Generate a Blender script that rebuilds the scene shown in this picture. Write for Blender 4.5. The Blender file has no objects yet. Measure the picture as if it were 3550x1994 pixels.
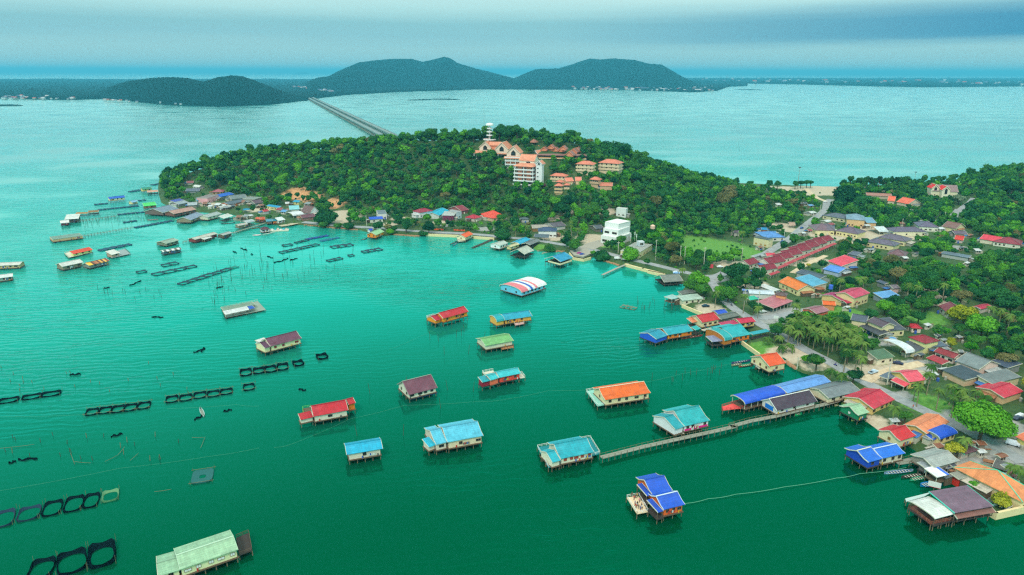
import bpy, math, random
import numpy as np
from mathutils import Vector, Matrix
R_ = math.radians
random.seed(7)
RNG = np.random.default_rng(11)
SC = bpy.context.scene
COL = SC.collection

# ------------------------------------------------------------------ camera
FPX, CX, CY, HCAM = 2400.0, 1775.0, 997.0, 130.0
PITCH = math.atan2(748.0, FPX)
ROLL = R_(0.16)
_F = np.array([0, math.cos(PITCH), -math.sin(PITCH)])
_U0 = np.array([0, math.sin(PITCH), math.cos(PITCH)])
_R0 = np.array([1.0, 0, 0])
_R = _R0 * math.cos(ROLL) + _U0 * math.sin(ROLL)
_U = _U0 * math.cos(ROLL) - _R0 * math.sin(ROLL)
cam_d = bpy.data.cameras.new('camera')
cam = bpy.data.objects.new('camera', cam_d)
COL.objects.link(cam)
cam_d.sensor_width = 36.0
cam_d.lens = FPX / 3550.0 * 36.0
cam_d.clip_start = 1.0
cam_d.clip_end = 200000.0
_m = Matrix(((_R[0], _U[0], -_F[0], 0), (_R[1], _U[1], -_F[1], 0), (_R[2], _U[2], -_F[2], HCAM), (0, 0, 0, 1)))
cam.matrix_world = _m
SC.camera = cam

# survey sheets: part of the survey picture, origin and scale
SHEET = dict(N=(0, 0, 1), F=(0, 0, .72563), C1=(0, 160, 2.147), C2=(1100, 160, 1.61), C3=(150, 560, 3.617), C4=(650, 620, 3.68),
             C5=(1200, 620, 4.257), C6=(1600, 420, 4.257), C7=(1700, 660, 4.257), D1=(2200, 560, 3.617),
             D2=(2850, 560, 3.617), D3=(2200, 900, 3.617), D4=(2700, 860, 4.257), D5=(3000, 1000, 3.618),
             D6=(2450, 1200, 3.617), D7=(2900, 1350, 2.894), E1=(0, 800, 4.135), E2=(700, 900, 3.617),
             E3=(1350, 900, 3.808), E4=(950, 1250, 3.215), E5=(1750, 1250, 2.411), E6=(0, 1200, 2.862),
             E7=(0, 1600, 2.862), L=(1600, 1250, 4.853), G=(1000, 280, 5.152), K=(3200, 1380, 4.523), J=(2300, 200, 2.061))

def N(s, p):
    o = SHEET[s]
    return (o[0] + p[0] / o[2], o[1] + p[1] / o[2])

def ray(u, v):
    d = _F + _R * ((u - CX) / FPX) - _U * ((v - CY) / FPX)
    return d

def at(s, p, z=0.0):
    u, v = N(s, p)
    d = ray(u, v)
    t = (z - HCAM) / d[2]
    return Vector((d[0] * t, d[1] * t, z))

def project(x, y, z):
    P = np.array([x, y, z - HCAM], dtype=float)
    w = P @ _F
    return (CX + FPX * (P @ _R) / w, CY - FPX * (P @ _U) / w, w)

# ------------------------------------------------------------------ terrain
coast_px = [('C3', (1450, 235)), ('C3', (1440, 330)), ('C3', (1450, 430)), ('C3', (1480, 520)), ('C3', (1700, 620)), ('C3', (2000, 640)),
            ('C3', (2350, 660)), ('C4', (660, 490)), ('C4', (850, 560)), ('C4', (1000, 575)), ('C4', (1180, 600)), ('C4', (1460, 590)),
            ('C4', (1660, 615)), ('C4', (2000, 640)), ('C4', (2200, 660)), ('C5', (200, 760)), ('C5', (560, 850)),
            ('C5', (740, 828)), ('C5', (1100, 850)), ('C5', (1200, 838)), ('C5', (1660, 855)), ('C5', (1880, 880)),
            ('C5', (2180, 895)), ('C5', (2230, 920)), ('C7', (250, 760)), ('C7', (330, 800)), ('C7', (640, 860)), ('C7', (700, 905)),
            ('C7', (900, 900)), ('C7', (1160, 925)), ('C7', (1225, 1003)), ('C7', (1375, 1030)), ('C7', (1480, 1005)), ('C7', (1560, 965)),
            ('C7', (1680, 1020)), ('C7', (1700, 1070)), ('C7', (1890, 1112)), ('C7', (2010, 1112)), ('C7', (2554, 1255)),
            ('D3', (370, 205)), ('D3', (640, 320)), ('D3', (560, 440)), ('D3', (520, 545)), ('D3', (600, 595)), ('D3', (830, 690)),
            ('D3', (980, 700)), ('D3', (1240, 780)), ('D3', (1420, 860)), ('D3', (1480, 960)), ('D3', (1360, 1045)), ('D3', (1560, 1195)), ('D3', (1880, 1230)),
            ('D3', (2010, 1380)), ('D6', (1200, 340)), ('D6', (1500, 420)), ('D6', (1640, 640)),
            ('D6', (1700, 760)), ('D6', (1880, 850)), ('D6', (1990, 940)), ('D6', (2170, 1075)), ('D7', (440, 440)), ('D7', (620, 545)), ('D7', (760, 590)),
            ('D7', (850, 680)), ('D7', (900, 770)), ('D7', (1130, 900)), ('D7', (1330, 960)), ('D7', (1480, 1100)), ('D7', (1545, 1235)),
            ('D7', (1600, 1275)), ('D7', (1881, 1212))]
coast = [tuple(at(s, p)[:2]) for s, p in coast_px]
coast += [(330, 130), (1000, 130), (1000, 960), tuple(at('N', (3550, 606))[:2]), tuple(at('N', (3330, 628))[:2]),
          tuple(at('N', (3120, 642))[:2]), tuple(at('N', (2888, 650))[:2]), tuple(at('N', (2700, 643))[:2]), tuple(at('N', (2550, 637))[:2]),
          (215, 925), (120, 960), (0, 975), (-180, 975), (-300, 960), (-370, 960), (-420, 900)]
CO = np.array(coast)
GX0, GX1, GY0, GY1, GS = -500.0, 960.0, 120.0, 1020.0, 4.0
gx = np.arange(GX0, GX1 + .1, GS); gy = np.arange(GY0, GY1 + .1, GS)
GXX, GYY = np.meshgrid(gx, gy)

def poly_sd(X, Y, P):
    x = X.ravel(); y = Y.ravel()
    dmin = np.full(x.shape, 1e18); inside = np.zeros(x.shape, bool)
    n = len(P)
    for i in range(n):
        ax, ay = P[i]; bx, by = P[(i + 1) % n]
        ex, ey = bx - ax, by - ay
        t = np.clip(((x - ax) * ex + (y - ay) * ey) / (ex * ex + ey * ey + 1e-9), 0, 1)
        dd = (x - ax - t * ex) ** 2 + (y - ay - t * ey) ** 2
        dmin = np.minimum(dmin, dd)
        c = ((ay > y) != (by > y)) & (x < (bx - ax) * (y - ay) / (by - ay + 1e-12) + ax)
        inside ^= c
    d = np.sqrt(dmin)
    return np.where(inside, d, -d).reshape(X.shape)

def vnoise(X, Y, sc, seed):
    r = np.random.default_rng(seed).random((64, 64))
    x = X / sc; y = Y / sc
    xi = np.floor(x).astype(int); yi = np.floor(y).astype(int)
    fx = x - xi; fy = y - yi
    fx = fx * fx * (3 - 2 * fx); fy = fy * fy * (3 - 2 * fy)
    a = r[yi % 64, xi % 64]; b = r[yi % 64, (xi + 1) % 64]; c = r[(yi + 1) % 64, xi % 64]; d = r[(yi + 1) % 64, (xi + 1) % 64]
    return (a * (1 - fx) + b * fx) * (1 - fy) + (c * (1 - fx) + d * fx) * fy

SD = poly_sd(GXX, GYY, CO)
base = np.where(SD > 0, np.minimum(1.7, SD * .45 - .15), np.maximum(-4, SD * .35 - .15))
base = np.where(SD > 8, base + vnoise(GXX, GYY, 30, 3) * .5 * np.clip((SD - 8) / 20, 0, 1), base)
# main hill: azimuth table of foot, ridge and back of the slope; ridge height from the tree line
def az(u, y_):            # world x/y of an image column at depth y
    return (u - CX) / FPX / math.cos(PITCH) * 1.0
tab = []
for (u, vt, yr, vf, yb) in [(540, 612, 800, 690, 900), (640, 586, 810, 672, 930), (745, 552, 820, 682, 955), (870, 520, 830, 690, 965),
                            (1000, 505, 830, 700, 970), (1100, 498, 830, 706, 970), (1170, 486, 825, 728, 970), (1330, 478, 820, 722, 970), (1430, 466, 810, 716, 970),
                            (1550, 460, 800, 722, 965), (1700, 460, 790, 730, 960), (1850, 455, 790, 772, 955), (1990, 472, 790, 800, 950),
                            (2110, 505, 790, 805, 940), (2190, 527, 790, 810, 930), (2260, 556, 790, 815, 920), (2340, 588, 795, 800, 905),
                            (2415, 612, 800, 780, 890), (2498, 628, 805, 740, 870), (2560, 642, 810, 700, 860)]:
    d = ray(u, vt); t = yr / d[1]
    zr = max(1.7, HCAM + d[2] * t - 8.5)
    a = d[0] / d[1]
    yf = at('N', (u, vf), 2)[1]
    tab.append((a, yf, yr, zr, yb))
T = np.array(tab)
A_ = GXX / GYY
yf = np.interp(A_, T[:, 0], T[:, 1]); yr = np.interp(A_, T[:, 0], T[:, 2]); zr = np.interp(A_, T[:, 0], T[:, 3], left=1.7, right=1.7); yb = np.interp(A_, T[:, 0], T[:, 4])
edge = np.clip((A_ - T[0, 0] + .03) / .06, 0, 1) * np.clip((T[-1, 0] + .06 - A_) / .1, 0, 1)
t1 = np.clip((GYY - yf) / (yr - yf), 0, 1); t2 = np.clip((yb - GYY) / (yb - yr), 0, 1)
prof = np.where(GYY < yr, t1 * (.55 + .45 * np.sin(t1 * math.pi / 2)) , t2 * t2 * (3 - 2 * t2))
hill = np.maximum(0, (zr - 1.7) * prof * edge)
hill += np.clip(hill, 0, 8) / 8 * (vnoise(GXX, GYY, 45, 5) - .5) * 5 * (1 - prof)
# second hill, at the right edge
c2 = np.array(at('N', (3700, 640), 20)[:2]); 
dx = (GXX - 690) / 135; dy = (GYY - 740) / 150
hill2 = 19 * np.clip(1 - (dx * dx + dy * dy) * .55, 0, 1) ** 1.2
base2 = base + np.where(SD > 0, (hill + hill2) * np.clip(SD / 14, 0, 1), 0)
GZ = base2

def ground(x, y):
    fx = (x - GX0) / GS; fy = (y - GY0) / GS
    i = int(min(max(fx, 0), len(gx) - 2)); j = int(min(max(fy, 0), len(gy) - 2))
    fx = min(max(fx - i, 0), 1); fy = min(max(fy - j, 0), 1)
    return float((GZ[j, i] * (1 - fx) + GZ[j, i + 1] * fx) * (1 - fy) + (GZ[j + 1, i] * (1 - fx) + GZ[j + 1, i + 1] * fx) * fy)

def ground_np(x, y):
    fx = np.clip((x - GX0) / GS, 0, len(gx) - 1.001); fy = np.clip((y - GY0) / GS, 0, len(gy) - 1.001)
    i = fx.astype(int); j = fy.astype(int); fx = fx - i; fy = fy - j
    return (GZ[j, i] * (1 - fx) + GZ[j, i + 1] * fx) * (1 - fy) + (GZ[j + 1, i] * (1 - fx) + GZ[j + 1, i + 1] * fx) * fy

def sd_at(x, y):
    fx = np.clip((np.asarray(x) - GX0) / GS, 0, len(gx) - 1.001).astype(int); fy = np.clip((np.asarray(y) - GY0) / GS, 0, len(gy) - 1.001).astype(int)
    return SD[fy, fx]

def hit(s, p, dz=0.0, zmin=-99):
    """the point seen at p that lies dz above the land"""
    u, v = N(s, p); d = ray(u, v); d = d / d[1]
    y = 120.0; py = y
    while y < 1015:
        if HCAM + d[2] * y <= max(zmin, ground(d[0] * y, y)) + dz: break
        py = y; y += 4
    lo, hi = py, y
    for _ in range(14):
        m = (lo + hi) / 2
        if HCAM + d[2] * m <= max(zmin, ground(d[0] * m, m)) + dz: hi = m
        else: lo = m
    return Vector((d[0] * hi, hi, HCAM + d[2] * hi))

# ------------------------------------------------------------------ materials
MATS = {}
def lin(c):
    return tuple(((x / 255) / 12.92 if x / 255 <= .04045 else ((x / 255 + .055) / 1.055) ** 2.4) for x in c)

def sat(c, k=1.22):
    l = .3 * c[0] + .6 * c[1] + .1 * c[2]
    return tuple(max(.002, l + (x - l) * k) for x in c)

def new_mat(name):
    m = bpy.data.materials.new(name); m.use_nodes = True
    nt = m.node_tree; nt.nodes.clear()
    o = nt.nodes.new('ShaderNodeOutputMaterial'); b = nt.nodes.new('ShaderNodeBsdfPrincipled')
    nt.links.new(b.outputs[0], o.inputs[0])
    return m, nt, b

def nd(nt, t, **k):
    n = nt.nodes.new(t)
    for a, v in k.items():
        if a.startswith('i_'): n.inputs[a[2:].replace('_', ' ')].default_value = v
        else: setattr(n, a, v)
    return n

def mixc(nt, fac, a, b, mode='MIX'):
    n = nt.nodes.new('ShaderNodeMix'); n.data_type = 'RGBA'; n.blend_type = mode
    for s, v in ((0, fac), (6, a), (7, b)):
        if hasattr(v, 'is_output'): nt.links.new(v, n.inputs[s])
        elif s == 0: n.inputs[s].default_value = v
        else: n.inputs[s].default_value = (*v[:3], 1)
    return n.outputs[2]

def ramp(nt, fac, stops):
    r = nt.nodes.new('ShaderNodeValToRGB'); nt.links.new(fac, r.inputs[0])
    e = r.color_ramp.elements
    while len(e) < len(stops): e.new(.5)
    for q, (p, c) in zip(e, stops): q.position = p; q.color = (*c[:3], 1) if len(c) > 2 else (c[0],) * 3 + (1,)
    return r.outputs[0]

def paint(rgb, rough=.75, wear=.25, scale=.35):
    """weathered painted wall, deck, post ... rgb as seen in the picture (sRGB)"""
    key = ('paint', rgb, rough, wear)
    if key in MATS: return MATS[key]
    m, nt, b = new_mat('painted_surface')
    c = tuple(min(.8, x * .88) for x in sat(lin(rgb), 1.12))
    tc = nd(nt, 'ShaderNodeTexCoord'); n = nd(nt, 'ShaderNodeTexNoise', i_Scale=scale, i_Detail=6.0, i_Roughness=.7)
    nt.links.new(tc.outputs['Object'], n.inputs['Vector'])
    f = ramp(nt, n.outputs[0], [(.35, (0, 0, 0)), (.75, (wear, wear, wear))])
    nt.links.new(mixc(nt, f, c, tuple(x * .45 + .02 for x in c)), b.inputs['Base Color'])
    b.inputs['Roughness'].default_value = rough
    MATS[key] = m
    return m

def roofmat(rgb, kind='sheet', wear=.66):
    key = ('roof', rgb, kind, wear)
    if key in MATS: return MATS[key]
    m, nt, b = new_mat('roof_' + kind)
    c = tuple(min(.8, x * .82) for x in sat(lin(rgb)))
    tc = nd(nt, 'ShaderNodeTexCoord'); mp = nd(nt, 'ShaderNodeMapping')
    nt.links.new(tc.outputs['Object'], mp.inputs['Vector'])
    mp.inputs['Scale'].default_value = (1.0, .22, .22)
    n = nd(nt, 'ShaderNodeTexNoise', i_Scale=1.1, i_Detail=7.0, i_Roughness=.75); nt.links.new(mp.outputs[0], n.inputs['Vector'])
    n2 = nd(nt, 'ShaderNodeTexNoise', i_Scale=.22, i_Detail=4.0); nt.links.new(tc.outputs['Object'], n2.inputs['Vector'])
    dark = tuple(x * .42 + .012 for x in c); lite = tuple(min(.9, x * 1.15 + .05) for x in c)
    f = ramp(nt, n.outputs[0], [(.38, (0, 0, 0)), (.72, (wear, wear, wear))])
    k1 = mixc(nt, f, c, dark)
    f2 = ramp(nt, n2.outputs[0], [(.45, (0, 0, 0)), (.7, (wear * .7,) * 3)])
    k2 = mixc(nt, f2, k1, lite)
    br = nd(nt, 'ShaderNodeTexBrick', i_Scale=.55, i_Mortar_Size=.0); br.inputs['Color1'].default_value = (.72, .72, .72, 1); br.inputs['Color2'].default_value = (1.12, 1.12, 1.1, 1); br.inputs['Brick Width'].default_value = 1.6; br.inputs['Row Height'].default_value = .6; nt.links.new(tc.outputs['Object'], br.inputs['Vector']); k2 = mixc(nt, .6, k2, br.outputs[0], 'MULTIPLY')
    # seams between the sheets
    w = nd(nt, 'ShaderNodeTexWave', wave_type='BANDS', bands_direction='X' if kind == 'tile' else 'Y', i_Scale=.42 if kind == 'sheet' else .9, i_Distortion=.15)
    nt.links.new(tc.outputs['Object'], w.inputs['Vector'])
    sm = ramp(nt, w.outputs['Fac'], [(.90, (0, 0, 0)), (.97, (.4, .4, .4))])
    k3 = mixc(nt, sm, k2, dark)
    nt.links.new(k3, b.inputs['Base Color'])
    w2 = nd(nt, 'ShaderNodeTexWave', wave_type='BANDS', bands_direction='X', i_Scale=2.2)
    nt.links.new(tc.outputs['Object'], w2.inputs['Vector'])
    bp = nd(nt, 'ShaderNodeBump', i_Strength=.5, i_Distance=.08); nt.links.new(w2.outputs['Fac'], bp.inputs['Height'])
    nt.links.new(bp.outputs[0], b.inputs['Normal'])
    b.inputs['Roughness'].default_value = .5 if kind == 'sheet' else .7
    MATS[key] = m
    return m

def stripes(name, cols, period, axis='X', rough=.6):
    """flat coloured bands of a roof, along its ridge"""
    key = ('stripes', name)
    if key in MATS: return MATS[key]
    m, nt, b = new_mat('banded_roof')
    tc = nd(nt, 'ShaderNodeTexCoord'); sp = nd(nt, 'ShaderNodeSeparateXYZ'); nt.links.new(tc.outputs['Object'], sp.inputs[0])
    mth = nd(nt, 'ShaderNodeMath', operation='DIVIDE'); nt.links.new(sp.outputs[axis], mth.inputs[0]); mth.inputs[1].default_value = period
    ad = nd(nt, 'ShaderNodeMath', operation='ADD'); nt.links.new(mth.outputs[0], ad.inputs[0]); ad.inputs[1].default_value = .5
    r = nt.nodes.new('ShaderNodeValToRGB'); r.color_ramp.interpolation = 'CONSTANT'; nt.links.new(ad.outputs[0], r.inputs[0])
    e = r.color_ramp.elements
    while len(e) < len(cols): e.new(.5)
    for i, (q, c) in enumerate(zip(e, cols)): q.position = i / len(cols); q.color = (*[x * .9 for x in lin(c)], 1)
    n = nd(nt, 'ShaderNodeTexNoise', i_Scale=.9, i_Detail=5.0); nt.links.new(tc.outputs['Object'], n.inputs['Vector'])
    nt.links.new(mixc(nt, ramp(nt, n.outputs[0], [(.4, (0, 0, 0)), (.8, (.5, .5, .5))]), r.outputs[0], (.06, .05, .04)), b.inputs['Base Color'])
    b.inputs['Roughness'].default_value = rough
    MATS[key] = m
    return m

WOOD = paint((105, 84, 66), .9, .5); DARKWOOD = paint((58, 50, 46), .9, .4); PALE = paint((215, 208, 190), .8, .3)
CONC = paint((168, 162, 150), .9, .4); POST = paint((120, 104, 82), .9, .5); WHITE = paint((236, 236, 232), .6, .12)
NETM, _, _b = new_mat('black_net'); _b.inputs['Base Color'].default_value = (.003, .010, .013, 1); _b.inputs['Roughness'].default_value = 1; _b.inputs['Specular IOR Level'].default_value = 0; GLASS = paint((28, 34, 42), .2, .0); BLACK = paint((20, 20, 22), .6, .1)
BAMBOO = paint((120, 116, 88), .85, .5); STAKE = paint((70, 80, 62), .9, .5); ROPE = paint((96, 160, 132), .9, .1)

# ------------------------------------------------------------------ mesh helpers
class MB:
    def __init__(s): s.v = []; s.f = []; s.m = []; s.mats = []
    def mi(s, m):
        if m not in s.mats: s.mats.append(m)
        return s.mats.index(m)
    def add(s, vs, fs, m):
        o = len(s.v); s.v += [tuple(q) for q in vs]; k = s.mi(m)
        for f in fs: s.f.append([i + o for i in f]); s.m.append(k)
        return s
    def box(s, x0, x1, y0, y1, z0, z1, m, bev=0):
        vs = [(x, y, z) for z in (z0, z1) for y in (y0, y1) for x in (x0, x1)]
        return s.add(vs, [(0, 2, 3, 1), (4, 5, 7, 6), (0, 1, 5, 4), (2, 6, 7, 3), (0, 4, 6, 2), (1, 3, 7, 5)], m)
    def bar(s, a, b, w, h, m):
        a = Vector(a); b = Vector(b); d = (b - a).normalized()
        side = d.cross(Vector((0, 0, 1)))
        if side.length < .01: side = Vector((1, 0, 0))
        side.normalize(); up = side.cross(d)
        vs = [p + side * (sx * w / 2) + up * (sz * h / 2) for p in (a, b) for sz in (-1, 1) for sx in (-1, 1)]
        return s.add(vs, [(0, 2, 3, 1), (4, 5, 7, 6), (0, 1, 5, 4), (2, 6, 7, 3), (0, 4, 6, 2), (1, 3, 7, 5)], m)
    def tube(s, pts, rads, m, n=6, cap=True):
        rings = []; o = len(s.v); k = s.mi(m)
        pts = [Vector(p) for p in pts]
        for i, p in enumerate(pts):
            d = (pts[min(i + 1, len(pts) - 1)] - pts[max(i - 1, 0)]).normalized()
            a = d.cross(Vector((.01, 1, .02) if abs(d.y) < .9 else (1, 0, 0))).normalized(); b = d.cross(a)
            r = rads[i] if hasattr(rads, '__len__') else rads
            for j in range(n):
                t = 2 * math.pi * j / n
                s.v.append(tuple(p + a * (math.cos(t) * r) + b * (math.sin(t) * r)))
        for i in range(len(pts) - 1):
            for j in range(n):
                s.f.append([o + i * n + j, o + i * n + (j + 1) % n, o + (i + 1) * n + (j + 1) % n, o + (i + 1) * n + j]); s.m.append(k)
        if cap:
            s.f.append([o + j for j in range(n)][::-1]); s.m.append(k)
            s.f.append([o + (len(pts) - 1) * n + j for j in range(n)]); s.m.append(k)
        return s
    def prism(s, prof, x0, x1, m):       # profile (y,z) pulled along x
        n = len(prof); vs = [(x0, y, z) for y, z in prof] + [(x1, y, z) for y, z in prof]
        fs = [tuple(range(n)), tuple(range(2 * n - 1, n - 1, -1))]
        fs += [(i + n, (i + 1) % n + n, (i + 1) % n, i) for i in range(n)]
        return s.add(vs, fs, m)
    def polyslab(s, pts, z0, z1, m):
        n = len(pts); vs = [(p[0], p[1], z0) for p in pts] + [(p[0], p[1], z1) for p in pts]
        return s.add(vs, [tuple(range(n))[::-1], tuple(range(n, 2 * n))] + [(i, (i + 1) % n, (i + 1) % n + n, i + n) for i in range(n)], m)
    def mesh(s, name):
        me = bpy.data.meshes.new(name); me.from_pydata(s.v, [], s.f)
        for m in s.mats: me.materials.append(m)
        me.polygons.foreach_set('material_index', s.m)
        me.validate(); me.update()
        return me
    def build(s, name, parent=None):
        o = bpy.data.objects.new(name, s.mesh(name)); COL.objects.link(o)
        if parent is not None: o.parent = parent
        return o

def tag(o, label=None, cat=None, group=None, kind=None):
    if label: o['label'] = label
    if cat: o['category'] = cat
    if group: o['group'] = group
    if kind: o['kind'] = kind
    return o

def empty(name, loc, rz=0.0, label=None, cat=None, group=None):
    o = bpy.data.objects.new(name, None); COL.objects.link(o)
    o.empty_display_size = .5
    o.location = loc; o.rotation_euler = (0, 0, rz)
    return tag(o, label, cat, group)

def inst(name, me, parent=None, loc=(0, 0, 0), rz=0.0, sc=None):
    o = bpy.data.objects.new(name, me); COL.objects.link(o)
    if parent is not None: o.parent = parent
    o.location = loc; o.rotation_euler = (0, 0, rz)
    if sc: o.scale = sc
    return o
# ------------------------------------------------------------------ sky, sun, air
W = bpy.data.worlds.new("World"); SC.world = W; W.use_nodes = True
nt = W.node_tree; nt.nodes.clear()
out = nt.nodes.new('ShaderNodeOutputWorld'); bg = nt.nodes.new('ShaderNodeBackground'); nt.links.new(bg.outputs[0], out.inputs[0])
SUN_EL, SUN_AZ = R_(48), R_(200)
sky = nt.nodes.new('ShaderNodeTexSky'); sky.sky_type = 'NISHITA'; sky.sun_disc = False
sky.sun_elevation = SUN_EL; sky.sun_rotation = SUN_AZ; sky.dust_density = 3.0
bg.inputs['Strength'].default_value = 0.1
tc = nd(nt, 'ShaderNodeTexCoord'); sp = nd(nt, 'ShaderNodeSeparateXYZ'); nt.links.new(tc.outputs['Generated'], sp.inputs[0])
mp = nd(nt, 'ShaderNodeMapping'); mp.inputs['Scale'].default_value = (1.3, 1.3, 26); nt.links.new(tc.outputs['Generated'], mp.inputs['Vector'])
n = nd(nt, 'ShaderNodeTexNoise', i_Scale=1.6, i_Detail=6.0, i_Roughness=.55); nt.links.new(mp.outputs[0], n.inputs['Vector'])
# layered overcast in view, added bands higher up: colour by height above the horizon, the layers wavering with the noise; heavier cloud to the right
m1 = nd(nt, 'ShaderNodeMath', operation='MULTIPLY_ADD'); nt.links.new(n.outputs[0], m1.inputs[0]); m1.inputs[1].default_value = .022; m1.inputs[2].default_value = -.011
m2 = nd(nt, 'ShaderNodeMath', operation='ADD'); nt.links.new(m1.outputs[0], m2.inputs[0]); nt.links.new(sp.outputs['Z'], m2.inputs[1])
S = 9.0
def sc_(c, k=1.0): return tuple(x * k for x in lin(c))
clouds = ramp(nt, m2.outputs[0], [(0.0, sc_((166, 206, 206))), (.030, sc_((156, 204, 207))), (.046, sc_((136, 192, 201))), (.062, sc_((132, 190, 198))),
                                  (.078, sc_((170, 216, 216))), (.10, sc_((192, 228, 224))), (.15, (.95, 1.35, 1.28)), (.25, (.55, 1.4, 1.32)), (.40, (.25, .95, .80)), (.6, (.4, .85, .74)), (.8, (1.4, 1.45, 1.35)), (1.0, (1.7, 1.6, 1.5))])  # unseen upper bands shaped in brightness and hue to colour the water
# heavy bluish bank on the right
mr = nd(nt, 'ShaderNodeMapRange'); nt.links.new(sp.outputs['X'], mr.inputs[0]); mr.inputs[1].default_value = .05; mr.inputs[2].default_value = .62
bank = ramp(nt, m2.outputs[0], [(.028, (0, 0, 0)), (.040, (1, 1, 1)), (.062, (1, 1, 1)), (.088, (0, 0, 0))])
mm = nd(nt, 'ShaderNodeMath', operation='MULTIPLY'); nt.links.new(mr.outputs[0], mm.inputs[0])
sb = nd(nt, 'ShaderNodeSeparateColor'); nt.links.new(bank, sb.inputs[0]); nt.links.new(sb.outputs[0], mm.inputs[1])
clouds = mixc(nt, mm.outputs[0], clouds, sc_((30, 132, 172)))
c10 = mixc(nt, 1.0, clouds, (S, S, S), 'MULTIPLY')
nt.links.new(mixc(nt, .12, c10, sky.outputs[0]), bg.inputs['Color'])

sd_ = bpy.data.lights.new('sun', 'SUN'); sun = bpy.data.objects.new('sun', sd_); COL.objects.link(sun)
sd_.energy = 1.5; sd_.angle = R_(10); sd_.color = (1, .95, .86)
dv = Vector((math.sin(SUN_AZ) * math.cos(SUN_EL), math.cos(SUN_AZ) * math.cos(SUN_EL), math.sin(SUN_EL)))
sun.rotation_euler = dv.to_track_quat('Z', 'Y').to_euler(); sun.location = (0, 0, 500)
SC.view_settings.view_transform = 'Standard'; SC.view_settings.look = 'None'; SC.view_settings.exposure = 0.42; SC.view_settings.gamma = 1.0
SC.cycles.use_denoising = False; SC.cycles.pixel_filter_type = 'BLACKMAN_HARRIS'; SC.cycles.filter_width = 1.3
SC.cycles.max_bounces = 5; SC.cycles.diffuse_bounces = 2; SC.cycles.glossy_bounces = 3; SC.cycles.volume_bounces = 0

# ------------------------------------------------------------------ water
m, nt, b = new_mat('bay_water')
tc = nd(nt, 'ShaderNodeTexCoord')
def vec(scale, rot=0.0):
    mp = nd(nt, 'ShaderNodeMapping'); mp.inputs['Scale'].default_value = scale; mp.inputs['Rotation'].default_value = (0, 0, rot)
    nt.links.new(tc.outputs['Object'], mp.inputs['Vector']); return mp.outputs[0]
big = nd(nt, 'ShaderNodeTexNoise', i_Scale=1.0, i_Detail=5.0, i_Roughness=.6); nt.links.new(vec((.0012, .0035, 1)), big.inputs['Vector'])
mid = nd(nt, 'ShaderNodeTexNoise', i_Scale=1.0, i_Detail=5.0); nt.links.new(vec((.010, .016, 1), .3), mid.inputs['Vector'])
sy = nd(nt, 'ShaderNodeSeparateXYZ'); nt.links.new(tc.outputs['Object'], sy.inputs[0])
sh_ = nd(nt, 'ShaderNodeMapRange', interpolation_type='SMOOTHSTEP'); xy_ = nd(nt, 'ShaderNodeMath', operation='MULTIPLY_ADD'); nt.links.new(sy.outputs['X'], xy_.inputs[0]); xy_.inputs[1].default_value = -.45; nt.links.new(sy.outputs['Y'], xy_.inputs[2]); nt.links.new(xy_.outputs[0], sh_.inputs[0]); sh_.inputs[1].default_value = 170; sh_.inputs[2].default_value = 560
body_sheen = mixc(nt, sh_.outputs[0], (.0, .050, .018), (.02, .27, .205))  # body colour lightened far out and leftward, standing in for reflected sky
c0 = mixc(nt, ramp(nt, big.outputs[0], [(.35, (0, 0, 0)), (.65, (.5, .5, .5))]), body_sheen, mixc(nt, sh_.outputs[0], (0, .055, .02), (.0, .36, .32)))
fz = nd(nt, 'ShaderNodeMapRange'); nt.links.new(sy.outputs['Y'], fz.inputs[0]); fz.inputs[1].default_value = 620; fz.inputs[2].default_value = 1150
c0 = mixc(nt, fz.outputs[0], c0, mixc(nt, ramp(nt, big.outputs[0], [(.4, (0, 0, 0)), (.62, (1, 1, 1))]), (.06, .28, .26), (.0, .26, .26)))  # far body paler still, painted to make up for weak sky reflection
c1 = mixc(nt, ramp(nt, mid.outputs[0], [(.4, (0, 0, 0)), (.75, (.18, .18, .18))]), c0, (.0, .03, .008))
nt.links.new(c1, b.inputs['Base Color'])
b.inputs['Specular IOR Level'].default_value = 0.0; b.inputs['Roughness'].default_value = 1.0
rg = ramp(nt, mid.outputs[0], [(.3, (.04,) * 3), (.7, (.13,) * 3)]); gl = nd(nt, 'ShaderNodeBsdfAnisotropic'); rgf = nd(nt, 'ShaderNodeMapRange'); nt.links.new(sy.outputs['Y'], rgf.inputs[0]); rgf.inputs[1].default_value = 900; rgf.inputs[2].default_value = 2500; rgf.inputs[4].default_value = .09; ra = nd(nt, 'ShaderNodeMath', operation='ADD'); nt.links.new(rg, ra.inputs[0]); nt.links.new(rgf.outputs[0], ra.inputs[1]); nt.links.new(ra.outputs[0], gl.inputs['Roughness']); fr = nd(nt, 'ShaderNodeFresnel', i_IOR=1.8)
fc = ramp(nt, fr.outputs[0], [(.08, (0.0, .55, .29)), (.15, (0.0, .66, .43)), (.25, (.04, .84, .72)), (.38, (.55, .98, .93)), (.6, (.9, 1.0, .97))]); nt.links.new(fc, gl.inputs['Color'])
mx = nd(nt, 'ShaderNodeMixShader'); nt.links.new(fr.outputs[0], mx.inputs[0]); nt.links.new(b.outputs[0], mx.inputs[1]); nt.links.new(gl.outputs[0], mx.inputs[2])
nt.links.new(mx.outputs[0], [q_ for q_ in nt.nodes if q_.type == 'OUTPUT_MATERIAL'][0].inputs[0])
w1 = nd(nt, 'ShaderNodeTexWave', wave_type='BANDS', bands_direction='Y', i_Scale=.075, i_Distortion=9.0, i_Detail=3.0); w1.inputs['Detail Scale'].default_value = 1.6
nt.links.new(vec((.55, 1, 1), R_(-14)), w1.inputs['Vector'])
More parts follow.
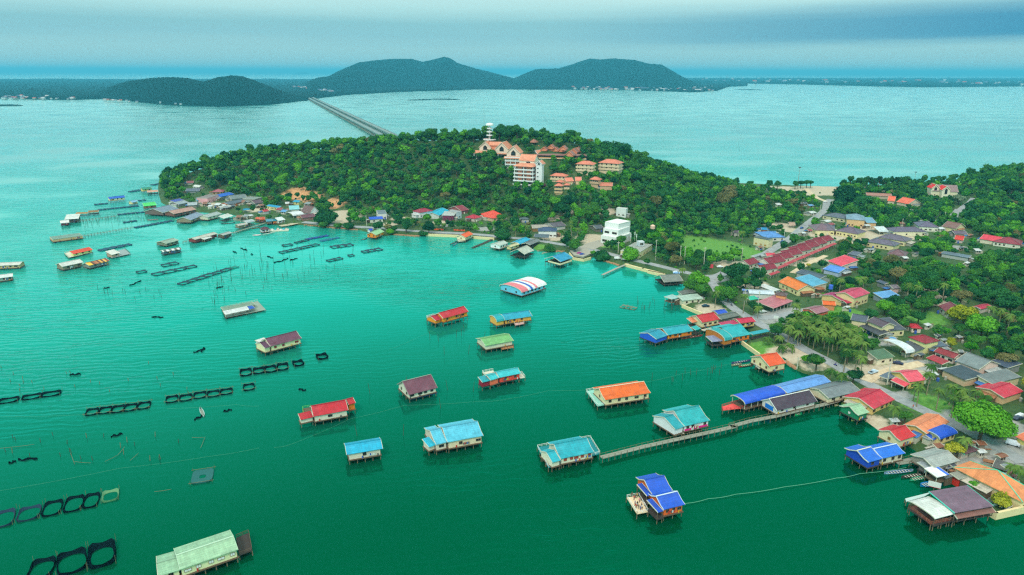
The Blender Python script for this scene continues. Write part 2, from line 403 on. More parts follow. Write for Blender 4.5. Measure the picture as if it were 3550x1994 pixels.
w2 = nd(nt, 'ShaderNodeTexNoise', i_Scale=1.0, i_Detail=4.0, i_Roughness=.65); nt.links.new(vec((.22, .55, 1), R_(-14)), w2.inputs['Vector'])
w3 = nd(nt, 'ShaderNodeTexNoise', i_Scale=1.0, i_Detail=2.0); nt.links.new(vec((.006, .009, 1)), w3.inputs['Vector'])
lf = nd(nt, 'ShaderNodeMapRange'); nt.links.new(xy_.outputs[0], lf.inputs[0]); lf.inputs[1].default_value = 250; lf.inputs[2].default_value = 620
aa = nd(nt, 'ShaderNodeMath', operation='MULTIPLY_ADD'); nt.links.new(lf.outputs[0], aa.inputs[0]); aa.inputs[1].default_value = .16; nt.links.new(w3.outputs[0], aa.inputs[2])
amp = ramp(nt, aa.outputs[0], [(.42, (.05,) * 3), (.54, (.22,) * 3), (.70, (1, 1, 1))])
s1 = nd(nt, 'ShaderNodeSeparateColor'); nt.links.new(amp, s1.inputs[0])
ma = nd(nt, 'ShaderNodeMath', operation='MULTIPLY_ADD'); nt.links.new(w2.outputs[0], ma.inputs[0]); ma.inputs[1].default_value = 1.5; nt.links.new(w1.outputs['Fac'], ma.inputs[2]); mf = nd(nt, 'ShaderNodeMath', operation='MULTIPLY'); nt.links.new(ma.outputs[0], mf.inputs[0]); nt.links.new(s1.outputs[0], mf.inputs[1])
bp = nd(nt, 'ShaderNodeBump', i_Strength=.5, i_Distance=.30); fd = nd(nt, 'ShaderNodeMapRange'); nt.links.new(sy.outputs['Y'], fd.inputs[0]); fd.inputs[1].default_value = 700; fd.inputs[2].default_value = 1500; fd.inputs[3].default_value = 1; fd.inputs[4].default_value = .5
mg = nd(nt, 'ShaderNodeMath', operation='MULTIPLY'); nt.links.new(mf.outputs[0], mg.inputs[0]); nt.links.new(fd.outputs[0], mg.inputs[1]); nt.links.new(mg.outputs[0], bp.inputs['Height']); nt.links.new(bp.outputs[0], b.inputs['Normal']); nt.links.new(bp.outputs[0], gl.inputs['Normal']); nt.links.new(bp.outputs[0], fr.inputs['Normal'])
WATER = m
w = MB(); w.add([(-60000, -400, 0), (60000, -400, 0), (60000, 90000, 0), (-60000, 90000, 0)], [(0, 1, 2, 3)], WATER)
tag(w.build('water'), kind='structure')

# ------------------------------------------------------------------ land
def patch_mask(lst, X, Y):
    M = np.zeros(X.shape)
    for (s, p, r) in lst:
        h = hit(s, p)
        M = np.maximum(M, np.clip(1.6 - np.hypot(X - h.x, (Y - h.y)) / r * 1.1, 0, 1))
    return M
sandy = [('D1', (2350, 380), 30), ('D1', (2250, 350), 26), ('D1', (2200, 400), 18), ('D1', (2430, 340), 25), ('D1', (1200, 1290), 12), ('D1', (1950, 860), 10), ('D1', (1800, 800), 14),
         ('D1', (1450, 305), 8), ('D1', (1700, 320), 9), ('D1', (1900, 325), 9), ('D2', (560, 330), 22), ('D2', (700, 340), 22), ('D1', (2000, 370), 18), ('D1', (1850, 350), 18), ('D2', (500, 900), 18), ('D2', (820, 900), 18), ('D2', (200, 960), 12), ('D2', (480, 960), 18), ('D2', (1150, 960), 8), ('D2', (20, 930), 14),
         ('D6', (1000, 120), 10), ('D6', (1100, 60), 9), ('D6', (1900, 330), 10), ('D6', (2100, 380), 9), ('D5', (250, 1050), 10), ('D5', (500, 990), 9), ('D5', (100, 1110), 9),
         ('D3', (1420, 330), 8), ('D3', (1550, 300), 7), ('D5', (850, 130), 16), ('D5', (880, 60), 12), ('D4', (2350, 760), 12), ('D3', (950, 610), 9), ('D3', (1650, 420), 6),
         ('C4', (1960, 480), 20), ('C4', (1980, 440), 17), ('C4', (1940, 530), 14), ('C4', (1350, 190), 16), ('C4', (1430, 205), 14), ('C4', (1560, 240), 15),
         ('C4', (1840, 300), 14), ('C4', (1860, 345), 14), ('C7', (1500, 700), 14), ('C7', (1400, 720), 9), ('C7', (950, 700), 12), ('C7', (1560, 780), 12), ('C7', (1700, 300), 10), ('C7', (1180, 300), 9), ('C7', (930, 410), 8),
         ('D2', (600, 850), 14), ('D2', (750, 880), 12), ('D2', (900, 910), 12), ('D2', (450, 1010), 12), ('D2', (640, 960), 10), ('D2', (1450, 850), 10),
         ('D7', (1350, 760), 8), ('D7', (1200, 800), 7), ('D7', (1500, 600), 7), ('D7', (350, 350), 7), ('D3', (2050, 300), 8), ('D3', (1950, 1180), 8), ('D1', (2030, 1280), 9), ('D1', (2300, 1240), 9),
         ('D6', (1330, 230), 7), ('C3', (2100, 540), 12), ('C3', (2300, 560), 10), ('C4', (900, 400), 12), ('C5', (800, 590), 10), ('C5', (640, 670), 8), ('C5', (1400, 640), 9)]
greyish = [('D3', (1000, 240), 10), ('D3', (1700, 740), 10), ('D3', (1850, 700), 10), ('D3', (2050, 670), 10), ('D4', (130, 970), 10), ('D4', (330, 960), 9), ('D5', (720, 960), 8),
           ('D7', (1400, 720), 8), ('D7', (1750, 380), 8), ('D7', (1600, 700), 9), ('D7', (1780, 620), 9), ('D7', (1250, 290), 8), ('D5', (130, 660), 7), ('D4', (1500, 1370), 8),
           ('C5', (2050, 740), 9), ('C5', (1500, 680), 8), ('D2', (1700, 1080), 9), ('D2', (1400, 1100), 8), ('D2', (1060, 620), 12), ('D7', (680, 60), 5), ('D7', (1100, 620), 6), ('D7', (1400, 1000), 8)]
cliff = [q_ for q_ in sandy if q_[0] == 'C4' and (q_[1][1] < 260 or q_[1] in ((1840, 300), (1860, 345)))]
sandy = [q_ for q_ in sandy if q_ not in cliff]; Mc = patch_mask(cliff, GXX, GYY)
meadow = [('D1', (700, 1010), 26), ('D1', (850, 1060), 30), ('D1', (1000, 1080), 30), ('D1', (1180, 1120), 26), ('D1', (1350, 1150), 20), ('D7', (880, 140), 11), ('D4', (2150, 1020), 14), ('D4', (950, 960), 12), ('D5', (560, 1040), 7), ('D5', (260, 970), 7), ('D3', (1600, 1100), 8), ('C7', (700, 830), 8), ('C7', (1750, 820), 8), ('D6', (1700, 660), 7)]; Mm = patch_mask(meadow, GXX, GYY)
Ms = patch_mask(sandy, GXX, GYY); Mg = patch_mask(greyish, GXX, GYY)
nx, ny = len(gx), len(gy)
verts = np.stack([GXX.ravel(), GYY.ravel(), GZ.ravel()], 1)
idx = np.arange(nx * ny).reshape(ny, nx)
q = np.stack([idx[:-1, :-1].ravel(), idx[:-1, 1:].ravel(), idx[1:, 1:].ravel(), idx[1:, :-1].ravel()], 1)
keep = (SD.ravel()[q].max(1) > -14)
q = q[keep]
def np_mesh(name, verts, quads, mats, smooth=False, attrs=None):
    me = bpy.data.meshes.new(name); k = quads.shape[1]
    me.vertices.add(len(verts)); me.vertices.foreach_set('co', np.ascontiguousarray(verts, np.float32).ravel())
    me.loops.add(quads.size); me.loops.foreach_set('vertex_index', np.ascontiguousarray(quads, np.int32).ravel())
    me.polygons.add(len(quads)); me.polygons.foreach_set('loop_start', np.arange(0, quads.size, k, dtype=np.int32))
    try: me.polygons.foreach_set('loop_total', np.full(len(quads), k, np.int32))
    except Exception: pass
    if smooth: me.polygons.foreach_set('use_smooth', np.ones(len(quads), bool))
    for m in mats: me.materials.append(m)
    me.update(calc_edges=True)
    for an, av in (attrs or {}).items():
        a = me.attributes.new(an, 'FLOAT', 'POINT'); a.data.foreach_set('value', np.ascontiguousarray(av, np.float32))
    return me
m, nt, b = new_mat('land_cover')
tc = nd(nt, 'ShaderNodeTexCoord')
n1 = nd(nt, 'ShaderNodeTexNoise', i_Scale=.12, i_Detail=8.0, i_Roughness=.7); nt.links.new(tc.outputs['Object'], n1.inputs['Vector'])
n2 = nd(nt, 'ShaderNodeTexNoise', i_Scale=.5, i_Detail=6.0, i_Roughness=.75); nt.links.new(tc.outputs['Object'], n2.inputs['Vector'])
g = ramp(nt, n1.outputs[0], [(.3, (.008, .045, .01)), (.5, (.025, .085, .014)), (.62, (.07, .11, .03)), (.75, (.18, .15, .08))])
g = mixc(nt, .5, g, ramp(nt, n2.outputs[0], [(.3, (.006, .035, .008)), (.7, (.08, .13, .03))]))
s = ramp(nt, n2.outputs[0], [(.3, (.34, .27, .18)), (.6, (.50, .42, .31)), (.8, (.58, .52, .43))])
gr = ramp(nt, n2.outputs[0], [(.3, (.20, .20, .19)), (.7, (.38, .38, .36))])
a1 = nd(nt, 'ShaderNodeAttribute', attribute_name='sand'); a2 = nd(nt, 'ShaderNodeAttribute', attribute_name='grey')
def edge_(a):
    q1 = nd(nt, 'ShaderNodeMath', operation='MULTIPLY_ADD'); nt.links.new(n2.outputs[0], q1.inputs[0]); q1.inputs[1].default_value = .8; nt.links.new(a.outputs['Fac'], q1.inputs[2])
    r_ = nd(nt, 'ShaderNodeMapRange'); nt.links.new(q1.outputs[0], r_.inputs[0]); r_.inputs[1].default_value = .85; r_.inputs[2].default_value = 1.15
    return r_.outputs[0]
a4 = nd(nt, 'ShaderNodeAttribute', attribute_name='meadow'); g = mixc(nt, edge_(a4), g, ramp(nt, n2.outputs[0], [(.3, (.04, .16, .015)), (.55, (.10, .26, .03)), (.8, (.24, .30, .09))]))
a3 = nd(nt, 'ShaderNodeAttribute', attribute_name='cliff')
cl = ramp(nt, n2.outputs[0], [(.3, (.30, .12, .05)), (.55, (.62, .33, .15)), (.8, (.75, .50, .28))])
nt.links.new(mixc(nt, edge_(a3), mixc(nt, edge_(a2), mixc(nt, edge_(a1), g, s), gr), cl), b.inputs['Base Color']); b.inputs['Roughness'].default_value = .95
LAND = m
me = np_mesh('ground', verts, q, [LAND], True, {'sand': Ms.ravel(), 'grey': Mg.ravel(), 'cliff': Mc.ravel(), 'meadow': Mm.ravel()})
o = bpy.data.objects.new('ground', me); COL.objects.link(o); tag(o, kind='structure')

# roads and paths, laid along surveyed centre lines
m, nt, b = new_mat('worn_asphalt')
tc = nd(nt, 'ShaderNodeTexCoord'); n1 = nd(nt, 'ShaderNodeTexNoise', i_Scale=.35, i_Detail=7.0, i_Roughness=.7); nt.links.new(tc.outputs['Object'], n1.inputs['Vector'])
nt.links.new(ramp(nt, n1.outputs[0], [(.3, (.20, .21, .22)), (.7, (.36, .37, .38))]), b.inputs['Base Color']); b.inputs['Roughness'].default_value = .9
ASPH = m
ROADPTS = []
def strip(name, pts, w, mat_, dz=.10, kind='structure'):
    P = [hit(s, p) for s, p in pts]; path = []
    for a, c in zip(P, P[1:]):
        k = max(1, int((c - a).length / 3.5))
        path += [a.lerp(c, i / k) for i in range(k)]
    path.append(P[-1])
    for _ in range(4):
        path = [path[0]] + [(path[i - 1] + path[i] * 2 + path[i + 1]) / 4 for i in range(1, len(path) - 1)] + [path[-1]]
    mb = MB(); vs = []
    for i, p in enumerate(path):
        d = path[min(i + 1, len(path) - 1)] - path[max(i - 1, 0)]; d.z = 0; d.normalize(); sd = Vector((-d.y, d.x, 0))
        ROADPTS.append((p.x, p.y, w / 2))
        z = max(ground(*(p + sd * t)[:2]) for t in (-w / 2, 0, w / 2)) + dz
        for t in (-.5, .5):
            c = p + sd * (w * t); vs.append((c.x, c.y, z))
        for t in (-.5, .5):
            c = p + sd * (w * t); vs.append((c.x, c.y, z - .6))
    fs = []
    for i in range(len(path) - 1):
        a = i * 4; fs += [(a, a + 1, a + 5, a + 4), (a + 2, a, a + 4, a + 6), (a + 1, a + 3, a + 7, a + 5)]
    mb.add(vs, fs, mat_)
    return tag(mb.build(name), kind=kind)
strip('road', [('C4', (1480, 552)), ('C4', (1680, 572)), ('C4', (1900, 592)), ('C5', (110, 705)), ('C5', (330, 715)), ('C5', (620, 738)), ('C5', (900, 765)), ('C5', (1280, 790)), ('C5', (1700, 805)), ('C5', (2150, 840)),
               ('C7', (330, 705)), ('C7', (600, 720)), ('C7', (850, 765)), ('C7', (1050, 800)), ('C7', (1330, 845)), ('C7', (1650, 905)), ('C7', (1830, 960)), ('C7', (2000, 1000)),
               ('C7', (2160, 1040)), ('C7', (2554, 1130)), ('D1', (540, 1370)), ('D3', (780, 190)), ('D3', (950, 260)), ('D3', (1060, 420)), ('D3', (1150, 540)), ('D3', (1260, 630)), ('D3', (1450, 740)),
               ('D3', (1680, 870)), ('D3', (1880, 960)), ('D3', (2100, 1120)), ('D6', (1330, 90)), ('D6', (1600, 230)), ('D6', (1830, 370)), ('D6', (2000, 470)), ('D7', (450, 10)),
               ('D7', (690, 125)), ('D7', (880, 215)), ('D7', (1150, 330)), ('D7', (1450, 480)), ('D7', (1700, 620)), ('D7', (1881, 740))], 6.0, ASPH)
strip('road', [('D3', (930, 240)), ('D3', (1100, 190)), ('D3', (1190, 120)), ('D1', (1400, 1270)), ('D1', (1600, 1190)), ('D1', (1800, 1060)), ('D1', (1960, 960)), ('D1', (2130, 810)), ('D1', (2290, 690)), ('D1', (2400, 600)), ('D1', (2410, 500)), ('D1', (2480, 470)), ('D2', (110, 480))], 7.0, ASPH)
strip('road', [('D3', (1430, 730)), ('D3', (1650, 740)), ('D3', (1900, 690)), ('D3', (2160, 650)), ('D4', (450, 920))], 6.5, ASPH)
SANDM = new_mat('packed_sand'); b = SANDM[2]; nt = SANDM[1]; tc = nd(nt, 'ShaderNodeTexCoord'); n1 = nd(nt, 'ShaderNodeTexNoise', i_Scale=.5, i_Detail=7.0); nt.links.new(tc.outputs['Object'], n1.inputs['Vector'])
nt.links.new(ramp(nt, n1.outputs[0], [(.3, (.45, .33, .2)), (.7, (.66, .52, .36))]), b.inputs['Base Color']); b.inputs['Roughness'].default_value = .95; SANDM = SANDM[0]
strip('path', [('D6', (1990, 440)), ('D5', (20, 1130)), ('D5', (250, 1050)), ('D5', (500, 985)), ('D5', (720, 940))], 5.5, SANDM, .14)
strip('path', [('D1', (1980, 1400)), ('D1', (2150, 1290)), ('D1', (2400, 1180))], 4.0, SANDM)
strip('path', [('D1', (2140, 330)), ('D1', (2200, 390)), ('D1', (2290, 460)), ('D1', (2400, 500))], 5.0, SANDM)
strip('path', [('C7', (1420, 860)), ('C7', (1560, 790)), ('C7', (1690, 760))], 13, CONC, .16)
strip('road', [('D2', (1720, 600)), ('D2', (1620, 720)), ('D2', (1400, 760)), ('D2', (1200, 740))], 7.0, ASPH)
strip('road', [('D2', (1900, 460)), ('D2', (1850, 520)), ('D2', (1750, 590)), ('D2', (1650, 690))], 6.0, ASPH)

# ------------------------------------------------------------------ far hills and far shores
m, nt, b = new_mat('far_woodland')
tc = nd(nt, 'ShaderNodeTexCoord')
n1 = nd(nt, 'ShaderNodeTexNoise', i_Scale=.018, i_Detail=9.0, i_Roughness=.75); nt.links.new(tc.outputs['Object'], n1.inputs['Vector'])
nt.links.new(ramp(nt, n1.outputs[0], [(.3, (.001, .018, .018)), (.6, (.001, .028, .024)), (.85, (.004, .04, .03))]), b.inputs['Base Color']); b.inputs['Roughness'].default_value = 1.0
b.inputs['Specular IOR Level'].default_value = 0.05
FARW = m
def far_ground(y): return 0
def hillmesh(name, sil, shore, yr_f, back, seed, z0=3.0):
    ul = [N(*q) for q in sil]; us = [N(*q) for q in shore]
    uu = np.array([a[0] for a in ul]); vv = np.array([a[1] for a in ul]); su = np.array([a[0] for a in us]); sv = np.array([a[1] for a in us])
    NS, NT = 220, 40
    U = np.linspace(uu[0], uu[-1], NS); V = np.interp(U, uu, vv); SV = np.interp(U, su, sv)
    rows = []; rr = np.random.default_rng(seed)
    for i in range(NS):
        pf = at('N', (U[i], SV[i]), 0); d = ray(U[i], V[i]); yf_ = pf.y
        yr_ = yf_ + yr_f; t = yr_ / d[1]; zr_ = max(z0, HCAM + d[2] * t); xa = d[0] / d[1]
        for j in range(NT):
            t = j / (NT - 1)
            if t < .6: k = t / .6; y = yf_ + (yr_ - yf_) * k; z = z0 + (zr_ - z0) * (.55 * k + .45 * math.sin(k * math.pi / 2)); 
            else: k = (t - .6) / .4; y = yr_ + back * k; z = 1 + (zr_ - 1) * math.cos(k * math.pi / 2)
            if j == 0: z = -1
            rows.append((xa * y, y, z))
    P = np.array(rows); sh = (np.tile(np.linspace(0, 1, NT), NS))
    nz = (vnoise(P[:, 0], P[:, 1], 160, seed) - .5) * .14 + (vnoise(P[:, 0], P[:, 1], 60, seed + 1) - .5) * .07
    wgt = np.clip(np.minimum(sh / .25, np.abs(sh - .6) / .2), 0, 1)
    P[:, 2] += nz * P[:, 2] * wgt + vnoise(P[:, 0], P[:, 1], 14, seed + 2) * 5 * (sh > .01)
    idx = np.arange(NS * NT).reshape(NS, NT)
    q = np.stack([idx[:-1, :-1].ravel(), idx[1:, :-1].ravel(), idx[1:, 1:].ravel(), idx[:-1, 1:].ravel()], 1)
    o = bpy.data.objects.new(name, np_mesh(name, P, q, [FARW], True)); COL.objects.link(o)
    return tag(o, kind='structure')
hillmesh('hills', [('C1', (700, 372)), ('C1', (760, 335)), ('C1', (850, 295)), ('C1', (970, 262)), ('C1', (1150, 239)), ('C1', (1300, 235)), ('C1', (1400, 246)), ('C1', (1515, 271)), ('C1', (1560, 255)), ('C1', (1620, 236)),
                 ('C1', (1720, 222)), ('C1', (1800, 229)), ('C1', (1900, 262)), ('C1', (2050, 322)), ('C1', (2200, 378)), ('C1', (2290, 403))],
         [('C1', (700, 385)), ('C1', (900, 405)), ('C1', (1200, 438)), ('C1', (1600, 452)), ('C1', (2000, 436)), ('C1', (2290, 405))], 380, 500, 21)
hillmesh('hills', [('C2', (-60, 205)), ('C2', (0, 178)), ('C2', (60, 172)), ('C2', (120, 140)), ('C2', (230, 92)), ('C2', (350, 78)), ('C2', (430, 72)), ('C2', (530, 72)), ('C2', (590, 90)), ('C2', (640, 78)), ('C2', (710, 60)),
                 ('C2', (740, 68)), ('C2', (780, 94)), ('C2', (880, 125)), ('C2', (960, 145)), ('C2', (1040, 166)), ('C2', (1110, 184))],
         [('C2', (-60, 262)), ('C2', (300, 240)), ('C2', (1110, 228))], 800, 1200, 31)
hillmesh('hills', [('C2', (1090, 185)), ('C2', (1150, 158)), ('C2', (1220, 130)), ('C2', (1350, 125)), ('C2', (1430, 100)), ('C2', (1520, 70)), ('C2', (1580, 75)), ('C2', (1650, 70)), ('C2', (1770, 78)), ('C2', (1850, 99)),
                 ('C2', (1920, 103)), ('C2', (1980, 138)), ('C2', (2050, 180)), ('C2', (2110, 205))],
         [('C2', (1090, 228)), ('C2', (1700, 234)), ('C2', (2110, 240))], 700, 1100, 41)
def lowland(name, shore, backv, z, seed, cell=9.0):
    us = [N(*q) for q in shore]; su = np.array([a[0] for a in us]); sv = np.array([a[1] for a in us])
    NS, NT = 500, 26; U = np.linspace(su[0], su[-1], NS); SV = np.interp(U, su, sv); rows = []
    for i in range(NS):
        a = at('N', (U[i], SV[i]), 0); c = at('N', (U[i], backv), 0); y0 = a.y; y1 = max(c.y, y0 * 1.02)
        for j in range(NT):
            y = y0 + (y1 - y0) * (j / (NT - 1)) ** 1.6; d = a.x / a.y; rows.append((d * y, y, -1 if j == 0 else z))
    P = np.array(rows); t = np.tile(np.arange(NT) > 0, NS)
    P[:, 2] += t * (vnoise(P[:, 0], P[:, 1], cell * 2.2, seed) * z * .9 + vnoise(P[:, 0], P[:, 1], 260, seed + 4) * z - z * .7)
    idx = np.arange(NS * NT).reshape(NS, NT)
    q = np.stack([idx[:-1, :-1].ravel(), idx[1:, :-1].ravel(), idx[1:, 1:].ravel(), idx[:-1, 1:].ravel()], 1)
    o = bpy.data.objects.new(name, np_mesh(name, P, q, [FARW], True)); COL.objects.link(o); tag(o, kind='structure')
lowland('far_shore', [('C1', (-300, 385)), ('C1', (0, 390)), ('C1', (200, 397)), ('C1', (500, 402)), ('C1', (800, 392)), ('C1', (1100, 420)), ('C1', (1700, 425)), ('C1', (2200, 400)), ('C1', (2290, 404)), ('G', (340, 345)), ('G', (600, 305)),
                      ('G', (900, 270)), ('G', (1100, 250)), ('G', (1700, 218)), ('G', (2000, 200)), ('C2', (700, 249)), ('C2', (900, 242)), ('C2', (1300, 243)), ('C2', (1700, 245)), ('C2', (1900, 252)), ('C2', (2100, 258)), ('C2', (2230, 250)), ('C2', (2300, 226)), ('C2', (2380, 224)), ('C2', (2400, 222))], 276, 9, 51)
lowland('far_shore', [('J', (100, 190)), ('J', (500, 183)), ('J', (1000, 192)), ('J', (1500, 205)), ('J', (1900, 212)), ('J', (2576, 205)), ('J', (3000, 208))], 274, 16, 61)
for s_, p0, p1 in (('C2', (500, 303), (640, 300)), ('C2', (620, 297), (800, 299)), ('C1', (-60, 443), (175, 443)), ('J', (500, 229), (725, 232))):
    a = at(s_, p0); c = at(s_, p1); mb = MB(); n_ = 26; vs = []
    for i in range(n_):
        t = i / (n_ - 1); p = a.lerp(c, t); w_ = 22 * math.sin(math.pi * t) ** .6 + 2; h_ = 5 * math.sin(math.pi * t) ** .5 * (.6 + .5 * random.random())
        vs += [(p.x, p.y - w_, -.5), (p.x, p.y - w_ * .4, h_), (p.x, p.y + w_ * .5, h_ * .8), (p.x, p.y + w_, -.5)]
    mb.add(vs, [(i * 4 + k, (i + 1) * 4 + k, (i + 1) * 4 + k + 1, i * 4 + k + 1) for i in range(n_ - 1) for k in range(3)], FARW)
    tag(mb.build('mangrove_bar'), kind='structure')
# small island at the horizon
hillmesh('far_island', [('C1', (2195, 207)), ('C1', (2215, 194)), ('C1', (2250, 190)), ('C1', (2280, 192)), ('C1', (2300, 206))], [('C1', (2195, 209)), ('C1', (2300, 209))], 300, 300, 71)
# ------------------------------------------------------------------ houses
KEEP = []          # (footprint centre, radius)
KEEPPX = []        # picture boxes of houses, so that planted trees leave them in view
ATTACH = {'annex', 'porch', 'lean_to', 'terrace_roof', 'restaurant_skirt', 'tarpaulin_roof', 'netted_shed', 'terrace'}
LAST = None
_wc = {}
def window_mesh(w, h, dark, frame):
    k = (w, h, dark, frame)
    if k not in _wc:
        mb = MB(); t = .09
        mb.box(-w / 2, w / 2, -.05, .03, 0, h, dark)
        mb.box(-w / 2 - t, -w / 2, -.1, .03, -t, h + t, frame); mb.box(w / 2, w / 2 + t, -.1, .03, -t, h + t, frame)
        mb.box(-w / 2, w / 2, -.1, .03, h, h + t, frame); mb.box(-w / 2, w / 2, -.14, .03, -t, 0, frame)
        mb.box(-.03, .03, -.08, -.04, 0, h, frame)
        _wc[k] = mb.mesh('window')
    return _wc[k]
_pc = {}
def post_mesh(h, r, m, nm='stilt'):
    k = (round(h, 1), r, m.name)
    if k not in _pc:
        mb = MB(); mb.tube([(0, 0, 0), (0, 0, h)], [r * 1.1, r * .9], m, 6); _pc[k] = mb.mesh(nm)
    return _pc[k]

def prof_roof(kind, D, s):
    """roof underside profile from the front eave (0,0) to the back eave"""
    if kind == 'gable': return [(0, 0), (D / 2, D / 2 * s), (D, 0)]
    if kind == 'flare': return [(0, 0), (D * .2, D * .2 * s * .55), (D / 2, D / 2 * s), (D * .8, D * .2 * s * .55), (D, 0)]
    if kind == 'arch':
        return [(D * (1 - math.cos(math.pi * i / 8)) / 2, D * .5 * s * math.sin(math.pi * i / 8) ** .9) for i in range(9)]
    if kind == 'shed': return [(0, 0), (D, D * s)]
    if kind == 'lean': return [(0, 0), (D, D * s)]
    return [(0, 0), (D, 0.02)]

def house(v, name, label, A, B, C, roof=(150, 60, 70), wall=(225, 215, 190), kind='gable', s=.42, h=2.4, base='water', zf=1.9, ov=.55, ovx=.6,
          win=0, side=0, rk='sheet', cat='house', group=None, walls=True, wdark=None, D=None, rmat=None, trim=None, floor=True, deck=None, wmat=None, nst=2.6,
          winh=1.0, door=False, front=None, back=1.0, low=None, par=None):
    """A,B: the ends of the near eave; C: an end of the ridge (gable, hip) or of the far eave (shed, flat)"""
    if base == 'water': ze = zf + h; a = at(v, A, ze); b = at(v, B, ze); z0 = 0.0
    else:
        a = hit(v, A, h + .25, .8); b0 = N(v, B); z0 = a.z - h - .25; zf = z0 + .25; ze = a.z; b = at(v, B, ze)
    d = (b - a); d.z = 0; L = d.length; e = d.normalized(); n = Vector((-e.y, e.x, 0))
    sl = 0 if kind == 'flat' else s
    # C on the roof plane rising at slope s from AB
    u, w_ = N(v, C); r = ray(u, w_); r = Vector(r)
    cam_ = Vector((0, 0, HCAM)); o_ = cam_ - a
    den = r.z - sl * r.dot(n); t = (sl * o_.dot(n) - o_.z) / den
    c = cam_ + r * t; dd = (c - a).dot(n)
    if D is None:
        D = dd * (2 if kind in ('gable', 'flare', 'arch', 'hip') else 1)
    D = max(2.2, min(D, 32.0))
    ang = math.atan2(e.y, e.x)
    ctr = a + e * (L / 2) + n * (D / 2)
    global LAST
    if par is None and name in ATTACH: par = LAST
    root = empty(name, (ctr.x, ctr.y, z0), ang, label, cat, group)
    if par is None: LAST = root
    zr = ze - z0; zfl = zf - z0
    KEEP.append((ctr.x, ctr.y, L / 2, D / 2, ang)); 
    pa = [project(*(a + e * (L * i) + n * (D * j * (1 if j else 0)) + Vector((0, 0, kz)))) for i in (0, 1) for j, kz in ((0, -h), (1, sl * D / 2 if kind != 'flat' else 0))]
    KEEPPX.append((min(q[0] for q in pa), max(q[0] for q in pa), min(q[1] for q in pa), max(q[1] for q in pa), ctr.y))
    X0, X1, Y0, Y1 = -L / 2, L / 2, -D / 2, D / 2
    if rmat is None: rmat = roofmat(roof, rk)
    wm = wmat or paint(wall, .8, .3)
    tr = paint(trim) if trim else None
    th = .16
    # roof
    rb = MB()
    if kind == 'hip':
        rl = max(0.0, L / 2 - D / 2 * .95); zz = D / 2 * s
        if L < D: rl = 0
        for z_, nm in ((0, 1),):
            vs = [(X0, Y0, zr), (X1, Y0, zr), (X1, Y1, zr), (X0, Y1, zr), (-rl, 0, zr + zz), (rl, 0, zr + zz),
                  (X0, Y0, zr - th), (X1, Y0, zr - th), (X1, Y1, zr - th), (X0, Y1, zr - th)]
            rb.add(vs, [(0, 1, 5, 4), (1, 2, 5), (2, 3, 4, 5), (3, 0, 4), (0, 6, 7, 1), (1, 7, 8, 2), (2, 8, 9, 3), (3, 9, 6, 0), (9, 8, 7, 6)], rmat)
        rc = paint(tuple(min(255, int(q * .8)) for q in roof)) if not tr else tr
        rb.bar((-rl, 0, zr + zz + .05), (rl + .01, 0, zr + zz + .05), .3, .14, rc)
        for sx in (-1, 1):
            for sy in (-1, 1): rb.bar((sx * rl, 0, zr + zz + .04), (sx * L / 2, sy * D / 2, zr + .04), .26, .12, rc)
        prf = None
    else:
        pr = prof_roof(kind, D, s)
        top = [(y + Y0, z + zr) for y, z in pr]; bot = [(y + Y0, z + zr - th) for y, z in pr][::-1]
        rb.prism(top + bot, X0, X1, rmat)
        if kind in ('gable', 'flare') and D > 4:
            k = max(range(len(pr)), key=lambda q_: pr[q_][1])
            rb.bar((X0 - .05, pr[k][0] + Y0, zr + pr[k][1] + .04), (X1 + .05, pr[k][0] + Y0, zr + pr[k][1] + .04), .42, .1, tr or paint(tuple(int(q * .82) for q in roof)))
        tm = tr or PALE
        for x_ in (X0, X1):          # barge boards
            for (y1_, z1_), (y2_, z2_) in zip(top, top[1:]):
                rb.bar((x_, y1_, z1_ - .1), (x_, y2_, z2_ - .1), .12, .3, tm)
    rf = rb.build('roof', root)
    # walls
    x0, x1, y0, y1 = X0 + ovx, X1 - ovx, Y0 + ov, Y1 - ov * back
    if front is not None: y0 = Y0 + front
    def zat(y):
        if kind == 'hip': return zr - th
        for (ya, za), (yb_, zb) in zip(pr, pr[1:]):
            if ya <= y - Y0 <= yb_ + 1e-6: return zr - th + za + (zb - za) * (y - Y0 - ya) / max(1e-6, yb_ - ya)
        return zr - th
    low = low if low is not None else (-.3 if base == 'land' else 0)
    if walls:
        wb = MB()
        if kind == 'hip': wb.box(x0, x1, y0, y1, zfl + low - (3 if base == 'land' else 0), zr - th - .003, wm)
        else:
            mids = [y + Y0 for y, z in pr if y0 < y + Y0 < y1]
            prof = [(y1, zfl + low - (3 if base == 'land' else 0)), (y0, zfl + low - (3 if base == 'land' else 0)), (y0, zat(y0))] + [(y, zat(y)) for y in mids] + [(y1, zat(y1))]
            wb.prism(prof[::-1], x0, x1, wm)
        wl = wb.build('wall', root)
        wd = wdark or GLASS
        frm = WOOD if wall[0] < 230 else paint((150, 120, 96))
        if win:
            W_ = min(1.1, (x1 - x0) / win * .42)
            me = window_mesh(round(W_, 1), winh, wd, frm)
            for i in range(win):
                x = x0 + (x1 - x0) * (i + .5 + random.uniform(-.14, .14)) / win
                if win > 3 and random.random() < .16: continue
                if random.random() < .3: me = window_mesh(round(W_ * 1.5, 1), winh * .8, wd, frm)
                else: me = window_mesh(round(W_, 1), winh, wd, frm)
                if door and i == win // 2: inst('door', window_mesh(.9, 1.9, wd, frm), root, (x, y0 - .012, zfl + .05)); continue
                inst('window', me, root, (x, y0 - .012, zfl + min(.9, h * .38)))
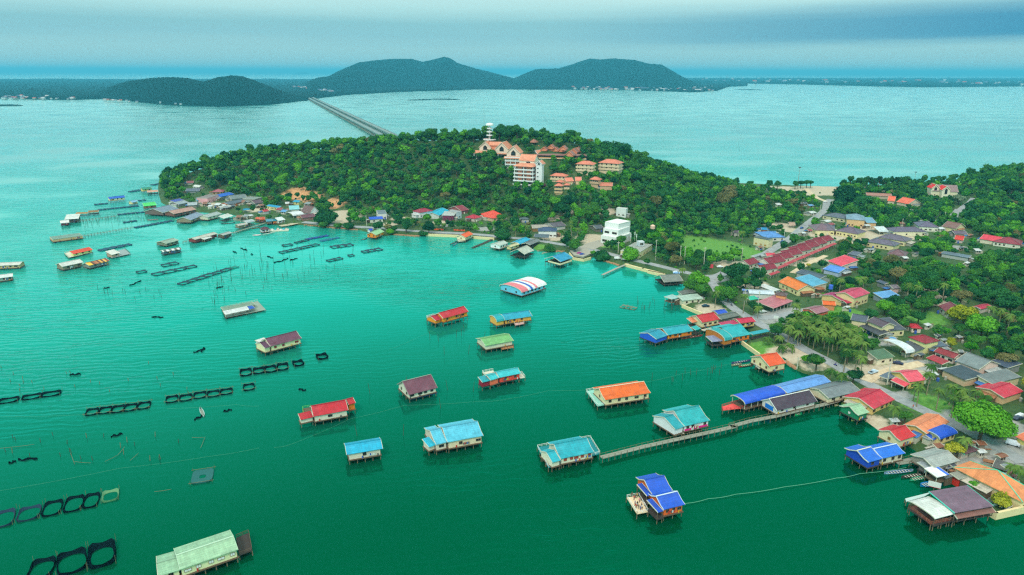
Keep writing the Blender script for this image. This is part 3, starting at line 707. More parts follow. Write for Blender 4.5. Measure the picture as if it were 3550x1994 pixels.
        if side:
            me = window_mesh(.9, winh, wd, frm)
            for i in range(side):
                y = y0 + (y1 - y0) * (i + .5) / side
                inst('window', me, root, (x0 - .012, y, zfl + min(.9, h * .38)), -math.pi / 2)
                if ctr.x < 0: inst('window', me, root, (x1 + .012, y, zfl + min(.9, h * .38)), math.pi / 2)
    else:
        nx_ = max(2, int(L / 3.5) + 1); pm = post_mesh(zr - zfl - th, .11, PALE if sum(wall) > 400 else WOOD, 'post')
        for i in range(nx_):
            x = x0 + (x1 - x0) * i / (nx_ - 1)
            inst('post', pm, root, (x, y0, zfl)); inst('post', pm, root, (x, y1, zfl))
    if base == 'water' and floor:
        fb = MB(); fb.box(x0 - .35, x1 + .35, y0 - .45, y1 + .35, zfl - .28, zfl - .003, DARKWOOD if sum(wall) < 400 else WOOD); fb.build('floor', root)
        stilts(root, [(x0, y0), (x1, y0), (x1, y1), (x0, y1)], zfl - .28, nst, z0)
    if deck:
        for dk in deck: add_deck(root, v, *dk)
    if walls and cat not in ('villa', 'hotel', 'temple', 'building') and par is None: clutter(root, x0, x1, y0, y1, zfl, base, L, D, ov, back)
    if par is not None: return attach(root, par)
    return root
SHEETS = [(200, 204, 204), (150, 156, 160), (176, 120, 90), (120, 124, 128), (70, 120, 190), (210, 200, 186)]
def clutter(root, x0, x1, y0, y1, zf, base, L, D, ov, back):
    r = random.Random(int(L * 97 + D * 31))
    if base == 'land':
        for side in (0, 1):
            if r.random() < .62:
                w = r.uniform(2.2, 4.2); d = r.uniform(.4, .8) * (y1 - y0); ya = y0 + r.uniform(.1, .9) * ((y1 - y0) - d) + .3; sg = -1 if side else 1; xe = x0 if side else x1
                mb = MB(); a, b = sorted((xe + sg * .02, xe + sg * w)); zt_ = zf + 1.9
                vs = [(xe + sg * .02, ya, zt_ + .5), (xe + sg * w, ya, zt_), (xe + sg * w, ya + d, zt_), (xe + sg * .02, ya + d, zt_ + .5)]; vs += [(p, q, t - .1) for p, q, t in vs]
                fs = [(0, 1, 2, 3), (7, 6, 5, 4), (0, 4, 5, 1), (1, 5, 6, 2), (2, 6, 7, 3), (3, 7, 4, 0)]
                mb.add(vs, fs if sg > 0 else [f[::-1] for f in fs], roofmat(r.choice(SHEETS), 'sheet', .9)); mb.build('lean_to_roof', root)
                mb = MB(); mb.box(a + .3, b - .3, ya + .3, ya + d - .3, zf - 1.5, zt_ - .15, r.choice((PALE, WOOD, CONC))); mb.build('shed_wall', root)
        if r.random() < .5: tx, ty = r.uniform(x0 + 1, x1 - 1), y0 - 1.6; mb = MB(); mb.tube([(tx, ty, zf - .3), (tx, ty, zf + 1.2), (tx, ty, zf + 1.4)], [.6, .6, .3], r.choice((paint((60, 90, 170)), CONC, PALE)), 10); mb.build('water_tank', root)
    else:
        for k in range(r.randint(1, 3)): mb = MB(); tx = r.uniform(x0, x1); c = paint(r.choice(((40, 90, 180), (190, 60, 50), (220, 220, 216), (60, 60, 64), (210, 170, 70)))); mb.tube([(tx, y0 - .22, zf), (tx, y0 - .22, zf + .75)], [.22, .22], c, 8); mb.build('barrel', root)
        if r.random() < .6:
            mb = MB(); xa = r.uniform(x0, x1 - 2.5)
            for k in range(5): mb.box(xa + k * .5, xa + k * .5 + .36, y0 - .34, y0 - .31, zf + .55, zf + 1.35, paint(r.choice(((230, 230, 226), (190, 60, 60), (60, 90, 170), (230, 190, 80), (90, 90, 96)))))
            mb.bar((xa - .2, y0 - .32, zf + 1.38), (xa + 2.6, y0 - .32, zf + 1.38), .03, .03, WOOD); mb.build('laundry_line', root)

def mat_of(o): return Matrix.Translation(o.location) @ Matrix.Rotation(o.rotation_euler.z, 4, 'Z')
def attach(root, par):
    """hand the parts of a wing over to the house it belongs to"""
    k = mat_of(par).inverted() @ mat_of(root)
    for c in list(root.children):
        if c.parent is not root: continue
        q = k @ mat_of(c); c.parent = par; c.location = q.to_translation(); c.rotation_euler = (0, 0, q.to_euler().z)
    bpy.data.objects.remove(root)
    return par

def stilts(root, quad, ztop, step, z0=0.0, r=.14, inner=True):
    """rows of piles under a rectangle given in local metres"""
    pm = post_mesh(ztop + 1.6, r, POST)
    pts = []
    (ax, ay), (bx, by), (cx, cy), (dx_, dy_) = quad
    la = math.hypot(bx - ax, by - ay); lb = math.hypot(dx_ - ax, dy_ - ay)
    na = max(2, int(la / step) + 1); nb = max(2, min(5, int(lb / (step * 1.15)) + 1))
    for i in range(na):
        for j in range(nb):
            if not inner and 0 < i < na - 1 and 0 < j < nb - 1: continue
            s_, t_ = i / (na - 1), j / (nb - 1)
            x = (ax * (1 - s_) + bx * s_) * (1 - t_) + (dx_ * (1 - s_) + cx * s_) * t_
            y = (ay * (1 - s_) + by * s_) * (1 - t_) + (dy_ * (1 - s_) + cy * s_) * t_
            pts.append((x, y))
    for x, y in pts[:90]: inst('stilt', pm, root, (x, y, -1.6))

def panel(root, m, side, a, b, z0, z1, name):
    w = [c for c in root.children if c.name.startswith('wall')][0].data; X = [v.co.x for v in w.vertices]; Y = [v.co.y for v in w.vertices]; x0, x1, y0, y1 = min(X), max(X), min(Y), max(Y); mb = MB()
    if side: mb.box(x0 - .05, x0 - .003, y0 + (y1 - y0) * a, y0 + (y1 - y0) * b, z0, z1, m)
    else: mb.box(x0 + (x1 - x0) * a, x0 + (x1 - x0) * b, y0 - .05, y0 - .003, z0, z1, m)
    mb.build(name, root)

def add_deck(root, v, quad, z=1.75, m=None, rail=None, st=True, mats=None, name='deck'):
    """quad: four picture points of a deck at height z, near-left first"""
    P = [at(v, p, z) for p in quad]
    bpy.context.view_layer.update()
    inv = (Matrix.Translation(root.location) @ Matrix.Rotation(root.rotation_euler.z, 4, 'Z')).inverted()
    Q = [inv @ p for p in P]
    m = m or WOOD
    mb = MB(); zt = Q[0].z
    mb.polyslab([(q[0], q[1]) for q in Q], zt - .22, zt, m); mb.build(name, root)
    if rail:
        rb = MB()
        for i in range(len(Q)):
            a, b = Q[i], Q[(i + 1) % len(Q)]
            if rail != 'all' and i not in rail[1]: continue
            rm = PALE if rail == 'all' else rail[0]
            up = Vector((0, 0, .95)); rb.bar(a + up, b + up, .09, .09, rm); rb.bar(a + up * .5, b + up * .5, .06, .06, rm)
            k = max(1, int((b - a).length / 1.6))
            for j in range(k + 1):
                p = a.lerp(b, j / k); rb.bar(p, p + up * 1.05, .1, .1, rm)
        rb.build('railing', root)
    if st and len(Q) == 4: stilts(root, [(q[0], q[1]) for q in Q], zt - .22, 2.6)
    KEEP.append((sum(p.x for p in P) / 4, sum(p.y for p in P) / 4, 5, 5, 0))

def lanes(v, name, label, pts, w=1.6, z=1.6, m=None, st=2.4, rail=True, cat='walkway', rm=None):
    """a pile walkway along picture points"""
    P = [at(v_, p, z) for v_, p in pts]
    o = P[0]; root = empty(name, (o.x, o.y, 0), 0, label, cat)
    m = m or paint((150, 150, 138), .9, .5)
    mb = MB(); rb = MB(); pm = post_mesh(z + 1.5 + (.9 if rail else 0), .1, POST)
    for a, b in zip(P, P[1:]):
        a = a - Vector((o.x, o.y, 0)); b = b - Vector((o.x, o.y, 0)); d = (b - a).normalized(); sd = Vector((-d.y, d.x, 0))
        mb.bar(a - Vector((0, 0, .1)), b - Vector((0, 0, .1)), w, .18, m)
        k = max(1, int((b - a).length / st))
        for i in range(k):
            p = a.lerp(b, i / k)
            for sgn in (-1, 1): inst('stilt', pm, root, (p.x + sd.x * sgn * w / 2, p.y + sd.y * sgn * w / 2, -1.5))
        if rail:
            for sgn in (-1, 1): rb.bar(a + sd * (sgn * w / 2) + Vector((0, 0, .85)), b + sd * (sgn * w / 2) + Vector((0, 0, .85)), .07, .07, BAMBOO)
    mb.build('planking', root)
    if rail: rb.build('railing', root)
    return root
TQ = (38, 178, 192); LB = (112, 196, 222); BL = (34, 92, 206); CR = (196, 36, 62); MA = (112, 58, 74); OR = (250, 122, 72); CREAM = (236, 214, 176); WHT = (238, 238, 234)
GRY = (138, 140, 144); DGR = (92, 96, 106); PK = (238, 120, 130); SAL = (246, 150, 118); ORW = (232, 130, 52); PUR = (120, 104, 128); BRN = (124, 98, 96)
H = house
# ---- houses standing in the bay, from the front of the picture to the back
h1 = H('E7', 'stilt_house', 'very large pale green roofed house at the bottom edge with a dark timber deck', (1785, 1072), (2362, 872), (1765, 925), (176, 208, 176), (236, 232, 186), 'gable', .22, 2.6, win=5, winh=.8, ovx=.4, rmat=None, trim=(190, 214, 190), cat='stilt house', wdark=WHITE)
add_deck(h1, 'E7', [(2375, 930), (2502, 885), (2468, 705), (2345, 755)], 1.6, DARKWOOD, (WOOD, (0, 1, 2)))
H('E7', 'annex', 'lower pale green roofed wing joined to the left end of the large pale green house at the bottom edge', (1565, 1140), (1785, 1075), (1553, 1010), (168, 202, 172), (236, 232, 186), 'gable', .2, 2.1, win=1, ovx=.3, cat='stilt house')
a1 = H('E4', 'stilt_house', 'long bright red roofed white house on piles, alone in the near left bay', (437, 624), (828, 551), (408, 507), CR, (226, 214, 196), 'gable', .5, 2.5, win=5, side=1, cat='stilt house')
add_deck(a1, 'E4', [(330, 600), (420, 585), (408, 520), (318, 535)], 1.7, WOOD, (paint((120, 200, 80)), (2, 3)))
b = a1
def sub(v, parent_label, *a, **k): return H(v, *a, **k)
H('E4', 'porch', 'small low red porch roof at the left end of the long bright red roofed house', (295, 662), (440, 628), (287, 588), CR, (226, 214, 196), 'shed', .25, 1.8, ovx=.3, cat='porch')
H('E4', 'annex', 'short crimson roofed annex with an orange wall at the right end of the long bright red roofed house', (830, 492), (910, 470), (816, 428), (186, 30, 56), (240, 128, 60), 'gable', .5, 2.9, ovx=.3, cat='annex')
H('E4', 'stilt_house', 'cream stilt house with a steep plain brown roof and blue edge, alone in the bay', (1500, 384), (1822, 302), (1395, 240), (112, 62, 80), (226, 214, 196), 'gable', .62, 2.0, win=4, side=2, cat='stilt house', trim=(150, 150, 142), deck=[(([(1505, 436), (1822, 362), (1815, 350), (1498, 420)]), 1.0, paint((28, 70, 140)), None, False)])
H('E4', 'stilt_house', 'small cyan roofed white hut on piles, left of the striped sky blue roof', (808, 1050), (1213, 981), (795, 940), (44, 176, 212), (226, 210, 192), 'gable', .38, 2.5, win=1, cat='stilt house', ovx=.9)
H('E4', 'stilt_house', 'long stilt house with a striped pale sky blue roof and white and orange walls', (1932, 910), (2333, 836), (1888, 742), LB, (232, 208, 178), 'flare', .36, 2.9, win=4, cat='stilt house')
H('E4', 'annex', 'pale sky blue roofed left wing stepped below the long sky blue roofed stilt house', (1806, 937), (1932, 908), (1752, 775), LB, (226, 206, 188), 'flare', .34, 2.6, win=1, ovx=.3, cat='annex')
H('E4', 'porch', 'cyan porch roof at the far left end of the long sky blue roofed stilt house', (1724, 966), (1806, 938), (1688, 862), (60, 186, 214), (226, 206, 188), 'shed', .2, 1.8, ovx=.3, cat='porch')
x = H('E5', 'stilt_house', 'long orange roofed cream house on piles with a pale fenced deck at its left', (838, 329), (1220, 269), (768, 234), OR, CREAM, 'flare', .4, 2.6, win=5, side=1, cat='stilt house', trim=(236, 214, 190))
add_deck(x, 'E5', [(775, 382), (850, 366), (770, 240), (680, 256)], 1.8, paint((150, 205, 190)), (WHITE, (0, 2, 3)))
x = H('E5', 'stilt_house', 'white stilt house with broad turquoise roof and magenta stripe beside the long pile walkway', (1502, 549), (1716, 500), (1372, 428), (36, 172, 178), (238, 234, 236), 'flare', .42, 2.5, win=4, cat='stilt house', ovx=.4)
add_deck(x, 'E5', [(1355, 575), (1500, 610), (1345, 465), (1270, 480)], 1.8, PALE, (WHITE, (2, 3)))
panel(x, paint((236, 40, 140), .8, .1), 0, .02, .98, 1.95, 2.7, 'wall_stripe')
H('E5', 'annex', 'turquoise roofed left wing of the house with the magenta stripe beside the walkway', (1424, 577), (1502, 551), (1335, 472), (32, 160, 172), (236, 232, 234), 'gable', .36, 2.5, ovx=.3, cat='annex')
x = H('E5', 'stilt_house', 'cyan roofed white house on a large white edged deck ending the long walkway', (466, 821), (747, 764), (383, 704), (30, 170, 186), (232, 222, 200), 'flare', .42, 2.4, win=5, cat='stilt house', wdark=paint((170, 60, 50)))
add_deck(x, 'E5', [(365, 895), (795, 778), (712, 645), (272, 725)], 1.7, paint((40, 132, 140), .9, .3), (WHITE, (0, 1, 2, 3)))
H('E5', 'annex', 'small cyan roofed left wing of the cyan roofed house on the white edged deck', (397, 853), (468, 833), (346, 766), (30, 176, 192), (232, 222, 200), 'gable', .4, 2.1, ovx=.25, cat='annex')
tw = H('E5', 'stilt_house', 'rear one of the twin bright blue roofed orange houses near the crowded platform', (1232, 1120), (1402, 1082), (1150, 1000), BL, (236, 110, 60), 'flare', .42, 2.9, win=1, cat='stilt house', group=None)
x = H('E5', 'stilt_house', 'front one of the twin bright blue roofed orange houses near the crowded platform', (1328, 1246), (1507, 1202), (1250, 1138), BL, (236, 110, 60), 'flare', .42, 2.6, win=3, cat='stilt house', trim=(210, 220, 235))
H('E5', 'lean_to', 'narrow blue lean-to roof on the left side of the rear twin blue roofed house', (1188, 1132), (1232, 1120), (1120, 1030), (26, 80, 190), (150, 100, 80), 'shed', .12, 2.5, ovx=.1, ov=.3, walls=False, cat='lean-to', par=tw)
H('E5', 'lean_to', 'narrow blue lean-to roof on the left side of the front twin blue roofed house', (1280, 1270), (1326, 1256), (1205, 1160), (26, 80, 190), (150, 100, 80), 'shed', .12, 2.4, ovx=.1, ov=.3, walls=False, cat='lean-to')
plat = empty('viewing_platform', at('E5', (1105, 1205), 0), 0, 'square pale platform on piles crowded with people, left of the twin blue roofs', 'platform')
add_deck(plat, 'E5', [(1105, 1282), (1197, 1264), (1118, 1128), (1018, 1145)], 1.8, paint((232, 208, 176)), (WHITE, (0, 1, 2, 3)))
add_deck(plat, 'E5', [(1150, 1200), (1225, 1190), (1222, 1172), (1145, 1180)], 1.7, PALE, None, name='gangway')
# middle of the bay
x = H('L', 'stilt_house', 'turquoise roofed pile house with a red and coral wall, left of the orange roof', (632, 288), (1004, 213), (588, 190), (90, 196, 204), (232, 84, 70), 'flare', .4, 2.6, win=2, cat='stilt house', wdark=BLACK)
H('L', 'annex', 'wing', (490, 332), (632, 290), (448, 248), (90, 196, 204), (240, 120, 90), 'gable', .34, 2.6, ovx=.2)
H('L', 'porch', 'porch', (352, 368), (490, 335), (300, 268), (30, 166, 176), (150, 24, 50), 'shed', .2, 2.3, ovx=.2)
add_deck(x, 'L', [(960, 305), (1068, 282), (1010, 215), (940, 230)], 1.8, PALE, (WHITE, (1, 2))); add_deck(x, 'L', [(385, 235), (560, 195), (530, 165), (350, 200)], 1.9, PALE, (WHITE, (2, 3)))
x = H('E3', 'stilt_house', 'crimson roofed house with orange walls on tall piles in the middle of the bay', (710, 779), (1046, 686), (642, 706), CR, (240, 150, 50), 'gable', .5, 2.4, zf=2.6, win=3, cat='stilt house')
add_deck(x, 'E3', [(600, 838), (705, 805), (590, 735), (490, 762)], 2.3, PALE, (WHITE, (2, 3)))
H('E3', 'annex', 'low crimson roof in front of the left end of the crimson roofed orange walled house', (612, 808), (706, 780), (568, 748), (190, 38, 70), (240, 150, 50), 'gable', .3, 1.7, zf=2.4, ovx=.2, cat='annex')
x = H('E3', 'stilt_house', 'turquoise roofed orange house with a pink terrace in front, in the middle of bay', (1521, 800), (1888, 746), (1468, 722), (30, 164, 190), (240, 170, 90), 'gable', .42, 2.3, win=4, cat='stilt house')
add_deck(x, 'E3', [(1660, 868), (1780, 845), (1750, 800), (1640, 822)], 1.6, paint((220, 170, 170)), (PALE, (0, 1, 3)))
H('E3', 'annex', 'lower turquoise roofed left wing of the house with the pink terrace', (1415, 822), (1521, 801), (1360, 746), (40, 170, 180), (240, 180, 100), 'arch', .5, 2.3, ovx=.3, cat='annex')
x = H('E3', 'stilt_house', 'green roofed house on piles just in front of the pink terrace house', (1266, 1140), (1641, 1071), (1208, 1045), (132, 186, 126), (225, 214, 190), 'gable', .3, 2.2, win=0, cat='stilt house', wmat=None, rmat=None)
add_deck(x, 'E3', [(1480, 1185), (1642, 1160), (1635, 1128), (1465, 1148)], 1.4, paint((190, 130, 90)), (WOOD, (0, 1)))
FLAG = stripes('flag', [(232, 120, 130), (240, 236, 236), (40, 96, 184), (238, 236, 240), (232, 130, 140), (240, 236, 232), (236, 238, 238)], 15.0)
H('E3', 'stilt_house', 'low arched roof house banded red, white and blue with a pale blue gable wall', (1745, 436), (2076, 330), (1638, 330), (240, 230, 230), (120, 196, 222), 'arch', .26, 2.3, zf=1.3, win=6, side=2, cat='stilt house', rmat=FLAG)
x = H('E2', 'stilt_house', 'brown purple roofed cream house with red shutters on piles, left in the bay', (860, 1088), (1252, 986), (818, 985), (108, 60, 82), (238, 224, 180), 'flare', .42, 2.6, win=4, cat='stilt house', wdark=paint((140, 30, 36)))
H('E2', 'annex', 'lower brown purple roofed left wing of the cream house with red shutters', (790, 1112), (861, 1090), (738, 1040), (92, 50, 78), (238, 224, 180), 'gable', .35, 2.4, ovx=.2, cat='annex')
H('E2', 'porch', 'small white flat roofed porch behind the left end of the brown purple roofed house', (715, 1035), (825, 1000), (705, 1000), WHT, (200, 200, 196), 'flat', .0, 2.1, ovx=.2, cat='porch')
x = H('E2', 'raft_shed', 'long netted grey work shed with a white front roof on a raft', (292, 690), (592, 626), (268, 645), (236, 236, 236), (120, 130, 120), 'shed', .3, 2.0, zf=.9, cat='shed', walls=False)
add_deck(x, 'E2', [(300, 728), (800, 628), (700, 520), (245, 610)], .9, paint((150, 160, 148), .9, .6), (PALE, (2, 3)))
H('E2', 'netted_shed', 'flat grey mesh roof behind the white front roof of the long raft work shed', (275, 640), (672, 565), (245, 598), (140, 158, 142), (120, 130, 120), 'flat', 0, 2.2, zf=.9, walls=False, floor=False, cat='shed', rk='tile')
H('E2', 'tarpaulin_roof', 'small blue tarpaulin roof at the right end of the white raft shed roof', (590, 623), (668, 605), (575, 588), (36, 84, 190), (120, 130, 120), 'shed', .1, 2.1, zf=.9, walls=False, floor=False, cat='roof')
# left edge rafts
H('E1', 'raft_house', 'white roofed raft house cut by the left picture edge, upper one of two', (-90, 505), (282, 488), (-90, 462), (226, 222, 216), (200, 170, 130), 'gable', .25, 2.2, zf=.8, win=4, cat='raft house')
H('E1', 'raft_house', 'white roofed raft hut cut by the left picture edge, lower one of two', (-80, 690), (186, 655), (-60, 640), (232, 232, 230), (150, 160, 150), 'gable', .25, 2.2, zf=.8, win=3, cat='raft house')
x = H('E1', 'raft_house', 'orange red roofed yellow raft house, top left of four rafts off the left shore', (1045, 334), (1332, 272), (1015, 290), (240, 90, 66), (240, 230, 160), 'shed', .35, 1.8, zf=1.0, win=3, cat='raft house', wdark=BLACK)
add_deck(x, 'E1', [(985, 385), (1330, 305), (1010, 300), (925, 325)], 1.0, PALE, (PALE, (2, 3)))
H('E1', 'raft_house', 'white roofed raft house, bottom left of four rafts off the left shore', (890, 516), (1196, 452), (872, 460), (226, 224, 220), (150, 130, 110), 'gable', .35, 2.5, zf=1.0, win=2, cat='raft house')
RUST = stripes('rust', [(250, 196, 60), (250, 190, 50), (90, 40, 36), (170, 96, 60), (190, 116, 66), (120, 56, 40), (236, 170, 70), (96, 44, 38), (240, 180, 80), (150, 60, 46)], 14.0)
H('E1', 'raft_house', 'raft house with a striped yellow and rust brown sheet roof off the left shore', (1275, 500), (1572, 430), (1240, 458), (180, 90, 50), (130, 130, 124), 'gable', .3, 2.2, zf=.9, win=2, cat='raft house', rmat=RUST)
x = H('E1', 'raft_house', 'raft hut with a white front roof, top right of four rafts off the left shore', (1600, 346), (1722, 316), (1508, 296), (240, 236, 230), (190, 150, 130), 'shed', .3, 2.0, zf=.9, cat='raft house', win=1)
add_deck(x, 'E1', [(1600, 388), (1868, 330), (1790, 262), (1520, 320)], .9, paint((150, 160, 160)), (WOOD, (1, 2)))
H('E1', 'raft_shed', 'long flat raft shed with tan plank front at the end of the left pile fence', (755, 128), (1185, 72), (770, 78), (128, 150, 136), (206, 168, 130), 'flat', 0, 1.9, zf=.9, win=0, cat='shed', ov=.1, ovx=.1)
H('C3', 'raft_house', 'white flat roofed house at the outer end of the upper left pier row', (265, 728), (442, 716), (262, 668), (236, 236, 232), (90, 84, 80), 'shed', .15, 2.4, zf=1.4, win=3, side=1, cat='stilt house')
H('C3', 'hut', 'tiny white gabled hut before the outermost white flat roofed house of the piers', (212, 775), (325, 765), (215, 740), (240, 238, 236), (110, 40, 60), 'gable', .5, 1.8, zf=1.0, win=1, cat='hut')
H('C3', 'shelter', 'low tan roofed shelter right of the outermost white house on the upper left pier', (400, 655), (548, 652), (400, 638), (190, 130, 60), (80, 70, 66), 'shed', .2, 1.6, zf=1.2, walls=False, cat='shelter')
H('C3', 'shelter', 'low brown roofed shelter between dark nets and the tan roofed shelter', (555, 642), (690, 634), (555, 616), (150, 110, 66), (80, 70, 66), 'shed', .2, 1.6, zf=1.2, walls=False, cat='shelter')
H('C3', 'stilt_house', 'bright blue roofed cream stilt house on the upper left pier row', (825, 470), (1030, 448), (812, 447), (40, 96, 200), (240, 226, 192), 'gable', .45, 2.3, zf=1.9, win=3, cat='stilt house')
H('C3', 'stilt_house', 'light green roofed brown hut among the nets of the upper left piers', (1262, 562), (1422, 545), (1258, 520), (110, 220, 130), (150, 90, 70), 'shed', .4, 2.2, zf=1.3, win=1, cat='hut')
H('C3', 'stilt_house', 'cream hut with a green ridge, the one nearest the wooded left point', (1240, 352), (1368, 338), (1236, 332), (70, 150, 120), (240, 210, 140), 'gable', .4, 2.2, zf=1.5, win=2, cat='hut')
H('C3', 'shelter', 'pinkish low roof just in front of the cream hut nearest the wooded left point', (1305, 388), (1442, 378), (1300, 365), (226, 170, 150), (120, 110, 100), 'shed', .2, 2.0, zf=1.5, walls=False, cat='shelter')
H('C3', 'hut', 'small cream hut with a pale blue roof between two dark net rows', (1115, 515), (1190, 500), (1120, 488), (150, 190, 220), (240, 220, 170), 'gable', .5, 1.8, zf=1.3, cat='hut')
x = H('C4', 'raft_house', 'long pale grey roofed pier house with a red end wall in the left bay', (100, 776), (385, 700), (72, 748), (206, 202, 192), (140, 60, 56), 'gable', .25, 2.3, zf=1.1, win=5, cat='pier house')
H('C4', 'raft_house', 'grey roofed pier house joined inshore of the long pale grey one', (460, 722), (572, 690), (448, 694), (176, 178, 176), (110, 90, 76), 'gable', .25, 2.3, zf=1.1, win=2, cat='pier house')
H('C4', 'shelter', 'white tarpaulin shelter leaning on the front of the long pale grey roofed pier house', (215, 775), (315, 745), (200, 752), WHT, (200, 200, 196), 'shed', .2, 1.5, zf=1.0, walls=False, cat='shelter')
H('C3', 'raft_house', 'greenish grey roofed raft house moored left of the pier in the left bay', (1545, 1030), (1705, 988), (1490, 998), (160, 176, 160), (130, 130, 110), 'gable', .2, 2.1, zf=.9, win=3, cat='raft house')
H('C3', 'raft_house', 'raft hut with a striped white and grey roof, below the greenish grey raft house', (1500, 1136), (1736, 1098), (1492, 1112), (200, 206, 200), (90, 110, 120), 'gable', .25, 2.0, zf=.9, win=2, cat='raft house', rmat=stripes('greyband', [(220, 224, 220), (90, 96, 96), (222, 226, 222), (110, 120, 116), (226, 226, 222), (120, 110, 100), (220, 220, 216), (80, 90, 92)], 15.0))
# ---- centre shore stilt houses
H('C5', 'stilt_house', 'pale green roofed orange hut on piles at the left centre shore', (442, 832), (562, 778), (362, 790), (168, 206, 160), (244, 140, 40), 'gable', .5, 2.3, win=1, side=2, cat='stilt hut')
H('C5', 'hut', 'tiny blue roofed white hut behind the pale green roofed orange hut', (345, 765), (402, 755), (335, 740), (30, 70, 200), WHT, 'gable', .4, 1.8, cat='hut')
x = H('C5', 'stilt_house', 'orange roofed cream hut on piles against the pale sea wall, centre of the shore', (1760, 868), (1878, 815), (1690, 826), (250, 112, 76), (242, 226, 190), 'gable', .45, 2.4, win=2, side=1, cat='stilt hut')
add_deck(x, 'C5', [(1660, 925), (1760, 915), (1690, 880), (1640, 905)], 1.6, PALE, (WHITE, (2, 3)))
H('C5', 'stilt_house', 'white walled stilt hut with a grey white roof, standing alone right of the sea wall', (2268, 988), (2395, 946), (2170, 958), (196, 204, 196), (238, 238, 238), 'flare', .3, 2.6, win=3, side=1, cat='stilt hut', wdark=BLACK, ov=.3, ovx=.3)
H('C7', 'stilt_house', 'tan roofed cream hut at the water edge next to the cyan roof, centre right shore', (300, 838), (435, 795), (282, 808), (216, 206, 170), (226, 200, 150), 'gable', .4, 2.2, win=2, cat='stilt hut')
H('C7', 'shed', 'bright cyan sheet roof shed behind the tan roofed hut at the centre right shore', (435, 795), (598, 722), (378, 755), (40, 170, 206), (120, 110, 100), 'gable', .3, 2.3, walls=False, cat='shed')
H('C7', 'shed', 'dark grey long shed roof just right of the bright cyan sheet roof at the shore', (590, 808), (745, 740), (525, 775), (120, 124, 126), (110, 100, 90), 'gable', .3, 2.1, walls=False, cat='shed')
H('C7', 'stilt_pavilion', 'open stilt pavilion with a pale grey roof on thin poles at the centre right shore', (506, 946), (646, 886), (425, 855), (196, 198, 186), (120, 110, 100), 'gable', .5, 2.4, zf=1.8, walls=False, cat='pavilion')
x = H('C7', 'stilt_pavilion', 'turquoise gable roofed pavilion with cream parapet on thin piles off the centre shore', (1036, 1056), (1217, 990), (935, 966), (24, 150, 190), (110, 60, 30), 'gable', .42, 2.1, zf=3.0, walls=False, cat='pavilion', nst=3.0)
add_deck(x, 'C7', [(1030, 1108), (1200, 1050), (1060, 985), (855, 1055)], 3.0, WOOD, None, False)
def parapet(root, v, quad, z, hh, m, sides=(0, 1, 2, 3), t=.15):
    inv = (Matrix.Translation(root.location) @ Matrix.Rotation(root.rotation_euler.z, 4, 'Z')).inverted()
    Q = [inv @ at(v, p, z) for p in quad]; mb = MB()
    for i in sides: a, b = Q[i], Q[(i + 1) % len(Q)]; mb.bar(a + Vector((0, 0, hh / 2)), b + Vector((0, 0, hh / 2)), t, hh, m)
    mb.build('parapet', root)
parapet(x, 'C7', [(1030, 1108), (1200, 1052), (1060, 985), (852, 1060)], 2.8, 1.2, paint((240, 226, 190)))
# ---- right shore stilt houses
x = H('D3', 'stilt_shed', 'weathered grey thatch roofed shed on short piles beside the sea wall, right shore', (372, 286), (612, 268), (378, 190), (134, 138, 132), (150, 110, 80), 'gable', .4, 1.8, zf=1.2, walls=False, cat='shed', rk='thatch')
x = H('D3', 'stilt_house', 'long turquoise roofed stilt house with orange walls and a blue seaward end wall', (416, 946), (736, 893), (350, 862), (22, 166, 180), (240, 130, 50), 'gable', .36, 2.3, win=5, cat='stilt house')
H('D3', 'annex', 'turquoise roofed seaward end of the long stilt house, with a blue gable wall and white terrace', (275, 1000), (418, 950), (210, 905), (20, 150, 176), (40, 90, 200), 'gable', .3, 2.2, ovx=.2, cat='annex', deck=[([(225, 1030), (280, 1020), (200, 940), (160, 958)], 1.7, PALE, (WHITE, (0, 2, 3)))])
x = H('D3', 'stilt_house', 'red roofed cream house with a salmon porch roof behind the long turquoise roofed one', (846, 790), (1072, 748), (775, 700), (200, 36, 60), (240, 220, 180), 'gable', .42, 2.9, zf=2.6, win=3, cat='house')
H('D3', 'porch', 'salmon roofed open porch with a blue balustrade at the left end of the red roofed house', (722, 792), (812, 772), (655, 735), (244, 150, 120), (60, 110, 190), 'shed', .25, 2.3, zf=2.2, walls=False, cat='porch')
lanes('D3', 'gallery', 'pale balustraded gallery along the water below the red roofed house', [('D3', (850, 885)), ('D3', (1110, 830))], 2.2, 2.0, PALE, 2.4, True, 'gallery')
H('D3', 'lean_to', 'small turquoise roof between the long turquoise house and the red roofed house', (765, 885), (835, 865), (735, 835), (40, 180, 180), (200, 60, 60), 'shed', .2, 2.2, walls=False, cat='lean-to')
x = H('D3', 'stilt_house', 'orange walled house on stout piles with a broad curved turquoise roof', (1217, 980), (1462, 936), (1060, 850), (48, 176, 184), (240, 130, 40), 'flare', .34, 2.6, zf=2.2, win=3, cat='house', trim=(60, 160, 160))
H('D3', 'annex', 'curved turquoise roof wing left of the broad turquoise roofed orange house', (1132, 1018), (1228, 998), (1015, 895), (40, 168, 172), (200, 120, 60), 'arch', .36, 2.4, zf=2.2, ovx=.2, cat='annex')
H('D3', 'terrace_roof', 'pale grey violet sheet roof over the seaward terrace of the turquoise roofed orange house', (972, 1032), (1132, 1016), (905, 958), (150, 156, 186), (120, 60, 50), 'shed', .1, 2.2, zf=1.8, walls=False, cat='roof')
H('D3', 'lean_to', 'long narrow turquoise roof reaching from the orange house to the shore road', (1480, 942), (1702, 898), (1450, 908), (40, 172, 186), (110, 90, 90), 'shed', .1, 2.4, zf=1.8, walls=False, cat='lean-to')
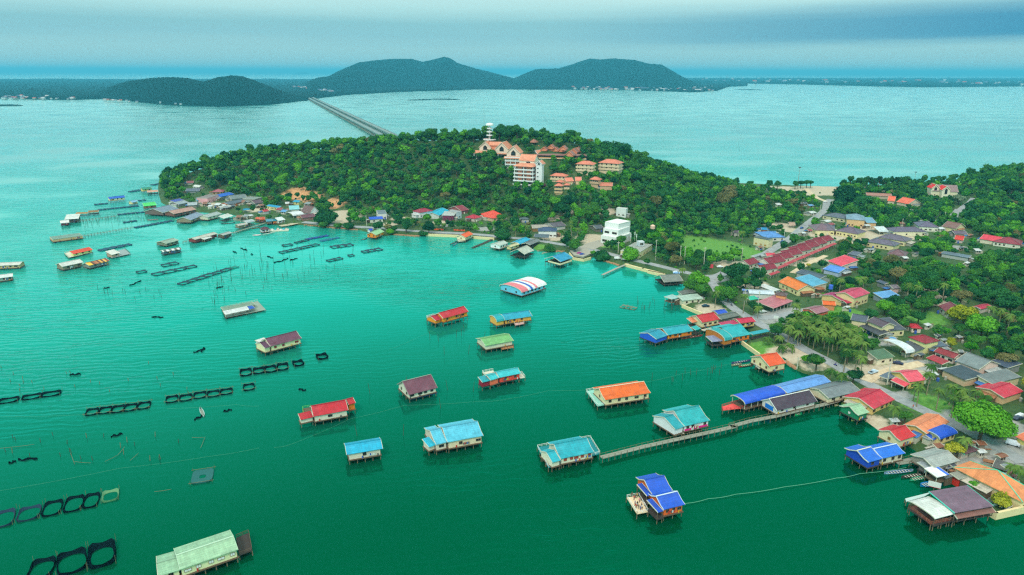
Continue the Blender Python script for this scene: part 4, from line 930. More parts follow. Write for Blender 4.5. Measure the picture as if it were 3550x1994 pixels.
H('D3', 'house', 'magenta red roofed cream house at the road end of the restaurant group', (1320, 800), (1522, 776), (1240, 748), (204, 48, 84), (238, 210, 140), 'gable', .35, 2.5, zf=1.9, win=3, cat='house')
H('D3', 'lean_to', 'flat magenta roof between the red roofed house and the magenta roofed house', (1110, 836), (1312, 800), (1180, 768), (196, 60, 100), (150, 110, 110), 'shed', .12, 2.2, zf=1.8, walls=False, cat='lean-to')
H('D3', 'shed', 'dark weathered grey shed roof right behind the red roofed house of the restaurant group', (1090, 752), (1330, 700), (1060, 700), (112, 116, 110), (120, 110, 100), 'gable', .25, 2.3, zf=1.8, cat='shed')
H('D3', 'shed', 'small bright blue roofed orange shed behind the red roofed house, near the parked dark car', (1045, 685), (1172, 662), (1010, 645), (28, 84, 200), (236, 120, 60), 'gable', .3, 2.5, zf=1.8, cat='shed')
x = H('D3', 'stilt_house', 'orange roofed cream gabled hut on piles with two long boats moored to its left', (1690, 1340), (1902, 1296), (1598, 1203), (250, 106, 74), (246, 218, 176), 'gable', .45, 2.9, zf=2.0, win=1, side=3, cat='stilt hut', wdark=paint((100, 40, 30)), ov=.35)
add_deck(x, 'D3', [(1560, 1368), (1680, 1340), (1560, 1270), (1475, 1300)], 1.7, PALE, (WHITE, (2, 3)))
x = H('D6', 'stilt_house', 'vivid blue roofed open restaurant on piles with a red terrace at its seaward end', (480, 729), (992, 596), (390, 640), (16, 90, 214), (220, 200, 140), 'arch', .34, 2.5, win=0, cat='restaurant', walls=False)
add_deck(x, 'D6', [(200, 805), (500, 770), (420, 690), (190, 760)], 1.7, paint((236, 96, 90)), (paint((200, 60, 70)), (0, 2, 3)))
H('D6', 'stilt_house', 'long light blue roofed white hall on piles joining the vivid blue roof', (1012, 592), (1562, 447), (925, 505), (118, 162, 226), (236, 220, 210), 'gable', .3, 2.8, win=7, cat='hall', wdark=paint((150, 50, 60)))
x = H('D6', 'stilt_house', 'steep dark purple roofed white house with a blue gable panel, beside the shoreward walkway', (880, 808), (1388, 692), (770, 662), (62, 40, 62), (238, 226, 220), 'gable', .62, 2.0, win=3, cat='stilt house', trim=(230, 226, 222), ov=.8); panel(x, paint((40, 120, 210)), 1, .22, .78, 2.1, 4.0, 'gable_panel')
x = H('D6', 'stilt_house', 'patched grey sheet roofed cream house on piles where the walkway meets the shore', (1532, 656), (1935, 560), (1385, 545), (128, 134, 138), (240, 220, 190), 'gable', .3, 2.4, win=4, cat='stilt house')
x = H('D6', 'stilt_house', 'small green walled hut with a pale green roof on thin piles, right shore', (1905, 868), (2042, 828), (1790, 752), (172, 206, 172), (24, 130, 90), 'flare', .42, 2.5, win=0, side=1, cat='stilt hut', wdark=WHITE)
H('D7', 'house', 'crimson roofed cream house at the shore just right of the small green hut', (372, 198), (586, 102), (300, 95), (204, 44, 76), (244, 206, 140), 'gable', .32, 2.7, base='land', win=5, cat='house', D=13)
x = H('D7', 'stilt_house', 'red hip roofed cream gabled house on piles in front of the large salmon tiled roof', (642, 517), (802, 462), (542, 408), (210, 34, 62), (246, 224, 186), 'flare', .42, 2.9, zf=2.0, win=0, side=1, cat='stilt house', wdark=paint((150, 110, 60)))
H('D7', 'house', 'large salmon tiled roof hall between the red roofed house and the shore road', (908, 446), (1136, 326), (765, 382), (246, 158, 124), (244, 190, 120), 'gable', .3, 3.4, base='land', win=0, cat='hall', rk='tile')
H('D7', 'lean_to', 'low dark red roof joining the red roofed house and the large salmon roof', (815, 468), (885, 440), (770, 400), (190, 40, 56), (240, 220, 180), 'shed', .15, 2.0, base='land', ovx=.1, cat='lean-to')
H('D7', 'house', 'vivid blue roofed shop with open front below the large salmon tiled roof', (1038, 502), (1216, 438), (965, 428), (24, 92, 212), (240, 216, 160), 'arch', .4, 2.5, base='land', win=3, cat='shop', trim=(200, 210, 220))
H('D7', 'lean_to', 'small blue awning roof at the left end of the vivid blue roofed shop', (968, 508), (1012, 490), (905, 450), (28, 90, 200), (240, 216, 160), 'shed', .2, 2.1, base='land', walls=False, cat='awning')
H('D7', 'stilt_house', 'bright blue roofed blue and white house on piles near the lower right shore', (462, 692), (692, 640), (388, 592), (48, 118, 222), (222, 210, 190), 'flare', .36, 2.7, zf=2.0, win=3, cat='stilt house', trim=(210, 220, 235))
H('D7', 'annex', 'lower left wing of the bright blue roofed house near the right edge, with a deep blue wall', (322, 732), (462, 694), (238, 605), (44, 112, 216), (24, 70, 180), 'flare', .34, 2.6, zf=2.0, win=1, cat='stilt house', trim=(226, 220, 200))
x = H('D7', 'shed', 'large pale grey sheet roof behind the row of moored boats at the right shore', (985, 786), (1238, 716), (915, 668), (178, 182, 180), (160, 150, 140), 'flare', .3, 2.6, zf=1.8, win=0, cat='shed')
H('D7', 'shed', 'small grey patched roof at the lower left corner of the large pale grey sheet roof', (890, 790), (955, 770), (830, 725), (170, 178, 184), (110, 100, 96), 'shed', .15, 2.0, zf=1.6, cat='shed')
x = H('D7', 'canopy', 'white canopy with a blue corner over the boat landing at the right shore', (1010, 884), (1134, 852), (886, 790), (238, 240, 244), (190, 180, 160), 'shed', .1, 2.3, zf=1.6, walls=False, cat='canopy', rmat=stripes('canopy', [(238, 240, 244), (238, 240, 244), (240, 242, 246), (60, 110, 226)], 6.0))
H('D7', 'shed', 'red orange walled shed with a flat grey roof right of the white and blue canopy', (1232, 905), (1338, 880), (1120, 842), (160, 160, 150), (220, 60, 30), 'shed', .08, 2.3, base='land', cat='shed')
x = H('D7', 'restaurant', 'broad brown violet restaurant roof with a teal gutter at the lower right shore', (1186, 1240), (1582, 1170), (938, 1022), (128, 102, 120), (150, 90, 80), 'shed', .1, 3.2, zf=2.2, walls=False, cat='restaurant', rk='tile', trim=(90, 210, 190), nst=3.4)
H('D7', 'restaurant_skirt', 'sloping brown skirt roof along the water side of the broad restaurant roof', (1215, 1300), (1600, 1232), (1190, 1246), (150, 104, 96), (120, 80, 70), 'shed', .45, 1.6, zf=2.2, walls=False, floor=False, cat='roof')
x = H('D7', 'terrace', 'white arched terrace roof at the seaward end of the broad brown restaurant roof', (988, 1300), (1182, 1248), (862, 1190), (240, 240, 236), (120, 60, 50), 'arch', .14, 2.6, zf=2.0, walls=False, cat='terrace', nst=3.2)
add_deck(x, 'D7', [(945, 1355), (1190, 1305), (960, 1120), (722, 1180)], 2.0, paint((130, 66, 56)), (paint((170, 110, 90)), (0, 2, 3)))
add_deck(x, 'D7', [(700, 1125), (880, 1075), (950, 1030), (690, 1095)], 1.6, paint((190, 210, 205)), None)
H('D7', 'house', 'salmon hip roof with teal edges at the right picture edge near the restaurant', (1870, 1135), (2050, 1060), (1850, 900), (246, 162, 120), (244, 220, 170), 'hip', .35, 3.2, base='land', cat='house', trim=(90, 205, 170), rk='tile', D=22)
H('D7', 'kiosk', 'brown flat roofed kiosk with a teal edge behind the large pale grey sheet roof', (1290, 652), (1436, 606), (1240, 592), (104, 70, 78), (240, 214, 200), 'shed', .05, 2.6, base='land', cat='kiosk', trim=(90, 200, 170), front=1.5)
H('D7', 'shed', 'dark grey flat roof beside the umbrellas at the right shore', (1560, 775), (1765, 840), (1520, 740), (104, 98, 98), (110, 96, 80), 'shed', .08, 2.2, base='land', cat='shed', D=6)
H('D7', 'house', 'salmon roofed yellow walled house at the right picture edge beside the silver van', (1790, 470), (1960, 560), (1800, 420), (240, 140, 110), (248, 230, 150), 'gable', .3, 2.6, base='land', cat='house', D=10)
# ---- walkways
lanes('E5', 'pile_walkway', 'long pile walkway running from the white edged deck to the right shore', [('E5', (805, 808)), ('E5', (1160, 718)), ('E5', (1490, 645)), ('E5', (1740, 592)), ('E5', (1928, 548)), ('D6', (300, 1005)), ('D6', (560, 935)), ('D6', (850, 880)), ('D6', (1200, 790)), ('D6', (1450, 735)), ('D6', (1650, 680))], 2.0, 1.7)
lanes('D7', 'pile_walkway', 'short pile walkway from the blue house to the large pale grey sheet roof', [('D7', (600, 735)), ('D7', (700, 720)), ('D7', (860, 680))], 2.6, 1.7)
lanes('C3', 'pile_walkway', 'thin pile fence walkway from the tan fronted raft shed to the dark nets', [('C3', (480, 935)), ('C3', (760, 890)), ('C3', (1130, 825))], 1.0, 1.2)
lanes('C3', 'pile_walkway', 'thin pile walkway inshore of the white house on the upper left pier', [('C3', (460, 745)), ('C3', (700, 715)), ('C3', (930, 680))], 1.0, 1.2)
lanes('C4', 'pile_walkway', 'pile walkway joining the grey roofed pier house to the left village shore', [('C4', (575, 690)), ('C4', (740, 640)), ('C4', (900, 590)), ('C4', (1000, 560))], 1.8, 1.3)
lanes('C3', 'pile_walkway', 'short pile walkway between the raft house and the long pier house in the left bay', [('C3', (1750, 1010)), ('C3', (1890, 975))], 1.2, 1.2)
lanes('C7', 'jetty', 'narrow concrete jetty reaching into the bay beside the turning place with parked vans', [('C7', (1655, 1245)), ('C7', (1860, 1150)), ('C7', (2035, 1078))], 1.8, 1.3, CONC, 3.0, False, 'jetty')
lanes('C5', 'jetty', 'dark timber jetty left of the white walled stilt hut at the centre shore', [('C5', (1860, 1015)), ('C5', (2020, 950)), ('C5', (2200, 870))], 2.2, .8, DARKWOOD, 3.0, False, 'jetty')
lanes('C4', 'pier', 'broad tan timber pier in front of the white roofed landing at the left village', [('C4', (1180, 600)), ('C4', (1290, 585)), ('C4', (1470, 545))], 6, 1.3, paint((190, 176, 150)), 3.0, False, 'pier')
# ------------------------------------------------------------------ houses on the land
LD = dict(base='land')
def HL(*a, **k): k.setdefault('base', 'land'); return house(*a, **k)
# left village
HL('C3', 'house', 'white roofed house half hidden in the trees of the wooded left point', (1870, 312), (1950, 322), (1860, 285), (230, 232, 226), (210, 210, 200), 'gable', .4, 2.6, win=2)
HL('C3', 'house', 'dull red roofed house left of the white one in trees of the left point', (1795, 272), (1885, 268), (1795, 245), (150, 90, 96), (200, 190, 180), 'gable', .35, 2.6)
HL('C3', 'shed', 'grey violet roofed shed among the trees below the white roofed house of the left point', (1780, 375), (1960, 368), (1775, 340), (110, 116, 134), (150, 150, 150), 'shed', .15, 2.4)
HL('C3', 'shed', 'dark blue edged white roof at the inner end of the upper left piers', (1640, 508), (1762, 482), (1622, 482), (70, 66, 170), (150, 150, 160), 'shed', .2, 2.3)
H('C3', 'house', 'broad blue grey corrugated roof above the rusty roof in the left village', (1500, 642), (1700, 590), (1445, 575), (134, 144, 162), (120, 96, 90), 'gable', .3, 2.4, base='water', zf=1.4)
RUSTY = roofmat((190, 150, 140), 'rusted', .9)
H('C3', 'house', 'rust streaked pale roofed house on piles at the water edge of the left village', (1640, 658), (1922, 602), (1615, 612), (190, 150, 140), (130, 80, 70), 'gable', .3, 2.4, base='water', zf=1.4, rmat=RUSTY, win=5)
HL('C3', 'house', 'grey roofed house behind the rust streaked roof, left one of the pair', (1700, 540), (1825, 512), (1662, 505), (160, 168, 176), (150, 140, 140), 'gable', .3, 2.5)
HL('C3', 'house', 'pale grey roofed house behind the rust streaked roof, right one of the pair', (1808, 552), (1928, 545), (1790, 515), (178, 184, 190), (150, 140, 130), 'gable', .3, 2.5)
H('C3', 'house', 'steel blue roofed pile shed left of the long pale grey roof, left village', (1850, 735), (2020, 668), (1865, 655), (146, 154, 176), (150, 130, 110), 'gable', .35, 2.3, base='water', zf=1.4, win=2)
H('C3', 'house', 'long pale grey roofed white walled house on piles at the left village shore', (2060, 702), (2242, 655), (2018, 668), (176, 182, 180), (222, 210, 190), 'gable', .3, 2.4, base='water', zf=1.4, win=3)
H('C3', 'house', 'almost white roofed boat shed on piles, rightmost at the left village shore', (2262, 716), (2382, 682), (2215, 678), (226, 228, 222), (130, 120, 110), 'shed', .35, 2.2, base='water', zf=1.4, walls=False)
x = HL('C3', 'house', 'flat roofed pink block with three dark windows in the left village', (2058, 462), (2200, 418), (1992, 436), (150, 130, 130), (250, 180, 186), 'flat', 0, 5.0, win=3, wdark=BLACK, ov=.1, ovx=.1)
HL('C3', 'shed', 'long bright blue sheet roof right of the pink block in the left village', (2215, 445), (2400, 408), (2195, 410), (30, 96, 200), (140, 130, 130), 'shed', .2, 3.2)
HL('C3', 'shed', 'light blue small roof left of the pink block in the left village', (1920, 492), (2000, 486), (1915, 466), (70, 160, 200), (180, 190, 190), 'gable', .35, 2.4)
HL('C3', 'house', 'grey and coral hip roofed house against the wood above the pink block', (2110, 385), (2262, 380), (2190, 345), (170, 100, 110), (190, 150, 120), 'hip', .4, 2.8, win=3)
HL('C4', 'rowhouse', 'long dark slate roof running across the middle of the left village', (520, 330), (770, 278), (480, 300), (90, 98, 112), (230, 110, 60), 'gable', .3, 2.8, win=5)
HL('C4', 'rowhouse', 'grey roofed row behind the long dark slate roof of the left village', (560, 262), (770, 240), (550, 212), (120, 128, 130), (170, 160, 150), 'gable', .3, 2.8)
HL('C4', 'house', 'dark brown roofed house at the wood edge right of the slate roofs', (862, 318), (965, 300), (860, 270), (96, 70, 84), (150, 150, 150), 'gable', .45, 2.8)
HL('C4', 'house', 'unfinished grey concrete block at the wood edge of the left village', (855, 262), (955, 235), (845, 215), (150, 150, 146), (150, 146, 136), 'flat', 0, 4.8, win=3, wdark=BLACK, ov=.1, ovx=.1)
HL('C4', 'house', 'tan walled house left of the unfinished grey concrete block', (792, 250), (848, 240), (790, 222), (120, 110, 106), (220, 180, 120), 'shed', .2, 3.4)
HL('C4', 'house', 'white walled low house in front of the long dark slate roof', (415, 368), (560, 350), (430, 345), (206, 206, 202), (240, 236, 236), 'shed', .2, 2.5, win=3)
HL('C4', 'awning', 'small flat cyan awning in the trees between the two halves of the left village', (702, 400), (792, 396), (730, 378), (30, 150, 190), (140, 140, 140), 'hip', .25, 2.3, walls=False)
HL('C4', 'house', 'long cyan roofed cream building below the bare cliff', (1005, 345), (1165, 368), (1010, 322), (60, 160, 206), (240, 224, 170), 'shed', .25, 3.2, win=5)
HL('C4', 'house', 'small cyan roofed cream house at the foot of the bare cliff', (1340, 292), (1418, 300), (1360, 268), (50, 160, 196), (236, 220, 160), 'gable', .4, 2.6, win=1)
HL('C4', 'house', 'tall brown A frame roof with white gable at the right of the left village', (1440, 425), (1560, 448), (1482, 330), (120, 88, 88), (244, 242, 244), 'gable', 1.05, 2.2, side=3, ovx=.2, wdark=BLACK)
HL('C4', 'house', 'pale aqua roofed house left of the tall brown A frame', (1300, 396), (1430, 388), (1252, 345), (150, 208, 214), (226, 216, 210), 'gable', .4, 2.8)
HL('C4', 'carport', 'white sheet carport in front of the tall brown A frame', (1345, 474), (1485, 452), (1325, 428), (236, 236, 240), (200, 200, 200), 'arch', .3, 2.2, walls=False)
HL('C4', 'house', 'dark maroon low roof right below the white gable of the A frame', (1462, 502), (1640, 482), (1500, 455), (108, 56, 72), (160, 120, 110), 'gable', .3, 2.4)
HL('C4', 'house', 'red roofed white hut in the middle of the green gap of the left village', (972, 422), (1045, 410), (980, 392), (180, 50, 60), (230, 220, 220), 'gable', .45, 2.3)
H('C4', 'hut', 'row hut with a coral sheet roof, left one on the left village shore', (858, 505), (925, 520), (850, 478), (226, 100, 60), (150, 90, 60), 'shed', .4, 2.1, base='water', zf=1.3)
H('C4', 'hut', 'row hut with an orange brown roof, right beside the coral sheet roof hut', (925, 522), (990, 518), (920, 488), (200, 90, 60), (150, 90, 60), 'shed', .4, 2.1, base='water', zf=1.3)
H('C4', 'hut', 'blue grey roofed hut between the coral hut and the white roofed landing', (1002, 545), (1085, 540), (1000, 515), (90, 150, 170), (130, 110, 100), 'gable', .3, 2.1, base='water', zf=1.3)
H('C4', 'hut', 'bright orange walled hut with a teal front roof left of the white roofed landing', (1085, 540), (1150, 535), (1090, 512), (40, 130, 150), (240, 120, 50), 'gable', .5, 2.2, base='water', zf=1.3)
H('C4', 'landing', 'white roofed boat landing at the right end of the left village', (1160, 535), (1250, 520), (1215, 480), (238, 238, 240), (226, 220, 210), 'shed', .3, 2.6, base='water', zf=1.4, win=2)
H('C4', 'shed', 'pale grey curved roofed shed on piles, upper one left of the orange hut row', (748, 568), (860, 545), (728, 535), (190, 196, 200), (150, 140, 130), 'arch', .4, 2.1, base='water', zf=1.3, walls=False)
H('C4', 'shed', 'pale grey roofed pile shed, lower left one below the curved roofed shed', (652, 600), (772, 578), (640, 576), (196, 190, 184), (150, 130, 110), 'gable', .3, 2.1, base='water', zf=1.3)
H('C4', 'boathouse', 'small maroon hip roofed white cabin on the moored float in the left bay', (940, 652), (1052, 640), (985, 608), (96, 46, 60), (226, 222, 226), 'hip', .5, 2.3, base='water', zf=.8, win=2)
# centre shore
HL('C5', 'house', 'flat bright blue roofed white house beside the shore road', (345, 600), (552, 588), (368, 562), (16, 84, 214), (226, 220, 206), 'shed', .05, 3.0, trim=(150, 30, 50), win=2)
HL('C5', 'house', 'white flat roofed two storey house behind the bright blue roof', (472, 520), (600, 512), (492, 462), (120, 126, 136), (240, 232, 226), 'shed', .12, 5.0, win=2, ov=.1, ovx=.1)
HL('C5', 'house', 'maroon hip roofed white two storey house with a terrace, centre shore', (1085, 502), (1285, 470), (1185, 425), (156, 40, 66), (244, 240, 240), 'hip', .42, 4.8, win=4, side=2)
HL('C5', 'porch', 'white terrace roof', (1030, 540), (1120, 520), (1080, 490), (220, 222, 220), (240, 236, 236), 'shed', .1, 2.5)
HL('C5', 'house', 'cyan roofed house between the maroon hip roof and the slanted grey roof', (1372, 545), (1520, 465), (1330, 470), (64, 180, 210), (220, 220, 214), 'gable', .35, 3.0)
HL('C5', 'house', 'slanted pale roofed house with a maroon framed two storey front, centre shore', (1410, 540), (1590, 545), (1560, 448), (196, 196, 194), (120, 50, 80), 'shed', .1, 4.6, win=3, wdark=GLASS, D=13)
HL('C5', 'house', 'tall grey walled flat block behind the slanted pale roof', (1625, 500), (1705, 480), (1640, 448), (176, 176, 180), (214, 218, 226), 'flat', 0, 6.0, win=1, ov=.1, ovx=.1)
HL('C5', 'house', 'long dull red roof right behind the tall grey walled block', (1700, 478), (1815, 458), (1605, 402), (140, 50, 66), (150, 90, 90), 'gable', .35, 2.6)
HL('C5', 'house', 'wide coral hip roofed bungalow among trees, centre shore', (2150, 585), (2370, 560), (2215, 458), (244, 96, 82), (230, 190, 160), 'hip', .42, 3.0, win=3)
HL('C5', 'annex', 'coral wing', (2010, 552), (2170, 585), (2100, 488), (244, 96, 82), (230, 190, 160), 'hip', .35, 2.8)
HL('C5', 'house', 'smaller crimson roofed bungalow left of the wide coral bungalow', (1895, 590), (2010, 560), (1945, 508), (190, 40, 70), (220, 200, 190), 'hip', .42, 2.7)
for i, (p, q) in enumerate([((1285, 745), (1440, 752)), ((1590, 755), (1750, 765))]):
    a, b = hit('C5', p, .5), hit('C5', q, .5); mb = MB(); mb.bar(a, b, .25, 1.4, paint((226, 90, 60)))
    k = int((b - a).length / 3)
    for j in range(k + 1): mb.bar(a.lerp(b, j / k) - Vector((0, 0, .7)), a.lerp(b, j / k) + Vector((0, 0, .95)), .4, .4, paint((240, 140, 90)))
    tag(mb.build('garden_wall'), ['orange garden wall beside the shore road, left of the gate gap', 'orange garden wall beside the shore road, right of the gate gap'][i], 'wall')
HL('C7', 'house', 'two storey white house with a dark blue hip roof, centre right shore', (700, 602), (985, 606), (800, 538), (62, 80, 116), (240, 238, 236), 'hip', .42, 5.0, win=5, side=2, D=11)
HL('C7', 'porch', 'grey porch', (640, 690), (860, 700), (660, 640), (92, 100, 112), (200, 190, 186), 'shed', .2, 2.6, walls=False)
HL('C7', 'house', 'tan grey roofed long house behind the dark blue hip roof', (622, 562), (850, 556), (650, 478), (176, 166, 156), (160, 120, 80), 'gable', .3, 2.8, D=12)
HL('C7', 'house', 'dark roofed house among palms right behind the tan grey roof', (930, 545), (1120, 520), (960, 470), (96, 88, 98), (220, 210, 206), 'gable', .3, 2.8)
HL('C7', 'shed', 'small dark grey roof left of the tall white building', (1560, 570), (1680, 560), (1570, 510), (84, 88, 96), (130, 120, 110), 'gable', .3, 2.6)
HL('C7', 'house', 'grey tiled roof half hidden by trees left of the palms, centre shore', (460, 430), (580, 425), (480, 392), (92, 104, 112), (200, 196, 190), 'hip', .4, 2.8)
# right side, along the road
HL('D1', 'house', 'cream two storey box house with a dark flat roof beside the blue roofed compound', (1492, 948), (1685, 985), (1560, 934), (70, 70, 78), (232, 216, 176), 'flat', 0, 6.0, win=3, wdark=paint((200, 150, 70)), ov=.25, ovx=.25)
HL('D1', 'house', 'wide pale blue roofed compound beside the inland road', (1640, 955), (1895, 950), (1740, 872), (104, 150, 214), (236, 226, 216), 'hip', .28, 3.0, win=3)
HL('D1', 'hut', 'small cyan roofed hut behind the wide pale blue roof', (1592, 855), (1668, 858), (1610, 826), (50, 140, 190), (200, 130, 100), 'gable', .3, 2.4)
HL('D1', 'hut', 'thatched hut alone on the dry field beside the inland road', (1940, 800), (2018, 802), (1955, 760), (190, 160, 144), (110, 90, 70), 'gable', .6, 2.0, walls=False, rk='thatch')
HL('D1', 'spirit_house', 'tiny dark roofed hut deep in the trees left of the cream box house', (1240, 890), (1300, 895), (1255, 860), (90, 80, 90), (190, 180, 170), 'gable', .7, 3.0)
HL('D1', 'house', 'coral roofed bungalow behind the first maroon townhouse', (1655, 1185), (1775, 1188), (1660, 1145), (226, 90, 106), (230, 200, 190), 'gable', .3, 2.8)
HL('D1', 'house', 'brown grey hip roofed cream house right of the inland road', (2265, 862), (2515, 868), (2370, 775), (128, 100, 112), (240, 222, 180), 'hip', .4, 3.4, win=4)
HL('D1', 'shed', 'long pale grey wall roof on the left of the maroon townhouses', (1500, 1200), (1690, 1140), (1500, 1170), (170, 176, 178), (200, 200, 196), 'shed', .1, 2.0)
TN = 0
town = [((1600, 1368), (1802, 1335), (1580, 1300), 'nearest the crossroads'), ((1690, 1290), (1905, 1245), (1650, 1210), 'second from the crossroads'), ((1790, 1240), (2005, 1195), (1755, 1165), 'third from the crossroads'),
        ((1895, 1192), (2115, 1150), (1870, 1115), 'fourth from the crossroads'), ((2000, 1150), (2225, 1100), (1960, 1070), 'fifth from the crossroads'), ((2110, 1105), (2330, 1055), (2080, 1030), 'sixth from the crossroads'),
        ((2205, 1065), (2420, 1018), (2180, 990), 'seventh from the crossroads'), ((2300, 1022), (2510, 980), (2275, 955), 'farthest from the crossroads')]
MRN = (136, 36, 56)
for i, (A, B, C, nm) in enumerate(town):
    x = HL('D1', 'townhouse', 'maroon roofed cream townhouse of the long row, ' + nm, A, B, C, MRN, (240, 222, 206), 'gable', .5, 3.2, win=2, side=1, group='maroon roofed townhouse row', cat='townhouse', rk='tile', ovx=.3)
    # gabled front porch roof
    A2 = (A[0] + 110, A[1] + 62); B2 = (B[0] + 28, B[1] + 52); C2 = (A[0] + 95, A[1] + 38)
    HL('D1', 'porch', 'porch', A2, B2, C2, (190, 44, 66), (240, 222, 206), 'shed', .25, 2.3, walls=False)
HL('D1', 'house', 'first maroon roofed cream house standing apart left of the townhouse row', (1435, 1300), (1570, 1262), (1410, 1228), MRN, (240, 224, 206), 'gable', .5, 3.0, win=2, side=1, rk='tile')
HL('D2', 'house', 'long slate grey roof at the junction of the inland road, top right village', (0, 672), (300, 722), (60, 625), (96, 98, 112), (226, 210, 176), 'hip', .3, 3.2, win=4)
HL('D2', 'house', 'large unfinished two storey house with a steel blue hip roof and open balconies', (305, 722), (545, 740), (430, 652), (138, 160, 180), (232, 190, 146), 'hip', .32, 6.2, win=4, wdark=BLACK)
HL('D2', 'annex', 'blue grey wing', (560, 768), (690, 772), (560, 700), (130, 170, 196), (232, 190, 146), 'shed', .15, 4.0)
HL('D2', 'bungalow', 'violet brown hip roofed cream bungalow below the unfinished house, left one', (-60, 850), (165, 868), (50, 775), (112, 96, 112), (240, 220, 170), 'hip', .4, 3.7, win=4, group='violet brown roofed bungalow estate')
HL('D2', 'bungalow', 'violet brown hip roofed cream bungalow below the unfinished house, right one with shed', (165, 865), (448, 912), (300, 808), (112, 92, 112), (240, 220, 170), 'hip', .4, 3.7, win=6, group='violet brown roofed bungalow estate')
HL('D2', 'bungalow', 'violet brown roofed bungalow topmost on the estate street, beside the pale yellow gable', (1215, 815), (1468, 828), (1290, 745), (108, 96, 122), (244, 236, 220), 'hip', .36, 3.7, win=4, group='violet brown roofed bungalow estate')
HL('D2', 'bungalow', 'violet brown roofed long bungalow, second from the top of the pale estate street', (895, 880), (1315, 880), (1060, 805), (104, 92, 116), (244, 230, 200), 'hip', .36, 3.7, win=6, group='violet brown roofed bungalow estate', D=14)
HL('D2', 'bungalow', 'violet brown roofed bungalow, third from the top on the right of the pale estate street', (700, 948), (1045, 1005), (870, 908), (108, 94, 112), (244, 220, 180), 'hip', .36, 3.7, win=6, group='violet brown roofed bungalow estate')
HL('D2', 'bungalow', 'violet brown roofed bungalow lowest on the right of the pale estate street', (548, 1002), (905, 1062), (730, 968), (108, 96, 116), (244, 220, 176), 'hip', .36, 3.7, win=6, group='violet brown roofed bungalow estate')
HL('D2', 'house', 'pale yellow gabled house with a brown roof at the top of the estate', (1500, 812), (1680, 845), (1590, 748), (132, 96, 90), (240, 226, 180), 'gable', .5, 3.0, win=2, side=2)
HL('D2', 'shed', 'white tent like canopy below the unfinished house', (720, 882), (848, 878), (735, 812), (222, 230, 234), (200, 206, 206), 'gable', .3, 2.4, walls=False)
HL('D2', 'house', 'red double roofed long house at the right edge, upper one', (1972, 968), (2210, 1008), (2060, 878), (222, 76, 92), (240, 222, 200), 'gable', .4, 3.0, D=14)
HL('D2', 'house', 'maroon hip roofed white house at the right edge, just below the red double roof', (2140, 1005), (2500, 1050), (2330, 945), (146, 48, 66), (240, 234, 216), 'hip', .38, 3.0, win=6)
HL('D2', 'house', 'brown roofed house alone in the trees below the estate', (810, 1160), (1045, 1192), (930, 1095), (120, 84, 92), (200, 190, 180), 'hip', .4, 2.8)
HL('D2', 'shed', 'grey flat roofed shed in the trees left of the brown roofed house', (320, 1160), (440, 1182), (340, 1110), (110, 116, 134), (150, 150, 150), 'shed', .1, 2.6)
HL('D2', 'house', 'coral roofed house right behind the end of the maroon townhouse row', (75, 1245), (235, 1310), (175, 1180), (232, 92, 100), (230, 210, 200), 'shed', .3, 2.8, D=12)
HL('D2', 'house', 'light blue roofed house just below the coral roofed one', (10, 1345), (215, 1390), (90, 1290), (110, 160, 224), (210, 210, 214), 'shed', .12, 2.6)
HL('D2', 'shed', 'long grey roof with a pale ridge in the trees at the right', (1490, 1150), (1840, 1210), (1520, 1120), (112, 122, 138), (190, 190, 186), 'shed', .1, 2.6)
HL('D2', 'hut', 'small red roofed hut in the trees left of the red double roof', (1655, 975), (1770, 990), (1690, 925), (216, 70, 50), (220, 200, 190), 'gable', .5, 2.4)
HL('D2', 'shed', 'brown violet low roof between the white gable house and the red double roof', (1660, 905), (1830, 910), (1680, 868), (110, 90, 108), (180, 160, 150), 'gable', .3, 2.5)
HL('D2', 'house', 'coral tiled gabled house in the far trees, left one of two', (818, 492), (912, 500), (850, 432), (240, 120, 96), (226, 200, 180), 'gable', .5, 2.8)
HL('D2', 'house', 'coral tiled gabled house in the far trees, right one of two', (930, 505), (1085, 535), (980, 438), (240, 122, 100), (226, 200, 180), 'gable', .5, 2.8)
HL('D2', 'house', 'long faded brown roof in the far trees above the two coral roofs', (560, 425), (880, 440), (570, 390), (176, 124, 112), (200, 180, 160), 'gable', .3, 2.8)
x = HL('D2', 'temple_hall', 'long faded brown roofed temple hall on the skyline right of the far trees', (1380, 370), (1712, 385), (1400, 285), (150, 124, 124), (240, 226, 196), 'gable', .6, 5.5, win=4, cat='temple')
